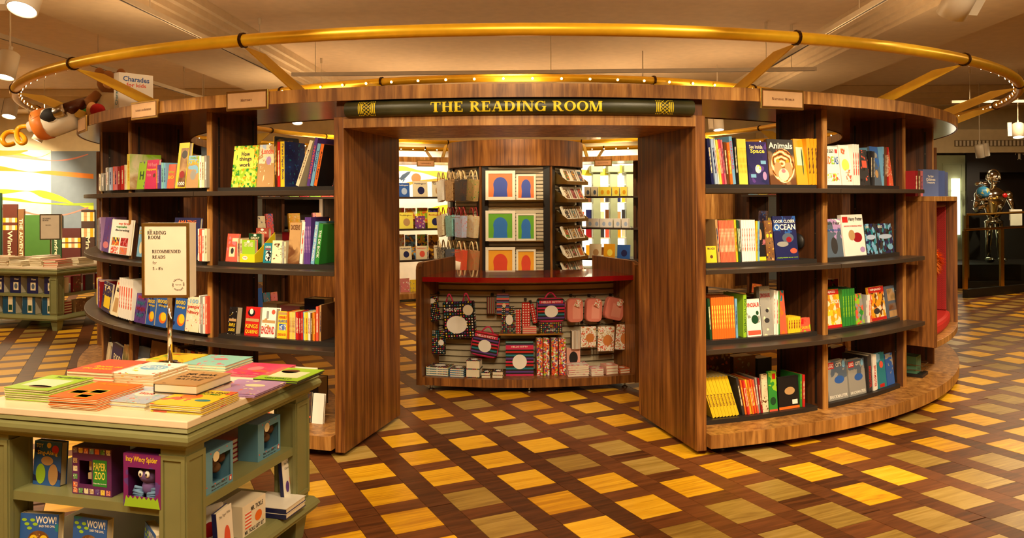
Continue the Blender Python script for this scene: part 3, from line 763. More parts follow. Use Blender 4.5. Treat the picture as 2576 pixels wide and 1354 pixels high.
        w = N.new('ShaderNodeTexWave'); w.wave_type = 'RINGS'; w.rings_direction = 'SPHERICAL'; w.inputs['Scale'].default_value = scale; w.inputs['Distortion'].default_value = 9; w.inputs['Detail'].default_value = 3
        mp = N.new('ShaderNodeMapping'); mp.inputs['Location'].default_value = (0, 0, -0.14); L.new(tc.outputs['Object'], mp.inputs['Vector']); L.new(mp.outputs['Vector'], w.inputs['Vector'])
        r = ramp(N, [(0.0, srgb(30, 18, 8)), (0.22, srgb(206, 112, 30)), (0.55, srgb(226, 146, 50)), (0.8, srgb(240, 220, 180))]); L.new(w.outputs['Fac'], r.inputs[0]); L.new(r.outputs[0], P.inputs['Base Color'])
    MATS[key] = m
    return m
def pick_mat(c):
    if isinstance(c, bpy.types.Material): return c
    if isinstance(c, str) and ':' in c:                     # 'blobs:yellow,green,red:20'
        p = c.split(':'); return cover(p[0], *p[1].split(','), scale=float(p[2]) if len(p) > 2 else 14.0)
    return plain(C(c), 0.36)
BOOK_ME = {}
def book_meshes(w, h, t, fm, sm):
    key = (round(w, 3), round(h, 3), round(t, 3), fm.name, sm.name)
    if key not in BOOK_ME:
        e = 0.0025; mb = MB()
        mb.box(-w / 2, w / 2, 0, e, 0, h, 1); mb.box(-w / 2, w / 2, t - e, t, 0, h, 0); mb.box(-w / 2, -w / 2 + e, e, t - e, 0, h, 0)
        pg = MB().box(-w / 2 + e + .0002, w / 2 - 0.004, e + .0002, t - e - .0002, 0.003, h - 0.004).mesh('page_block', PAGES)
        BOOK_ME[key] = (mb.mesh('book', [sm, fm]), pg)
    return BOOK_ME[key]
def book(M, w, h, t, front, spine, label, name='book', cat='book', group=None):
    t = max(t, 0.006)
    me, pg = book_meshes(w, h, t, pick_mat(front), pick_mat(spine))
    o = link(name, me, None, label=label, cat=cat, group=group, M=M)
    link('page_block', pg, o)
    return o
ORD = 'first second third fourth fifth sixth seventh eighth ninth tenth eleventh twelfth thirteenth fourteenth fifteenth sixteenth seventeenth eighteenth nineteenth twentieth'.split()
def nth(k): return ORD[k] if k < len(ORD) else '%dth' % (k + 1)
INK = plain((40, 30, 24), 0.5)
def ink(c): return plain(C(c), 0.45)

def fill_shelf(q, z, items, where, r0=4.30, lean=7.0):
    """items: dict(k='f'|'s', x0, x1, yt, ...) measured along the shelf front; heights run from the tray up"""
    count = 0
    for it in items:
        k = it['k']; r = r0 + it.get('dr', 0.0); zb = z + it.get('dz', 0.0)
        ym = proj(pol(r, 20 * (1 if it['x0'] > 1288 else -1), zb))[1]
        a0, _, Y0 = on_ring(it['x0'], ym, r); a1, _, Y1 = on_ring(it['x1'], ym, r)
        n = it.get('n', 1)
        wid = (pol(r, a0) - pol(r, a1)).length
        yawx = it.get('yaw', 0.0)
        _, zt, Yt = on_ring((it['x0'] + it['x1']) / 2, it['yt'], r + (0.0 if k == 's' else -0.03))
        h = zt - zb
        if k == 'f':
            h = h / math.cos(R(lean)); a = (a0 + a1) / 2
            t = it.get('t', 0.014)
            M = Matrix.Translation(pol(r, a, zb + 0.0004)) @ Matrix.Rotation(R(a + yawx), 4, 'Z') @ Matrix.Rotation(R(-it.get('lean', lean)), 4, 'X')
            w_ = wid * 0.985
            lab = '%s, %s from left on %s' % (it['d'], nth(count), where); count += 1
            o = book(M, w_, h, t, it['c'], it.get('sp', it['c'] if ':' not in str(it['c']) else str(it['c']).split(':')[1].split(',')[0]), lab, it.get('name', 'book'), it.get('cat', 'book'))
            for tx in it.get('tx', ()):                       # (string, x, z, w, h as fractions, colour)
                s, fx, fz, fw, fh, c = tx[:6]
                text(o, s, fx * w_, fz * h, fw * w_, fh * h, ink(c), y=-0.0022, rot=R(tx[6]) if len(tx) > 6 else 0)
            for ib, b in enumerate(it.get('bx', ())):                        # printed panels: (x, z, w, h, colour)
                fx, fz, fw, fh, c = b[:5]
                shape = b[5] if len(b) > 5 else 'r'
                mb = MB()
                if shape == 'r': pts = [(-.5, -.5), (.5, -.5), (.5, .5), (-.5, .5)]
                else: pts = [(.5 * math.cos(2 * math.pi * i / 24), .5 * math.sin(2 * math.pi * i / 24)) for i in range(24)]
                mb.add([Vector((fx * w_ + px * fw * w_, -0.0004 - .00012 * ib, fz * h + pz * fh * h)) for px, pz in pts], [tuple(range(len(pts)))])
                mb.build('printed_panel', pick_mat(c), o)
        else:
            cols = it['c'] if isinstance(it['c'], list) else [it['c']] * n
            n = len(cols); same = all(c == cols[0] for c in cols) and n > 1
            le = it.get('lean', 0.0); th = wid / n * math.cos(R(le)); dep = it.get('dep', 0.2)
            for i, c in enumerate(cols):
                a = a0 + (a1 - a0) * (i + 0.5) / n
                hh = h * (1 - 0.012 * ((i * 7) % 3)) if not same else h
                Mb = Matrix.Translation(pol(r + (0.004 * ((i * 5) % 3) if not same else 0), a, zb + 0.0004 + th / 2 * abs(math.sin(R(le))))) @ Matrix.Rotation(R(a + yawx), 4, 'Z') @ Matrix.Rotation(R(le), 4, 'Y')
                M = Mb @ Matrix.Rotation(R(90), 4, 'Z') @ Matrix.Translation((dep / 2, -th / 2 * 0.94, 0))
                if same: lab = '%s, %s of %d alike from left on %s' % (it['d'], nth(i), n, where); grp = '%s on %s' % (it['d'], where)
                else: lab = '%s %s spine out, %s from left on %s' % (c if isinstance(c, str) and ':' not in c else '', it['d'], nth(count), where) if n > 1 else '%s, %s from left on %s' % (it['d'], nth(count), where); grp = None
                if not same: count += 1
                o = book(M, dep, hh / math.cos(R(le)), th * 0.94, it.get('cv', c), c, ' '.join(lab.split()), name='paperback', group=grp)
                st = it.get('tx')
                S = Matrix.Translation((-dep / 2, th * 0.47, 0)) @ Matrix.Rotation(R(-90), 4, 'Z')
                if st:
                    s, fz, fl, c2 = st[:4]; fw = st[4] if len(st) > 4 else 0.55
                    text(o, s, 0, fz * hh, fl * hh, fw * th, ink(c2), y=-0.0008, rot=R(-90), M=S)
                elif th > 0.0085:
                    # one worn line of lettering down the spine
                    mb = MB(); L_, U = [], []; m_ = 16; rs = random.Random(i * 31 + int(it['x0']) if not same else int(it['x0']))
                    for q in range(m_ + 1):
                        ww = th * rs.choice((.07, .16, .2, .22, .1)); zz = (.24 + .56 * q / m_) * hh
                        L_.append(S @ Vector((-ww, -0.0005, zz))); U.append(S @ Vector((ww, -0.0005, zz + .3 * hh / m_ * .56)))
                    mb.add(L_ + U[::-1], [tuple(range(2 * m_ + 2))])
                    lum = sum(C(c)) if isinstance(c, str) and ':' not in c else 300
                    alt = {'white': 'coral', 'cream': 'brown', 'lemon': 'gold', 'yellow': 'crimson', 'coral': 'cream', 'orange': 'lemon', 'green': 'lime', 'purple': 'lilac', 'grey': 'white', 'gold': 'brown'}
                    mb.build('spine_print', ink(it.get('pr', alt.get(c if isinstance(c, str) else '', 'cream' if lum < 400 else 'navy'))), o)
        if same if k == 's' else False: count += 1
def f(x0, x1, yt, c, d, **k): return dict(k='f', x0=x0, x1=x1, yt=yt, c=c, d=d, **k)
def s(x0, x1, yt, c, d='book', **k): return dict(k='s', x0=x0, x1=x1, yt=yt, c=c, d=d, **k)
TR = 0.0283
HT, HM, HL = 'History top shelf', 'History middle shelf', 'History lower shelf'
fill_shelf(-1, Z_SHELF[0] + TR, [
    f(581, 644, 367, 'cells:lemon,lime,lemon,green,lemon,gold,lime:60', 'yellow-green picture book', t=.012, bx=[(0, .68, .66, .46, 'lemon')], tx=[('How', 0, .80, .34, .11, 'charcoal'), ('things', 0, .67, .5, .12, 'charcoal'), ('work', 0, .54, .46, .1, 'charcoal')]),
    f(646, 688, 364, 'scene:tan,cream,pale,pale:22', 'pale city picture book', t=.01, tx=[('London', .05, .84, .8, .13, 'coral')], bx=[(.1, .62, .3, .2, 'lilac', 'o')]),
    s(689, 696, 343, ['gold', 'black'], 'tall book', dep=.25, cv='photo:brown,gold,black'),
    s(698, 705, 357, ['red'], 'thin red spine', dep=.21),
    s(705.5, 717, 356, ['yellow'], 'yellow pirate spine', dep=.22, cv='blobs:navy,blue,teal,navy:18', tx=('Pirate Paper Book', .55, .8, 'navy')),
    s(743, 752, 357, ['cream'], 'cream slanting spine', lean=21, dep=.19, tx=('Everybody', .5, .7, 'brown')),
    s(771, 779, 348, ['purple'], 'purple slanting spine', lean=12, dep=.22, tx=('INVENTIONS', .5, .7, 'coral')),
    s(780, 788, 363, ['sky'], 'sky blue slanting spine', lean=12, dep=.19, tx=('Knights', .6, .5, 'navy')),
    s(789, 798, 364, ['orange'], 'orange slanting spine', lean=12, dep=.19, cv='black', tx=('Ancient Egypt', .5, .7, 'black')),
], HT)
fill_shelf(-1, Z_SHELF[0] + TR, [f(724, 742, 368, 'teal', 'teal fact book', dr=-.14, t=.02, lean=4, tx=[('HI', .0, .68, .7, .14, 'white'), ('WO', .0, .45, .8, .14, 'white')])], 'History top shelf back row')
fill_shelf(-1, Z_SHELF[1] + TR, [
    f(567, 596, 588, 'blobs:coral,rose,coral:9', 'red portrait book', t=.016, bx=[(0, .35, .5, .36, 'cream'), (.02, .38, .26, .22, 'charcoal', 'o'), (.2, .78, .5, .12, 'cream')]),
    s(597, 610, 600, ['cream', 'tan', 'cream'], 'small paperback', dep=.13),
    f(661, 681, 611, 'teal', 'teal crossword book', t=.018, bx=[(.12, .34, .66, .5, 'cells:white,black:90')], tx=[('CROSS', .05, .8, .7, .1, 'white'), ('WORDS', .05, .68, .7, .1, 'red')]),
    f(682, 707, 605, 'blobs:cream,cream,brown:24', 'cream flower pocket book', t=.016, tx=[('Wild', 0, .84, .5, .08, 'brown')]),
    s(708, 720, 607, ['cream', 'grey', 'cream'], 'grey paperback', dep=.12),
    f(723, 752, 560, 'photo:brown,tan,tan:9', 'brown portrait book', t=.02, tx=[('DICKENS', .0, .88, .8, .12, 'brown')], bx=[(.05, .5, .42, .34, 'tan', 'o')]),
    s(753, 761, 559, ['white'], 'white speckled spine', lean=5, dep=.2),
    s(764, 780, 547, ['purple'] * 4, 'purple spine-out book', lean=2, dep=.22),
    s(781, 790, 559, ['sky'], 'blue world history spine', lean=8, dep=.22, tx=('HISTORY OF THE WORLD', .5, .85, 'white')),
    s(791, 802, 564, ['green'], 'green slanting spine', lean=8, dep=.22, tx=('THE DK BOOK', .5, .7, 'white')),
], HM)
fill_shelf(-1, Z_SHELF[2] + TR, [
    f(572, 592, 772, 'blobs:black,black,yellow,white:22', 'thick black and yellow joke book', t=.05, tx=[('AWFUL', .0, .34, .8, .12, 'yellow'), ('LAUGHS', .0, .16, .8, .12, 'yellow')], bx=[(0, .52, .9, .1, 'tan')]),
    f(614, 650, 772, 'blobs:red,red,crimson:10', 'thick red kings and queens book', t=.045, bx=[(-.1, .8, .5, .26, 'black', 'o'), (-.1, .84, .26, .2, 'white', 'o'), (0, .55, .92, .1, 'tan')], tx=[('KINGS', 0, .34, .86, .14, 'yellow'), ('QUEENS', 0, .14, .9, .14, 'yellow')]),
    f(655, 691, 774, 'blobs:white,white,tan:10', 'thick white England book', t=.045, bx=[(.3, .86, .26, .16, 'coral', 'o'), (0, .53, .92, .1, 'tan'), (-.1, .76, .16, .26, 'grey')], tx=[('ENGLAND', 0, .24, .92, .26, 'red')]),
    f(696, 721, 783, 'yellow', 'yellow joke book', t=.03, bx=[(0, .42, .7, .24, 'blobs:blue,white,pink:40'), (0, .92, .9, .09, 'tan')], tx=[('HORRIBLY', 0, .78, .8, .1, 'red'), ('HILARIOUS', 0, .64, .86, .1, 'blue'), ('JOKE BOOK', 0, .13, .86, .12, 'red')]),
    s(722, 727, 783, ['black', 'orange'], 'thin paperback', dep=.13),
    s(728, 743, 786, ['yellow'] * 5, 'yellow comic paperback', dep=.13, cv='cream'),
    s(744, 762, 786, ['red', 'red', 'crimson', 'red'], 'comic paperback', dep=.13),
    s(763, 794, 786, ['sky', 'lemon', 'yellow', 'cream', 'white', 'brown', 'gold', 'orange'], 'comic paperback', dep=.13),
    s(795, 801, 772, ['coral'], 'red and white tall spine', dep=.2, pr='white'),
    s(803, 808, 768, ['tan'], 'cream-edged big brown book', dep=.24, cv='brown', lean=1),
], HL)
AT, AM, AL = 'Activity top shelf', 'Activity middle shelf', 'Activity lower shelf'
R2 = 4.375
fill_shelf(-1, Z_SHELF[0] + TR, [
    s(246, 263, 440, ['tan', 'cream', 'grey'], 'magazine', lean=5, dep=.16, dr=-.02),
    s(266, 282, 421, ['white', 'grey', 'pale'], 'paperback', dep=.16),
    s(284, 312, 418, ['coral', 'rose', 'crimson', 'red'], 'paperback', dep=.18),
    s(313, 319, 415, ['white', 'cream'], 'paperback', dep=.16),
    s(320, 327, 388, ['lemon'], 'tall lime-yellow spine', dep=.24, cv='photo:tan,cream,lime:7'),
    f(343, 362, 408, 'blobs:lime,lime,purple:12', 'lime green face-out book', t=.012, tx=[('H', .05, .5, .5, .3, 'forest')]),
    f(363, 392, 403, 'magenta', 'magenta face-out book', t=.02, tx=[('What', 0, .83, .8, .13, 'pink'), ('happens', .0, .66, .9, .11, 'yellow'), ('to', -.2, .48, .34, .1, 'pink')], bx=[(.24, .46, .2, .14, 'brown', 'o')]),
    s(393, 404, 415, ['orange', 'purple'], 'paperback', dep=.16),
    s(405, 418, 409, ['sky', 'mint', 'sky'], 'paperback', dep=.17),
    f(419, 437, 414, 'blobs:coral,orange,coral:9', 'red orange question book', t=.02, tx=[('Why', 0, .66, .8, .12, 'lime'), ('BO', 0, .46, .8, .14, 'yellow')]),
    f(440, 466, 360, 'yellow', 'tall yellow inventions book', t=.03, bx=[(.1, .45, .7, .86, 'photo:brown,tan,brown:6'), (.12, .74, .55, .18, 'charcoal', 'o'), (.05, .3, .5, .16, 'crimson', 'o')], tx=[('1000', .05, .1, .7, .08, 'white')]),
    f(467, 498, 392, 'scene:tan,sky,blue,blue:16', 'blue science book', t=.03, tx=[('WORLD OF', 0, .93, .7, .06, 'lime'), ('SCIENCE', 0, .79, .94, .15, 'yellow')], bx=[(0, .4, .46, .3, 'grey', 'o')]),
    s(499, 520, 392, ['lime', 'white', 'cream', 'grey'], 'paperback', dep=.14),
], AT, r0=R2)
fill_shelf(-1, Z_SHELF[1] + TR, [
    s(243, 250, 552, ['white', 'grey'], 'floppy folder', lean=6, dep=.16, dr=-.01),
    s(251, 255, 547, ['lilac'], 'violet thin spine', dep=.2),
    f(256, 273, 547, 'blobs:purple,navy,crimson,navy:16', 'dark purple car book', t=.02, bx=[(0, .2, .8, .2, 'rose', 'o')]),
    f(275, 328, 553, 'white', 'white cupcake decorating book', t=.016, tx=[('my first', .1, .88, .5, .08, 'coral'), ('cupcake', .0, .79, .5, .09, 'green'), ('decorating', .05, .69, .66, .08, 'charcoal')], bx=[(-.22, .36, .36, .24, 'cells:orange,navy,lemon,coral:70'), (.2, .36, .34, .24, 'cells:red,crimson,rose:70'), (-.22, .11, .36, .2, 'cells:coral,red,white:70'), (.2, .11, .34, .2, 'cells:rose,orange,tan:70')]),
    f(343, 362, 570, 'scene:sky,pale,blue,sky:14', 'blue science book with yellow title', t=.02, tx=[('SCIENCE', 0, .82, .9, .14, 'yellow')], bx=[(0, .3, .5, .4, 'cream', 'o')]),
    f(364, 425, 560, 'blobs:brown,tan,brown', 'brown book half behind the poster', t=.02),
    f(430, 496, 548, 'navy', 'navy book behind the poster', t=.02, tx=[('AMAZING', 0, .9, .7, .08, 'orange')], dr=-.05),
    s(498, 521, 576, ['white', 'coral', 'white', 'cream'], 'thick paperback', dep=.14),
], AM, r0=R2)
fill_shelf(-1, Z_SHELF[2] + TR, [
    s(238, 253, 700, ['red', 'yellow', 'white', 'coral', 'purple', 'crimson'], 'activity paperback', dep=.18, lean=4),
    f(255, 276, 708, 'blobs:navy,navy,yellow:24', 'navy tattoo book', t=.02, tx=[('TA', 0, .84, .8, .14, 'cream')], bx=[(.1, .34, .7, .4, 'yellow')]),
    f(278, 296, 703, 'cream', 'cream art book', t=.03, lean=12, tx=[('art', 0, .74, .6, .14, 'charcoal')], bx=[(0, .3, .6, .4, 'tan'), (0, .9, .7, .06, 'coral')]),
    s(297, 331, 703, ['white'] * 6, 'white slanting art spine', lean=8, dep=.16),
    f(337, 364, 738, 'blobs:purple,navy,purple:14', 'purple question book', t=.03, tx=[('WHO', -.05, .88, .6, .12, 'red'), ('WHAT', 0, .68, .8, .14, 'teal'), ('WHEN', 0, .48, .8, .14, 'crimson'), ('WHY', 0, .26, .7, .14, 'teal')]),
    f(366, 386, 748, 'blobs:blue,blue,navy:8', 'blue 8000 things book', t=.03, tx=[('8000', 0, .87, .84, .13, 'yellow'), ('things', .05, .72, .76, .1, 'yellow')], bx=[(.14, .32, .66, .38, 'orange', 'o'), (.2, .36, .5, .3, 'yellow', 'o')]),
    f(389, 417, 748, 'blobs:blue,blue,navy:8', 'second blue 8000 things book', t=.03, tx=[('8000', 0, .87, .84, .13, 'yellow'), ('things', .05, .72, .76, .1, 'yellow')], bx=[(.14, .32, .66, .38, 'orange', 'o'), (.2, .36, .5, .3, 'yellow', 'o')]),
    f(434, 463, 750, 'blobs:blue,blue,navy:8', 'third blue 8000 things book', t=.03, tx=[('8000', 0, .87, .84, .13, 'yellow'), ('things', .05, .72, .76, .1, 'yellow')], bx=[(.14, .32, .66, .38, 'orange', 'o'), (.2, .36, .5, .3, 'yellow', 'o')]),
    f(465, 499, 747, 'blobs:cream,white,tan,rose:18', 'white people in history book', t=.03, tx=[('100', .0, .88, .6, .12, 'sky'), ('people', 0, .71, .84, .13, 'red'), ('history', 0, .55, .84, .12, 'red')]),
    s(501, 522, 745, ['white', 'grey', 'white', 'coral'], 'paperback', dep=.14),
], AL, r0=R2)
fill_shelf(-1, Z_PL, [
    f(255, 274, 846, 'blobs:cream,tan,charcoal:14', 'dark framed picture book', t=.03),
    f(276, 300, 862, 'navy', 'navy and red food book', t=.03, tx=[('FOOD', .1, .6, .7, .2, 'cream')]),
    f(302, 328, 868, 'photo:brown,forest,tan:8', 'green food photograph book', t=.03),
    f(338, 366, 872, 'slate', 'grey face-out book', t=.03), f(368, 430, 862, 'photo:brown,tan,brown:12', 'brown wall photograph book', t=.03),
    s(440, 520, 880, ['cream', 'tan', 'charcoal', 'brown', 'grey', 'crimson', 'navy', 'tan', 'cream'], 'stored book', dep=.2),
], 'Activity base shelf', r0=4.33)
fill_shelf(-1, Z_PL, [
    s(560, 640, 960, ['charcoal', 'cream', 'tan', 'crimson', 'cream', 'navy', 'brown', 'coral'], 'stored book', dep=.2),
    f(650, 690, 940, 'blobs:cream,tan,coral', 'cream magazine', t=.02), f(712, 744, 975, 'cells:white,coral,mint,cream:40', 'white cartoon paperback', t=.02), f(750, 780, 985, 'blobs:charcoal,brown,coral', 'dark brown paperback', t=.02), f(784, 812, 990, 'white', 'white face-out paperback', t=.02),
], 'History base shelf', r0=4.30)
NT, NM, NL, NB = 'Natural World top shelf', 'Natural World middle shelf', 'Natural World lower shelf', 'Natural World base shelf'
fill_shelf(1, Z_SHELF[0] + TR, [
    s(1790, 1806, 349, ['navy', 'pale'], 'slanting spine', lean=-7, dep=.22, cv='blobs:slate,navy,forest:6'),
    s(1806.5, 1827, 351, ['white', 'lemon', 'coral', 'magenta', 'rose'], 'slanting spine', lean=-7, dep=.2),
    s(1829, 1843, 358, ['brown', 'orange'], 'slanting spine', lean=-6, dep=.2),
    s(1844, 1852, 344, ['sky'], 'sky blue slanting spine', lean=-6, dep=.22, tx=('DINOSAUR', .6, .6, 'magenta')),
    s(1853, 1860, 347, ['black'], 'black slanting spine', lean=-5, dep=.2),
    s(1860.5, 1882, 350, ['lemon'] * 7, 'lemon yellow slanting spine', lean=-4, dep=.18),
    f(1885, 1936, 357, 'blobs:navy,purple,navy:7', 'violet space book', t=.014, tx=[('See Inside', -.04, .88, .66, .09, 'cream'), ('Space', .02, .77, .72, .12, 'lemon')], bx=[(0, .36, .3, .2, 'cells:white,lemon,pale:60', 'o'), (.28, .52, .26, .08, 'sky'), (-.26, .2, .26, .08, 'sky'), (.3, .2, .2, .2, 'lilac', 'o')]),
    f(1938, 2004, 351, 'photo:brown,tan,charcoal,charcoal:7', 'tiger-faced animal book', t=.03, tx=[('Animals', 0, .86, .92, .14, 'white')], bx=[(.04, .42, .9, .76, 'tiger:gold:9', 'o'), (.24, .34, .3, .34, 'tan', 'o'), (-.16, .34, .3, .34, 'tan', 'o'), (.04, .22, .4, .28, 'cream', 'o'), (.04, .3, .16, .09, 'rose', 'o'), (-.14, .52, .13, .07, 'gold', 'o'), (.22, .52, .13, .07, 'gold', 'o')]),
    f(2006, 2034, 350, 'gold', 'golden lizard book', t=.02, bx=[(-.05, .62, .6, .4, 'cream'), (.16, .5, .12, .6, 'forest', 'o')]),
    s(2035, 2062, 350, ['gold'] * 3, 'golden slanting spine', lean=-5, dep=.22),
], NT)
fill_shelf(1, Z_SHELF[1] + TR, [
    f(1778, 1804, 619, 'yellow', 'small yellow spider book', t=.03, bx=[(.0, .36, .3, .2, 'brown', 'o')], tx=[('BUGS', 0, .85, .7, .12, 'charcoal')]),
    s(1807, 1813, 553, ['tan'], 'beige bird-covered spine', dep=.2, lean=-5, cv='photo:tan,cream,brown:8'),
    s(1814, 1852, 555, ['coral'] * 11, 'red and white fine spine', lean=-4, dep=.18, cv='tan'),
    s(1853, 1866, 553, ['yellow', 'forest', 'charcoal'], 'slanting spine', lean=-4, dep=.2),
    s(1867, 1902, 554, ['white'] * 6, 'white and green spine', lean=-2, dep=.19),
    s(1903, 1909, 556, ['yellow', 'sky'], 'thin spine', dep=.2),
    f(1911, 1928, 562, 'black', 'black predator book', t=.03, tx=[('Predators', .3, .5, .6, .12, 'rose', 90)], bx=[(0, .06, 1, .1, 'yellow'), (-.1, .7, .5, .3, 'tan', 'o')]),
    f(1930, 1950, 555, 'blobs:brown,tan,charcoal,gold:24', 'brown owl photograph book', t=.02, bx=[(-.2, .62, .3, .1, 'yellow', 'o'), (.25, .62, .3, .1, 'yellow', 'o')]),
    f(1952, 2010, 544, 'scene:navy,navy,blue,teal:13', 'blue shark ocean book', t=.016, tx=[('LOOK CLOSER', 0, .88, .92, .07, 'white'), ('OCEAN', 0, .75, .92, .13, 'white'), ('amazing window on our world', 0, .05, .9, .035, 'lime')], bx=[(.1, .5, .5, .22, 'slate', 'o'), (.14, .46, .24, .13, 'crimson', 'o'), (-.15, .36, .5, .12, 'grey', 'o'), (.3, .2, .3, .12, 'coral', 'o')]),
], NM)
fill_shelf(1, Z_SHELF[2] + TR, [
    s(1786, 1792, 752, ['forest'], 'dark slanting cover', dep=.2, lean=-4),
    s(1793, 1851, 748, ['orange'] * 10, 'orange series spine', lean=-3, dep=.18),
    s(1852, 1857, 752, ['sky'], 'thin light blue spine', dep=.18, lean=-2),
    s(1870, 1879, 742, ['lime'], 'lime animal spine', dep=.22, cv='forest', tx=('ENCYCLOPEDIA', .5, .8, 'forest')),
    f(1881, 1917, 752, 'blobs:white,white,grey:8', 'white dinosaur paperback', t=.014, tx=[('DINOSAUR', 0, .84, .94, .12, 'red')], bx=[(.1, .45, .5, .24, 'forest', 'o'), (.3, .62, .2, .12, 'forest', 'o'), (0, .1, .9, .12, 'coral')]),
    f(1919, 1946, 720, 'blobs:grey,cream,grey:6', 'tall grey dinosaurs book', t=.03, tx=[('THE BIG BOOK OF', 0, .92, .9, .05, 'cream'), ('DINOSAURS', 0, .81, .92, .09, 'crimson')], bx=[(.0, .3, .5, .1, 'charcoal', 'o'), (.1, .5, .3, .08, 'charcoal', 'o')]),
    s(1947, 1961, 730, ['white', 'white', 'green'], 'tall spine', dep=.2),
    f(1963, 1981, 731, 'blobs:coral,orange,teal:9', 'red orange dinosaur book', t=.03),
    s(1983, 2014, 798, ['yellow'] * 5, 'small yellow board-book spine', dep=.1, cv='yellow'),
    f(2015, 2040, 798, 'blobs:coral,red,lime:12', 'small red saurus board book', t=.03, tx=[('SAURUS', 0, .3, .86, .22, 'yellow')]),
], NL)
fill_shelf(1, Z_PL + .0305, [
    s(1793, 1860, 948, ['yellow'] * 8, 'yellow leaning animal annual', lean=-19, dep=.2, tx=('Animals', .45, .34, 'brown', .6)),
    s(1868, 1874, 950, ['charcoal'], 'dark leaning cover', lean=-12, dep=.22),
    s(1875, 1908, 955, ['orange', 'red', 'coral', 'yellow', 'orange', 'red', 'orange', 'coral'], 'leaning thin spine', lean=-11, dep=.2),
    s(1909, 1918, 950, ['grey', 'crimson'], 'leaning spine', lean=-8, dep=.2),
    f(1919, 1934, 940, 'blobs:cream,brown,tan:22', 'white tree-root book', t=.015),
    f(1936, 1957, 932, 'scene:green,lime,lime:9', 'lime garden book', t=.015, bx=[(.2, .86, .4, .14, 'red'), (0, .25, .7, .2, 'forest', 'o'), (0, .02, 1, .05, 'coral')]),
    f(1960, 2012, 945, 'black', 'black bird book with orange base', t=.02, bx=[(0, .04, 1, .08, 'orange'), (.05, .55, .5, .24, 'tan', 'o'), (.28, .2, .26, .14, 'white')]),
    s(2013, 2023, 942, ['green', 'red'], 'book', dep=.18),
], NB, lean=4)
ET, EM, EL, EB = 'end bay top shelf', 'end bay middle shelf', 'end bay lower shelf', 'end bay base shelf'
fill_shelf(1, Z_SHELF[0] + TR, [
    f(2080, 2117, 369, 'white', 'white building ideas book', t=.02, tx=[('THE LEGO', -.12, .88, .6, .09, 'charcoal'), ('I', -.36, .64, .1, .2, 'red'), ('D', -.16, .64, .2, .2, 'orange'), ('E', .06, .64, .18, .2, 'lime'), ('AS', .3, .64, .3, .2, 'blue')], bx=[(.36, .88, .18, .1, 'red'), (0, .2, .8, .2, 'cells:white,coral,lime,white,yellow,white:60')]),
    f(2119, 2146, 366, 'white', 'white back cover with yellow patch', t=.02, bx=[(0, .5, .7, .3, 'lemon', 'o'), (-.1, .84, .4, .14, 'cells:coral,orange,white:70'), (.2, .24, .5, .3, 'cells:white,tan,coral,white:60')]),
    s(2147, 2164, 364, ['white'] * 3, 'white number-printed spine', lean=-3, dep=.2),
    f(2166, 2190, 378, 'blobs:charcoal,black,coral,black:16', 'black robot book', t=.02, bx=[(.1, .6, .5, .2, 'coral')]),
    s(2191, 2198, 380, ['black', 'charcoal'], 'dark spine', dep=.18),
    f(2199, 2219, 370, 'scene:slate,blue,blue,navy:18', 'blue sticker book', t=.02, bx=[(0, .78, .7, .14, 'grey', 'o'), (0, .3, .4, .2, 'tan', 'o')]),
    s(2220, 2236, 370, ['sky', 'brown', 'crimson', 'red'], 'spine', dep=.18),
    f(2237, 2248, 376, 'blobs:coral,orange,cream:26', 'orange figure book', t=.015),
], ET)
fill_shelf(1, Z_SHELF[1] + TR, [
    f(2081, 2123, 551, 'scene:slate,lilac,white,white:10', 'white sticker book with dark lettering', t=.016, tx=[('Harry Potter', .05, .88, .8, .11, 'charcoal'), ('ULTIMATE STICKER BOOK', 0, .7, .94, .05, 'blue')], bx=[(-.38, .9, .2, .1, 'red'), (.0, .3, .4, .44, 'charcoal', 'o')]),
    f(2126, 2180, 540, 'white', 'white magical building book', t=.03, tx=[('Harry Potter', .14, .88, .64, .11, 'charcoal'), ('BUILDING THE MAGICAL WORLD', 0, .72, .84, .035, 'red')], bx=[(-.34, .88, .26, .14, 'red'), (.16, .44, .44, .24, 'crimson', 'o'), (-.1, .5, .3, .26, 'tan', 'o'), (.34, .14, .24, .14, 'lilac', 'o')]),
    f(2183, 2209, 563, 'cells:charcoal,sky,navy,teal,black:34', 'dark blue figure book', t=.04, tx=[('LEGO', -.3, .9, .3, .08, 'white')], bx=[(.26, .2, .36, .2, 'sky', 'o'), (0, .56, .9, .16, 'pale', 'o')]),
    f(2213, 2250, 562, 'cells:charcoal,sky,navy,teal,black:34', 'second dark blue figure book', t=.03, tx=[('LEGO', -.3, .9, .3, .08, 'white')], bx=[(.26, .2, .36, .2, 'sky', 'o'), (0, .56, .9, .16, 'pale', 'o')]),
], EM)
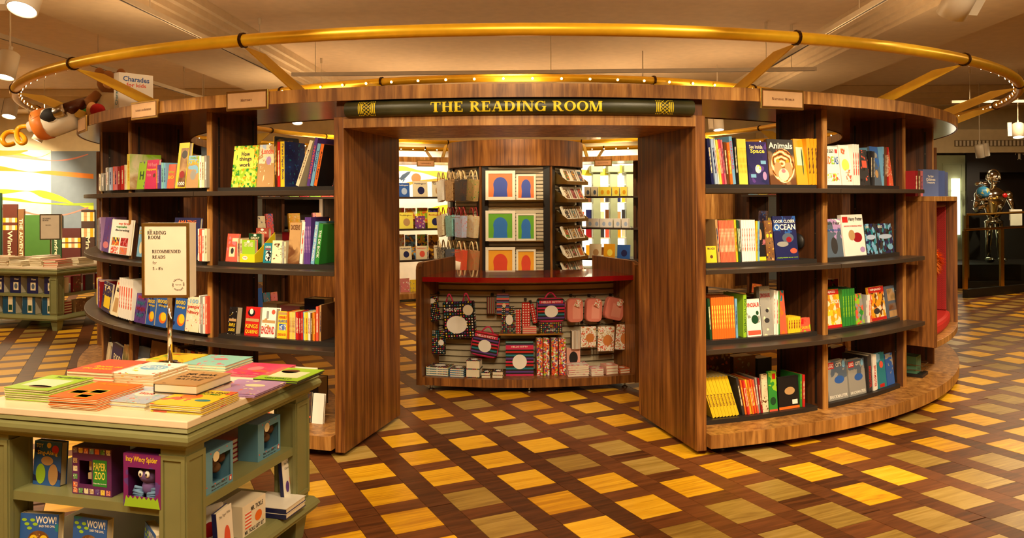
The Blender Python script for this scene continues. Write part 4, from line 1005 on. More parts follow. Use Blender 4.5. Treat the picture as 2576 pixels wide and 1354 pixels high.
fill_shelf(1, Z_SHELF[2] + TR, [
    f(2081, 2119, 728, 'cells:gold,yellow,cream,orange,gold:30', 'golden sticker book with red band', t=.016, bx=[(0, .93, 1, .13, 'red'), (0, .04, 1, .08, 'red')], tx=[('NINJAGO', -.1, .93, .7, .08, 'white'), ('STICK!', .2, .68, .56, .1, 'white')]),
    s(2121, 2153, 727, ['green'] * 5, 'green glossy spine', lean=-3, dep=.18, cv='forest'),
    f(2155, 2176, 738, 'cells:lime,green,coral,grey:34', 'green and red fold-out book', t=.015),
    s(2178, 2191, 742, ['grey', 'white', 'coral'], 'spine', dep=.16),
    f(2193, 2231, 720, 'cells:gold,orange,cream,brown,gold:34', 'golden figure book with red band', t=.02, bx=[(0, .91, 1, .17, 'red'), (0, .05, 1, .09, 'red'), (-.1, .28, .4, .18, 'charcoal', 'o')], tx=[('NINJAGO', -.05, .91, .7, .08, 'white')]),
    f(2233, 2267, 717, 'slate', 'grey-blue vehicle manual', t=.02, bx=[(0, .72, .7, .38, 'photo:forest,tan,sky:12'), (0, .34, .7, .2, 'photo:brown,grey:12'), (0, .12, .7, .2, 'photo:tan,charcoal:12')]),
    s(2268, 2285, 717, ['blue', 'white'], 'slanting manual spine', lean=-4, dep=.18, tx=('LEGO CITY', .6, .6, 'white')),
], EL)
fill_shelf(1, Z_PL + .0305, [
    f(2085, 2135, 905, 'scene:grey,slate,slate,navy:12', 'grey city builder box', t=.05, lean=5, tx=[('LEGO', -.3, .88, .26, .1, 'white'), ('CITY', .1, .88, .3, .1, 'white'), ('BRICKMASTER', 0, .09, .9, .08, 'white')], bx=[(-.3, .88, .32, .16, 'red'), (.1, .5, .5, .2, 'blue', 'o'), (.36, .88, .16, .18, 'sky', 'o')]),
    f(2138, 2180, 902, 'scene:grey,slate,slate,navy:12', 'second grey city builder box', t=.05, lean=5, tx=[('LEGO', -.3, .88, .26, .1, 'white'), ('CITY', .1, .88, .3, .1, 'white'), ('BRICKMASTER', 0, .09, .9, .08, 'white')], bx=[(-.3, .88, .32, .16, 'red'), (.1, .5, .5, .2, 'blue', 'o'), (.36, .88, .16, .18, 'sky', 'o')]),
    s(2186, 2206, 893, ['charcoal', 'white'], 'leaning box spine', lean=-5, dep=.2, tx=('BRICKMASTER', .4, .6, 'red')),
    f(2209, 2232, 885, 'scene:teal,sky,sky:9', 'sky blue fold-out book', t=.02, bx=[(.1, .66, .4, .2, 'coral', 'o'), (0, .07, .5, .1, 'red')]),
    f(2234, 2252, 886, 'scene:blue,grey,white:12', 'white and blue vehicle book', t=.015),
], EB, lean=6)
# ------------------------------------------------------------------ curved counter inside the portal
ctr = empty('display_counter', pol(2.4, 1.9, 0), label='low curved walnut counter with glossy red top inside the portal', cat='counter')
CA0, CA1 = -18.1, 21.9
SLATM = plain((196, 182, 152), 0.5)
REDTOP = plain((150, 18, 18), 0.12, coat=0.6)
for a, b in ((CA0, CA0 + 1.0), (CA1 - 1.0, CA1)):
    # side panel with a rounded top front corner
    prof = [(1.98, 0.05), (2.78, 0.05), (2.78, 1.02), (2.772, 1.05), (2.75, 1.072), (2.72, 1.083), (1.98, 1.083)]
    mb = MB(); vs = [pol(r, a, z) for r, z in prof] + [pol(r, b, z) for r, z in prof]; n = len(prof)
    mb.add(vs, [tuple(range(n)), tuple(range(n, 2 * n))] + [(i, (i + 1) % n, n + (i + 1) % n, n + i) for i in range(n)])
    under(mb.build('side_panel', WALNUT), ctr)
under(smooth_by_angle(MB().arc(2.07, 2.755, CA0 + 1.01, CA1 - 1.01, 0.922, 0.963, 24).build('counter_top', REDTOP)), ctr)
under(smooth_by_angle(MB().arc(2.0, 2.765, CA0 + 1.01, CA1 - 1.01, 0.052, 0.118, 24).build('base_board', WALNUT)), ctr)
under(MB().arc(2.36, 2.385, CA0 + 1.01, CA1 - 1.01, 0.119, 0.921, 24).build('backing_board', plain((90, 76, 56), 0.7)), ctr)
nsl = 15; hs = 0.80 / nsl
for k in range(nsl):
    z = 0.1195 + k * hs
    mb = MB(); n = 22; vs = []
    for i in range(n + 1):
        a = CA0 + 1.05 + (CA1 - CA0 - 2.1) * i / n
        for r, zz in ((2.3855, z + 0.005), (2.404, z + 0.012), (2.404, z + hs - 0.006), (2.3855, z + hs - 0.001)): vs.append(pol(r, a, zz))
    fs = [(4 * i + e, 4 * (i + 1) + e, 4 * (i + 1) + (e + 1) % 4, 4 * i + (e + 1) % 4) for i in range(n) for e in range(4)] + [(0, 1, 2, 3), (4 * n + 3, 4 * n + 2, 4 * n + 1, 4 * n)]
    under(mb.add(vs, fs).build('slat', SLATM), ctr)
for a in (CA0 + 2, 1.9, CA1 - 2):
    under(MB().lathe([(0.025, 0.0), (0.025, 0.008), (0.008, 0.014), (0.008, 0.0515)], 10, Matrix.Translation(pol(2.68, a, 0))).build('foot', STEEL), ctr)
def cnt(x, y, r): a, z, Y = on_ring(x, y, r); return a, z
a0, zsh = cnt(1255, 843, 2.6); a1, _ = cnt(1417, 843, 2.6)
under(MB().arc(2.405, 2.60, a0, a1, zsh - .004, zsh + .008, 8).build('brass_shelf', BRASS), ctr)

def soft_box(w, h, t, rad=0.02, rim=0.0, seg=4, mi=0):
    """upright slab with rounded corners, front facing -Y, foot at z = 0"""
    pts = []
    for cx, cz, a0 in ((w / 2 - rad, rad, -90), (w / 2 - rad, h - rad, 0), (-w / 2 + rad, h - rad, 90), (-w / 2 + rad, rad, 180)):
        for k in range(seg + 1): t_ = R(a0 + 90 * k / seg); pts.append((cx + rad * math.cos(t_), cz + rad * math.sin(t_)))
    n = len(pts); e = min(0.012, t * .25)
    mb = MB()
    rings = [(0.94, 0.0), (1.0, e), (1.0, t - e), (0.94, t)]
    vs = [Vector((x * s_, y, h / 2 + (z - h / 2) * s_)) for s_, y in rings for x, z in pts]
    fs = [tuple(range(n))[::-1], tuple(range(3 * n, 4 * n))] + [(j * n + i, j * n + (i + 1) % n, (j + 1) * n + (i + 1) % n, (j + 1) * n + i) for j in range(3) for i in range(n)]
    return mb.add(vs, fs, mi)
def disc_part(parent, x, z, rx, rz, mat, y=-0.001, name='printed_patch', n=22, M=None, th=0.0):
    pts = [(rx * math.cos(2 * math.pi * i / n), rz * math.sin(2 * math.pi * i / n)) for i in range(n)]
    mb = MB().add([Vector((x + px, y, z + pz)) for px, pz in pts], [tuple(range(n))])
    o = mb.build(name, mat, parent)
    if M is not None: o.matrix_local = M
    return o
def rect_part(parent, x, z, w, h, mat, y=-0.0008, name='printed_panel'):
    return MB().add([Vector((x + px * w, y, z + pz * h)) for px, pz in ((-.5, -.5), (.5, -.5), (.5, .5), (-.5, .5))], [(0, 1, 2, 3)]).build(name, mat, parent)
def place(x0, x1, y0, y1, r, roll=0.0, tilt=0.0):
    """local frame of an item hanging or standing at cylinder r between the given rows; returns matrix, width, height"""
    aL, _, _ = on_ring(x0, y1, r); aR, _, _ = on_ring(x1, y1, r); xm = (x0 + x1) / 2
    a, zb, _ = on_ring(xm, y1, r); _, zt, _ = on_ring(xm, y0, r)
    w = (pol(r, aL) - pol(r, aR)).length; h = zt - zb
    M = Matrix.Translation(pol(r, a, zb)) @ Matrix.Rotation(R(a), 4, 'Z')
    if roll: M = M @ Matrix.Translation((0, 0, h / 2)) @ Matrix.Rotation(R(roll), 4, 'Y') @ Matrix.Translation((0, 0, -h / 2))
    if tilt: M = M @ Matrix.Rotation(R(-tilt), 4, 'X')
    return M, w, h
ZB = 0.1185
STR = cover('stripes', 'magenta', 'black', 'purple', 'black', 'teal', 'black', 'red', 'black', scale=9)
DOT = cover('dots', 'black', 'yellow', 'teal', 'magenta', 'white', 'purple', scale=42)
DOT2 = cover('dots', 'black', 'yellow', 'teal', 'magenta', 'white', scale=60)
STAR = cover('dots', 'red', 'white', 'white', scale=46)
FLW = cover('cells', 'coral', 'red', 'orange', 'purple', 'lime', 'white', scale=90)
HOOK = plain((30, 26, 24), 0.4)
def hook(parent, x, z, depth=0.14):
    """peg hook of the slatwall from which the item hangs, in the item's frame"""
    mb = MB().box(x - .012, x + .012, depth - .012, depth, z - .012, z + .012); mb.tube([(x, depth, z), (x, 0.01, z), (x, -0.004, z + .012)], 0.003, 6)
    mb.build('peg_hook', HOOK, parent)
def handle(parent, x0, x1, z, h, mat, y=0.02, rad=0.007):
    pts = [Vector((x0 + (x1 - x0) * k / 8, y, z + h * math.sin(math.pi * k / 8))) for k in range(9)]
    MB().tube(pts, rad, 6).build('handle', mat, parent, smooth=True)
PINKM = plain((206, 40, 92), 0.6); SALM = plain((224, 130, 112), 0.6)
# tote bag
M, w, h = place(1115, 1193, 760, 852, 2.56, roll=-4)
o = soft_box(w, h, .07, .012).build('tote_bag', DOT, label='black tote bag with coloured dots hanging in the counter', cat='bag', M=M)
disc_part(o, -.02, h * .38, w * .33, h * .24, WHITE); disc_part(o, .09, h * .77, .045, .045, plain((236, 226, 200), .6), y=-.006, name='swing_tag')
text(o, 'HELLO KITTY', -.04, h * .8, w * .5, .02, WHITE)
for x in (-.075, .075): handle(o, x - .03, x + .03, h, .07, PINKM)
# lunch bags
for (b, rl, lab) in (((1352, 1422, 752, 810), 0, 'striped lunch bag hanging upright beside the pink pouches'), ((1186, 1254, 838, 898), 10, 'striped lunch bag hanging askew below the tote bag')):
    M, w, h = place(*b, 2.56, roll=rl)
    o = soft_box(w, h, .08, .03).build('lunch_bag', STR, label=lab, cat='bag', M=M)
    disc_part(o, 0, h * .45, w * .24, h * .26, WHITE); handle(o, -.05, .05, h, .05, PINKM, y=.04)
    rect_part(o, 0, h * .86, w * .86, h * .13, plain((206, 30, 76), .6)); text(o, 'HELLO KITTY', 0, h * .86, w * .7, h * .09, WHITE, y=-.0016)
    MB().tube([(math.copysign(min(abs(math.cos(t)) ** .35, 1), math.cos(t)) * w * .49, .012, h / 2 + math.copysign(min(abs(math.sin(t)) ** .35, 1), math.sin(t)) * h * .49) for t in [2 * math.pi * k / 32 for k in range(32)]], .006, 6, closed=True).build('piping', PINKM, o)
# small hanging goods
def hang(name, box, r, mat, label, cat, roll=0, t=.025, rad=.01, patch=None, hk=True):
    M, w, h = place(*box, r, roll=roll)
    o = soft_box(w, h, t, min(rad, w * .4)).build(name, mat, label=label, cat=cat, M=M)
    if patch: disc_part(o, patch[1] * w, patch[2] * h, patch[3] * w, patch[4] * h, pick_mat(patch[0]))
    if hk: hook(o, 0, h + .012, max(.05, r - 2.41))
    return o
o = hang('pencil_case', (1077, 1103, 746, 808), 2.58, DOT2, 'narrow dotted pencil case hanging at the left of the tote', 'pencil case', roll=-10, patch=('white', 0, .82, .3, .1))
o = hang('pencil_set', (1086, 1120, 832, 892), 2.56, DOT2, 'packet of dotted pencils under the narrow pencil case', 'pencil set', patch=('white', .2, .5, .2, .12))
o = hang('ribbon_set', (1224, 1246, 748, 790), 2.52, cover('vstripes', 'charcoal', 'crimson', 'cream', 'black', scale=60), 'dark hanging set of ribbons right of the tote bag', 'ribbons')
o = hang('pencil_pack', (1249, 1281, 740, 792), 2.54, cover('stripes', 'coral', 'teal', 'purple', 'black', 'rose', scale=22), 'striped pack with key ring hanging beside the ribbons', 'stationery pack', patch=('cream', .1, .45, .14, .1))
o = hang('star_pencil_case', (1313, 1334, 762, 824), 2.55, STAR, 'red pencil case with white stars above the brass shelf', 'pencil case')
o = hang('star_pencil_case', (1336, 1348, 765, 815), 2.50, STAR, 'red starred pencil case half behind the first one', 'pencil case', roll=-12)
for k, b in enumerate(((1428, 1468, 752, 812), (1476, 1516, 752, 811), (1526, 1572, 750, 806))):
    nm = ('left of the three', 'middle of the three', 'tilted rightmost of the three')[k]
    o = hang('pouch', b, 2.57, SALM, 'salmon pink zip pouch, %s hanging in the counter' % nm, 'pouch', roll=(0, 3, 14)[k], t=.07, rad=.04)
    h_ = place(*b, 2.57)[2]; w_ = place(*b, 2.57)[1]
    rect_part(o, .01, h_ * .45, w_ * .5, h_ * .6, plain((234, 156, 136), .6))
    M = Matrix.Translation((.03, -.02, h_ * .95)) @ Matrix.Rotation(R(25), 4, 'Y')
    MB().box(-.025, .025, -.001, .001, -.06, .0, M=M).build('swing_tag', cover('cells', 'white', 'white', 'coral', 'tan', scale=120), o)
BLI = cover('cells', 'white', 'white', 'cream', 'coral', 'white', 'tan', scale=110)
for k, b in enumerate(((1462, 1500, 822, 874), (1505, 1546, 822, 884), (1550, 1587, 817, 880))):
    nm = ('nearest the pencil tub', 'in the middle', 'nearest the right side panel')[k]
    o = hang('blister_pack', b, 2.6, BLI, 'white speckled blister pack, the one %s' % nm, 'blister pack', roll=(0, 2, 5)[k], t=.012, rad=.008)
    h_ = place(*b, 2.6)[2]; w_ = place(*b, 2.6)[1]
    disc_part(o, .012, h_ * .45, w_ * .28, h_ * .22, plain((206, 128, 66), .3), y=-.002, name='blister')
o = hang('pencil_tub', (1438, 1461, 832, 880), 2.6, cover('vstripes', 'white', 'charcoal', 'tan', 'white', scale=90), 'clear tub of pencils hanging left of the blister packs', 'pencil tub', t=.05, hk=False)
# goods on the brass shelf
def stand(name, x0, x1, y0, r, zb, mat, t, label, cat, sp=None, tilt=0):
    a0, _, _ = on_ring(x0, 840, r); a1, _, _ = on_ring(x1, 840, r); a, zt, _ = on_ring((x0 + x1) / 2, y0, r)
    w = (pol(r, a0) - pol(r, a1)).length * .97; h = zt - zb
    M = Matrix.Translation(pol(r, a, zb + .0005)) @ Matrix.Rotation(R(a), 4, 'Z') @ Matrix.Rotation(R(-tilt), 4, 'X')
    o = book(M, w, h, t, mat, sp or mat, label, name, cat); return o, w, h
zs = zsh + .008
o, w, h = stand('notebook', 1262, 1294, 772, 2.54, zs, DOT2, .02, 'dotted notebook standing on the brass shelf', 'notebook'); disc_part(o, .01, h * .5, w * .3, h * .2, WHITE)
o, w, h = stand('pencil_box', 1297, 1310, 780, 2.54, zs, STAR, .03, 'slim red spotted pencil box on the brass shelf', 'box')
o, w, h = stand('card_stack', 1314, 1350, 822, 2.57, zs, cover('stripes', 'rose', 'cream', 'coral', scale=60), .05, 'low pile of pink cards on the brass shelf', 'cards')
o, w, h = stand('keepsake_tin', 1357, 1415, 812, 2.57, zs, DOT2, .07, 'flat dotted tin below the upright lunch bag', 'tin'); text(o, 'HELLO KITTY', 0, h * .25, w * .4, h * .12, WHITE); disc_part(o, 0, h * .7, .012, .012, BRASS, name='clasp')
# goods on the base board
o, w, h = stand('ring_binder', 1271, 1343, 862, 2.62, ZB, STR, .05, 'large striped folder with white oval in the counter base', 'folder', sp='teal')
disc_part(o, 0, h * .42, w * .26, h * .22, WHITE); rect_part(o, 0, h * .87, w, h * .09, plain((206, 30, 76), .6)); text(o, 'HELLO KITTY', 0, h * .87, w * .6, h * .05, WHITE, y=-.0014)
for k, (x0, x1) in enumerate(((1350, 1365), (1367, 1382), (1387, 1403), (1406, 1423))):
    o, w, h = stand('box_file', x0, x1, 852, 2.62, ZB, FLW, .16, 'red patterned upright box file, %s from the striped folder' % nth(k), 'box file')
    text(o, 'Hello Kitty', 0, h * .5, h * .3, w * .4, WHITE, rot=R(90))
o, w, h = stand('greeting_box', 1425, 1460, 876, 2.56, ZB, plain((228, 168, 150), .6), .03, 'pale pink card with black disc beside the box files', 'card'); disc_part(o, 0, h * .6, w * .32, h * .26, BLACK)
def pile(name, x0, x1, y0, r, zb, n, mat, sp, label, cat, dep=.16, yaw=0):
    a0, _, _ = on_ring(x0, 950, r); a1, _, _ = on_ring(x1, 950, r); a, zt, _ = on_ring((x0 + x1) / 2, y0, r)
    w = (pol(r, a0) - pol(r, a1)).length * .96; h = (zt - zb); t = h / n
    for k in range(n):
        M = Matrix.Translation(pol(r - dep / 2, a, zb + .0004 + k * t + t)) @ Matrix.Rotation(R(a + yaw + rnd.uniform(-4, 4)), 4, 'Z') @ Matrix.Rotation(R(-90), 4, 'X') @ Matrix.Translation((0, 0, -dep / 2))
        lab = '%s, %s' % (label, 'topmost' if k == n - 1 else 'lowest' if k == 0 else '%s up' % nth(k))
        o = book(M, w, dep, t * .97, mat, sp, lab, name, cat)
        if k == n - 1: disc_part(o, 0, dep * .5, w * .25, dep * .25, WHITE)
pile('notebook', 1070, 1128, 924, 2.70, ZB, 4, DOT, plain((44, 132, 170), .4), 'wide dotted notebook at the left of the counter base', 'notebook')
pile('notebook', 1131, 1168, 928, 2.71, ZB, 4, DOT2, plain((44, 132, 190), .4), 'blue-edged notebook beside the wide notebooks', 'notebook', dep=.13)
pile('trinket_tin', 1172, 1208, 908, 2.71, ZB, 2, DOT2, DOT2, 'dotted trinket tin in the counter base', 'tin', dep=.12)
pile('sticker_pack', 1210, 1234, 938, 2.72, ZB, 2, DOT2, STEEL, 'small silver-edged pack left of the striped folder', 'stationery pack', dep=.1)
pile('sticker_pack', 1238, 1266, 936, 2.72, ZB, 2, DOT2, STEEL, 'small silver-edged pack touching the striped folder', 'stationery pack', dep=.1)
PK = cover('cells', 'rose', 'white', 'pink', 'white', scale=40)
pile('jotter', 1430, 1484, 920, 2.70, ZB, 5, PK, plain((232, 200, 190), .5), 'pink and white jotter right of the box files', 'jotter')
pile('jotter', 1488, 1520, 928, 2.72, ZB, 4, PK, plain((236, 220, 210), .5), 'small white-edged jotter in the counter base', 'jotter', dep=.12)
pile('gift_box', 1524, 1556, 920, 2.70, ZB, 3, plain((226, 160, 144), .5), plain((226, 170, 150), .5), 'plain salmon box in the counter base', 'box', dep=.12)
pile('gift_box', 1559, 1586, 928, 2.70, ZB, 2, plain((214, 110, 66), .4), plain((214, 110, 66), .4), 'orange flat box at the right of the counter base', 'box', dep=.12)
# ------------------------------------------------------------------ six-sided card kiosk in the middle of the ring
KX, KY = XC - 0.006, YC
def kp(r, ang, z=0.0): a = R(ang); return Vector((KX + r * math.sin(a), KY - r * math.cos(a), z))
kio = empty('card_kiosk', (KX, KY, 0), label='six-sided card kiosk with slatted panels and round walnut head', cat='kiosk')
def ring_k(r0, r1, z0, z1, n=48):
    mb = MB(); vs = []
    for k in range(n):
        for r, z in ((r0, z0), (r1, z0), (r1, z1), (r0, z1)): vs.append(kp(r, 360 * k / n, z))
    fs = [(4 * k + e, 4 * ((k + 1) % n) + e, 4 * ((k + 1) % n) + (e + 1) % 4, 4 * k + (e + 1) % 4) for k in range(n) for e in range(4)]
    return mb.add(vs, fs)
under(smooth_by_angle(ring_k(0.70, 0.79, 1.985, 2.27).build('round_head', WALNUT)), kio)
under(ring_k(0.02, 0.70, 2.0, 2.02).build('head_soffit', CREAM), kio)
under(ring_k(0.02, 0.74, 0.0, 0.10, 6).build('plinth', BLACK) , kio)
APO = 0.64
KPANEL = plain((206, 192, 162), 0.5)
sl_me = MB(); W2 = 0.30
vs = []
for x in (-W2, W2):
    for y, z in ((0.0, 0.003), (-0.012, 0.008), (-0.012, 0.036), (0.0, 0.039)): vs.append(Vector((x, y, z)))
sl_me.add(vs, [(0, 1, 2, 3), (7, 6, 5, 4)] + [(e, 4 + e, 4 + (e + 1) % 4, (e + 1) % 4) for e in range(4)])
sl_me = sl_me.mesh('slat', KPANEL)
FAC = {}
for fi, an in enumerate((0, 60, -60, 120, -120, 180)):
    M = Matrix.Translation(kp(APO, an)) @ Matrix.Rotation(R(an), 4, 'Z'); FAC[an] = M
    p = MB().box(-0.31, 0.31, 0.0, 0.03, 0.101, 1.985, M=M).build('panel', plain((60, 48, 36), .6)); under(p, kio)
    for sx in (-1, 1):
        q = MB().box(sx * 0.335 - 0.035, sx * 0.335 + 0.035, -0.035, 0.04, 0.101, 1.984, M=M).build('corner_post', BLACK); under(q, kio)
    if an in (0, 60, -60):
        z = 0.14
        while z < 1.95:
            o = bpy.data.objects.new('slat', sl_me); col.objects.link(o); o.parent = kio
            o.matrix_local = Matrix.Translation((-KX, -KY, 0)) @ M @ Matrix.Translation((0, -0.0005, z)); z += 0.04
for an in (30, -30):
    under(MB().box(-.012, .012, -.012, .012, 0.1, 1.984, M=Matrix.Translation(kp(.765, an)) @ Matrix.Rotation(R(an), 4, 'Z')).build('post_trim', WALNUT), kio)
KF = YC - APO - 0.02
FRAME = plain((236, 226, 200), 0.4)
def facez(y): return at_depth(1290, y, KF - .05).z
for y in (503, 606, 700):
    z = facez(y)
    under(MB().box(-.30, .30, -.11, -.0125, z - .006, z, M=FAC[0]).build('picture_ledge', BRASS), kio)
rows = [(429, 501.5, 438, 'orange', (40, 66, 160), 503), (530, 604, 537, (98, 168, 30), (36, 110, 190), 606), (622, 697, 628, (232, 160, 24), (214, 62, 26), 700)]
names = ['top', 'middle', 'bottom']
for k, (yt, yb, yt2, bg, fg, yl) in enumerate(rows):
    for side, (x0, x1, y0) in enumerate(((1221, 1296, yt), (1298.5, 1348, yt2))):
        zb = facez(yl) + .0006; dep = KF - (.085 if side == 0 else .055)
        pL = at_depth(x0, y0, dep); pR = at_depth(x1, y0, dep); w = pR.x - pL.x; h = pL.z - zb
        e = empty('framed_picture', ((pL.x + pR.x) / 2, dep, zb), label='%s framed picture with plain %s shape, %s ledge' % (('left', 'right')[side], ('blue on orange', 'blue on green', 'red on amber')[k], names[k]), cat='picture')
        e.rotation_euler = (R(-5), 0, 0)
        b = min(w, h) * .1
        mb = MB().box(-w / 2, w / 2, 0, .02, 0, b).box(-w / 2, w / 2, 0, .02, h - b, h).box(-w / 2, -w / 2 + b, 0, .02, b, h - b).box(w / 2 - b, w / 2, 0, .02, b, h - b)
        mb.build('frame', FRAME, e)
        pr = MB().box(-w / 2 + b, w / 2 - b, .006, .012, b, h - b).build('print', pick_mat(C(bg)) if not isinstance(bg, tuple) else plain(bg, .5), e)
        # plain rounded shape in the print
        iw, ih = w - 2 * b, h - 2 * b; pts = []
        for q in range(17): t = math.pi * q / 16; pts.append((iw * .3 * math.cos(t), b + ih * .52 + ih * .33 * math.sin(t)))
        pts += [(-iw * .27, b + ih * .3), (-iw * .3, b + .002), (iw * .3, b + .002), (iw * .27, b + ih * .3)]
        MB().add([Vector((x, .0055, z)) for x, z in pts], [tuple(range(len(pts)))]).build('printed_shape', plain(fg, .5), pr)
# card racks on the right-hand face
CARDC = ['green', 'gold', 'coral', 'brown', 'rose', 'orange', 'charcoal', 'teal', 'tan', 'brown', 'slate', 'charcoal', 'cream', 'crimson', 'coral', 'cream', 'tan', 'cream']
for k, yb in enumerate((463, 508, 557, 607, 654, 695)):
    z = at_depth(1420, yb, 8.8).z
    e = empty('card_rack', FAC[60] @ Vector((0, -.02, z)), rz=R(60), label='brass greeting card rack, %s from the top on the kiosk' % nth(k), cat='card rack')
    MB().box(-.27, .27, -.15, .008, -.006, 0).build('tray', BRASS, e)
    MB().box(-.27, .27, -.155, -.1505, -.006, .03).build('lip', BRASS, e)
    for sx in (-1, 1): MB().prism([(0.008, 0), (-.15, 0), (-.15, .03), (0.008, .14)], 0, .004, M=Matrix.Translation((sx * .272, 0, 0)) @ Matrix(((0, 0, 1, 0), (1, 0, 0, 0), (0, 1, 0, 0), (0, 0, 0, 1)))).build('end_plate', BRASS, e)
    for c in range(3):
        Mc = FAC[60] @ Matrix.Translation(((c - 1) * .175, -.02 - .135, z + .001)) @ Matrix.Rotation(R(-24), 4, 'X')
        o = MB().box(-.076, .076, 0, .02, 0, .185).build('greeting_card', plain((238, 228, 204), .6), label='cream greeting card, %s in the %s rack from the top' % (('nearest', 'middle', 'farthest')[c], nth(k)), cat='card', M=Mc)
        rect_part(o, 0, .1, .09, .12, cover('cells', CARDC[(k * 3 + c) % 18], CARDC[(k * 3 + c + 5) % 18], CARDC[(k * 3 + c + 9) % 18], scale=60), name='card_picture')
# paper gift bags on the left-hand face
TIER = [(470, ['tan', 'charcoal', 'brown', 'tan', 'crimson', 'white'], plain((226, 196, 140), .7)), (560, ['cream', 'pale', 'tan', 'mint', 'pale', 'cream'], plain((176, 40, 40), .5)), (645, ['tan', 'coral', 'grey', 'slate', 'mint', 'charcoal'], plain((236, 214, 160), .7))]
for k, (ym, cs, tie) in enumerate(TIER):
    z = at_depth(1150, ym, 8.85).z
    for c, cc in enumerate(cs):
        x = .27 - c * .105
        Mb = FAC[-60] @ Matrix.Translation((x, -.075 - .085 * (c % 2) - .006 * c, z - .16)) @ Matrix.Rotation(R(6 - c * 2), 4, 'Z') @ Matrix.Rotation(R(5 - 3 * c), 4, 'Y')
        w, h = .105, .24
        mb = MB().hexa([Vector((x_ * (.42 if zz == 0 else .5) * w * 1.7, yy * .03, zz)) for zz in (0, h) for yy in (-1, 1) for x_ in (-1, 1)])
        o = mb.build('gift_bag', cover('blobs', cc, CARDC[(c * 3 + k) % 18], cc, scale=30), label='patterned paper gift bag, %s from the post in %s tier of kiosk' % (nth(c), ('top', 'middle', 'bottom')[k]), cat='gift bag', M=Mb)
        for yy in (-.027, .027):
            pts = [Vector((-.05 + .1 * q / 8, yy, h - .005 + .10 * math.sin(math.pi * q / 8))) for q in range(9)]
            MB().tube(pts, .008 if k != 1 else .005, 5).build('handle', tie, o, smooth=True)
    MB().tube([FAC[-60] @ Vector((.2, -.013, z + .06)), FAC[-60] @ Vector((.2, -.3, z + .06))], .004, 6).build('bag_peg', STEEL, label='steel peg holding the %s tier of gift bags' % ('top', 'middle', 'bottom')[k], cat='peg')
# rolled wrapping paper below them
Mr = FAC[-60] @ Matrix.Translation((.1, -.14, at_depth(1160, 690, 8.8).z)) @ Matrix.Rotation(R(12), 4, 'Y')
mb = MB(); sp = []
for q in range(40): t = q * .32; rr = .02 + .0022 * q; sp.append((rr * math.cos(t), rr * math.sin(t)))
vs = [Mr @ Vector((x, y, z)) for z in (0, .17) for x, y in sp]
mb.add(vs, [(i, i + 1, 41 + i, 40 + i) for i in range(39)])
o = mb.build('wrapping_paper', plain((228, 214, 190), .7), label='loosely rolled cream wrapping paper low on the kiosk', cat='wrapping paper', smooth=True)
sm = o.modifiers.new('thick', 'SOLIDIFY'); sm.thickness = .002
# ------------------------------------------------------------------ sage green display tables
TOPM = plain((232, 218, 190), 0.35)
def display_table(N, rz, LX, LY, label):
    """right front corner of the top at N; the table runs LX to the left and LY back"""
    e = empty('display_table', (N[0], N[1], 0), rz=rz, label=label, cat='table')
    MB().box(-LX, 0, 0, LY, .772, .800).build('table_top', TOPM, e, bevel=.004)
    # stepped and rounded cornice under the top
    prof = [(0.004, .7715), (-.004, .758), (.006, .755), (-.008, .742), (-.012, .728), (-.006, .712), (.012, .70), (.028, .694), (.03, .682)]
    mb = MB(); n = len(prof)
    for ins, z in prof: mb.v += [(-LX + ins, ins, z), (-ins, ins, z), (-ins, LY - ins, z), (-LX + ins, LY - ins, z)]
    for k in range(n - 1):
        for c in range(4): mb.f.append((4 * k + c, 4 * k + (c + 1) % 4, 4 * k + 4 + (c + 1) % 4, 4 * k + 4 + c)); mb.m.append(0)
    mb.f += [(0, 1, 2, 3), (4 * n - 1, 4 * n - 2, 4 * n - 3, 4 * n - 4)]; mb.m += [0, 0]
    mb.build('cornice', SAGE, e)
    lw = .11
    for lx, ly in ((-LX + .035, .035), (-.035 - lw, .035), (-.035 - lw, LY - .035 - lw), (-LX + .035, LY - .035 - lw)):
        l = MB().box(lx, lx + lw, ly, ly + lw, 0.19, .6815).build('leg', SAGE, e, bevel=.003)
        # raised frame of each leg face
        mb = MB()
        for (ox, oy, ax) in ((lx, ly - .006, 0), (lx + lw, ly, 1), (lx - .006, ly, 1), (lx, ly + lw, 0)):
            for (u0, u1, z0, z1) in ((0, .016, .215, .66), (lw - .016, lw, .215, .66), (.016, lw - .016, .64, .66), (.016, lw - .016, .215, .235)):
                if ax == 0: mb.box(ox + u0, ox + u1, oy, oy + .006, z0, z1)
                else: mb.box(ox, ox + .006, oy + u0, oy + u1, z0, z1)
        mb.build('leg_frame', SAGE, l)
        cx, cy = lx + lw / 2, ly + lw / 2
        t, b = lw / 2 - .004, lw / 2 - .02
        f_ = MB().hexa([Vector((cx + sx * s_, cy + sy * s_, z)) for z, s_ in ((0, b), (.128, t)) for sy in (-1, 1) for sx in (-1, 1)]).build('foot', SAGE, e)
    # base rail with sloping shoulder
    prof = [(.03, .19), (.018, .186), (.0, .165), (-.006, .15), (.004, .142), (.004, .13)]
    mb = MB(); n = len(prof)
    for ins, z in prof: mb.v += [(-LX + ins, ins, z), (-ins, ins, z), (-ins, LY - ins, z), (-LX + ins, LY - ins, z)]
    for k in range(n - 1):
        for c in range(4): mb.f.append((4 * k + c, 4 * k + (c + 1) % 4, 4 * k + 4 + (c + 1) % 4, 4 * k + 4 + c)); mb.m.append(0)
    mb.f += [(0, 1, 2, 3), (4 * n - 1, 4 * n - 2, 4 * n - 3, 4 * n - 4)]; mb.m += [0, 0]
    mb.build('base_rail', SAGE, e)
    MB().box(-LX + .05, -.05, .05, LY - .05, .420, .455).build('shelf', SAGE, e)
    return e
RZ = R(-15)
TN = Vector((-1.188, 2.861, 0))
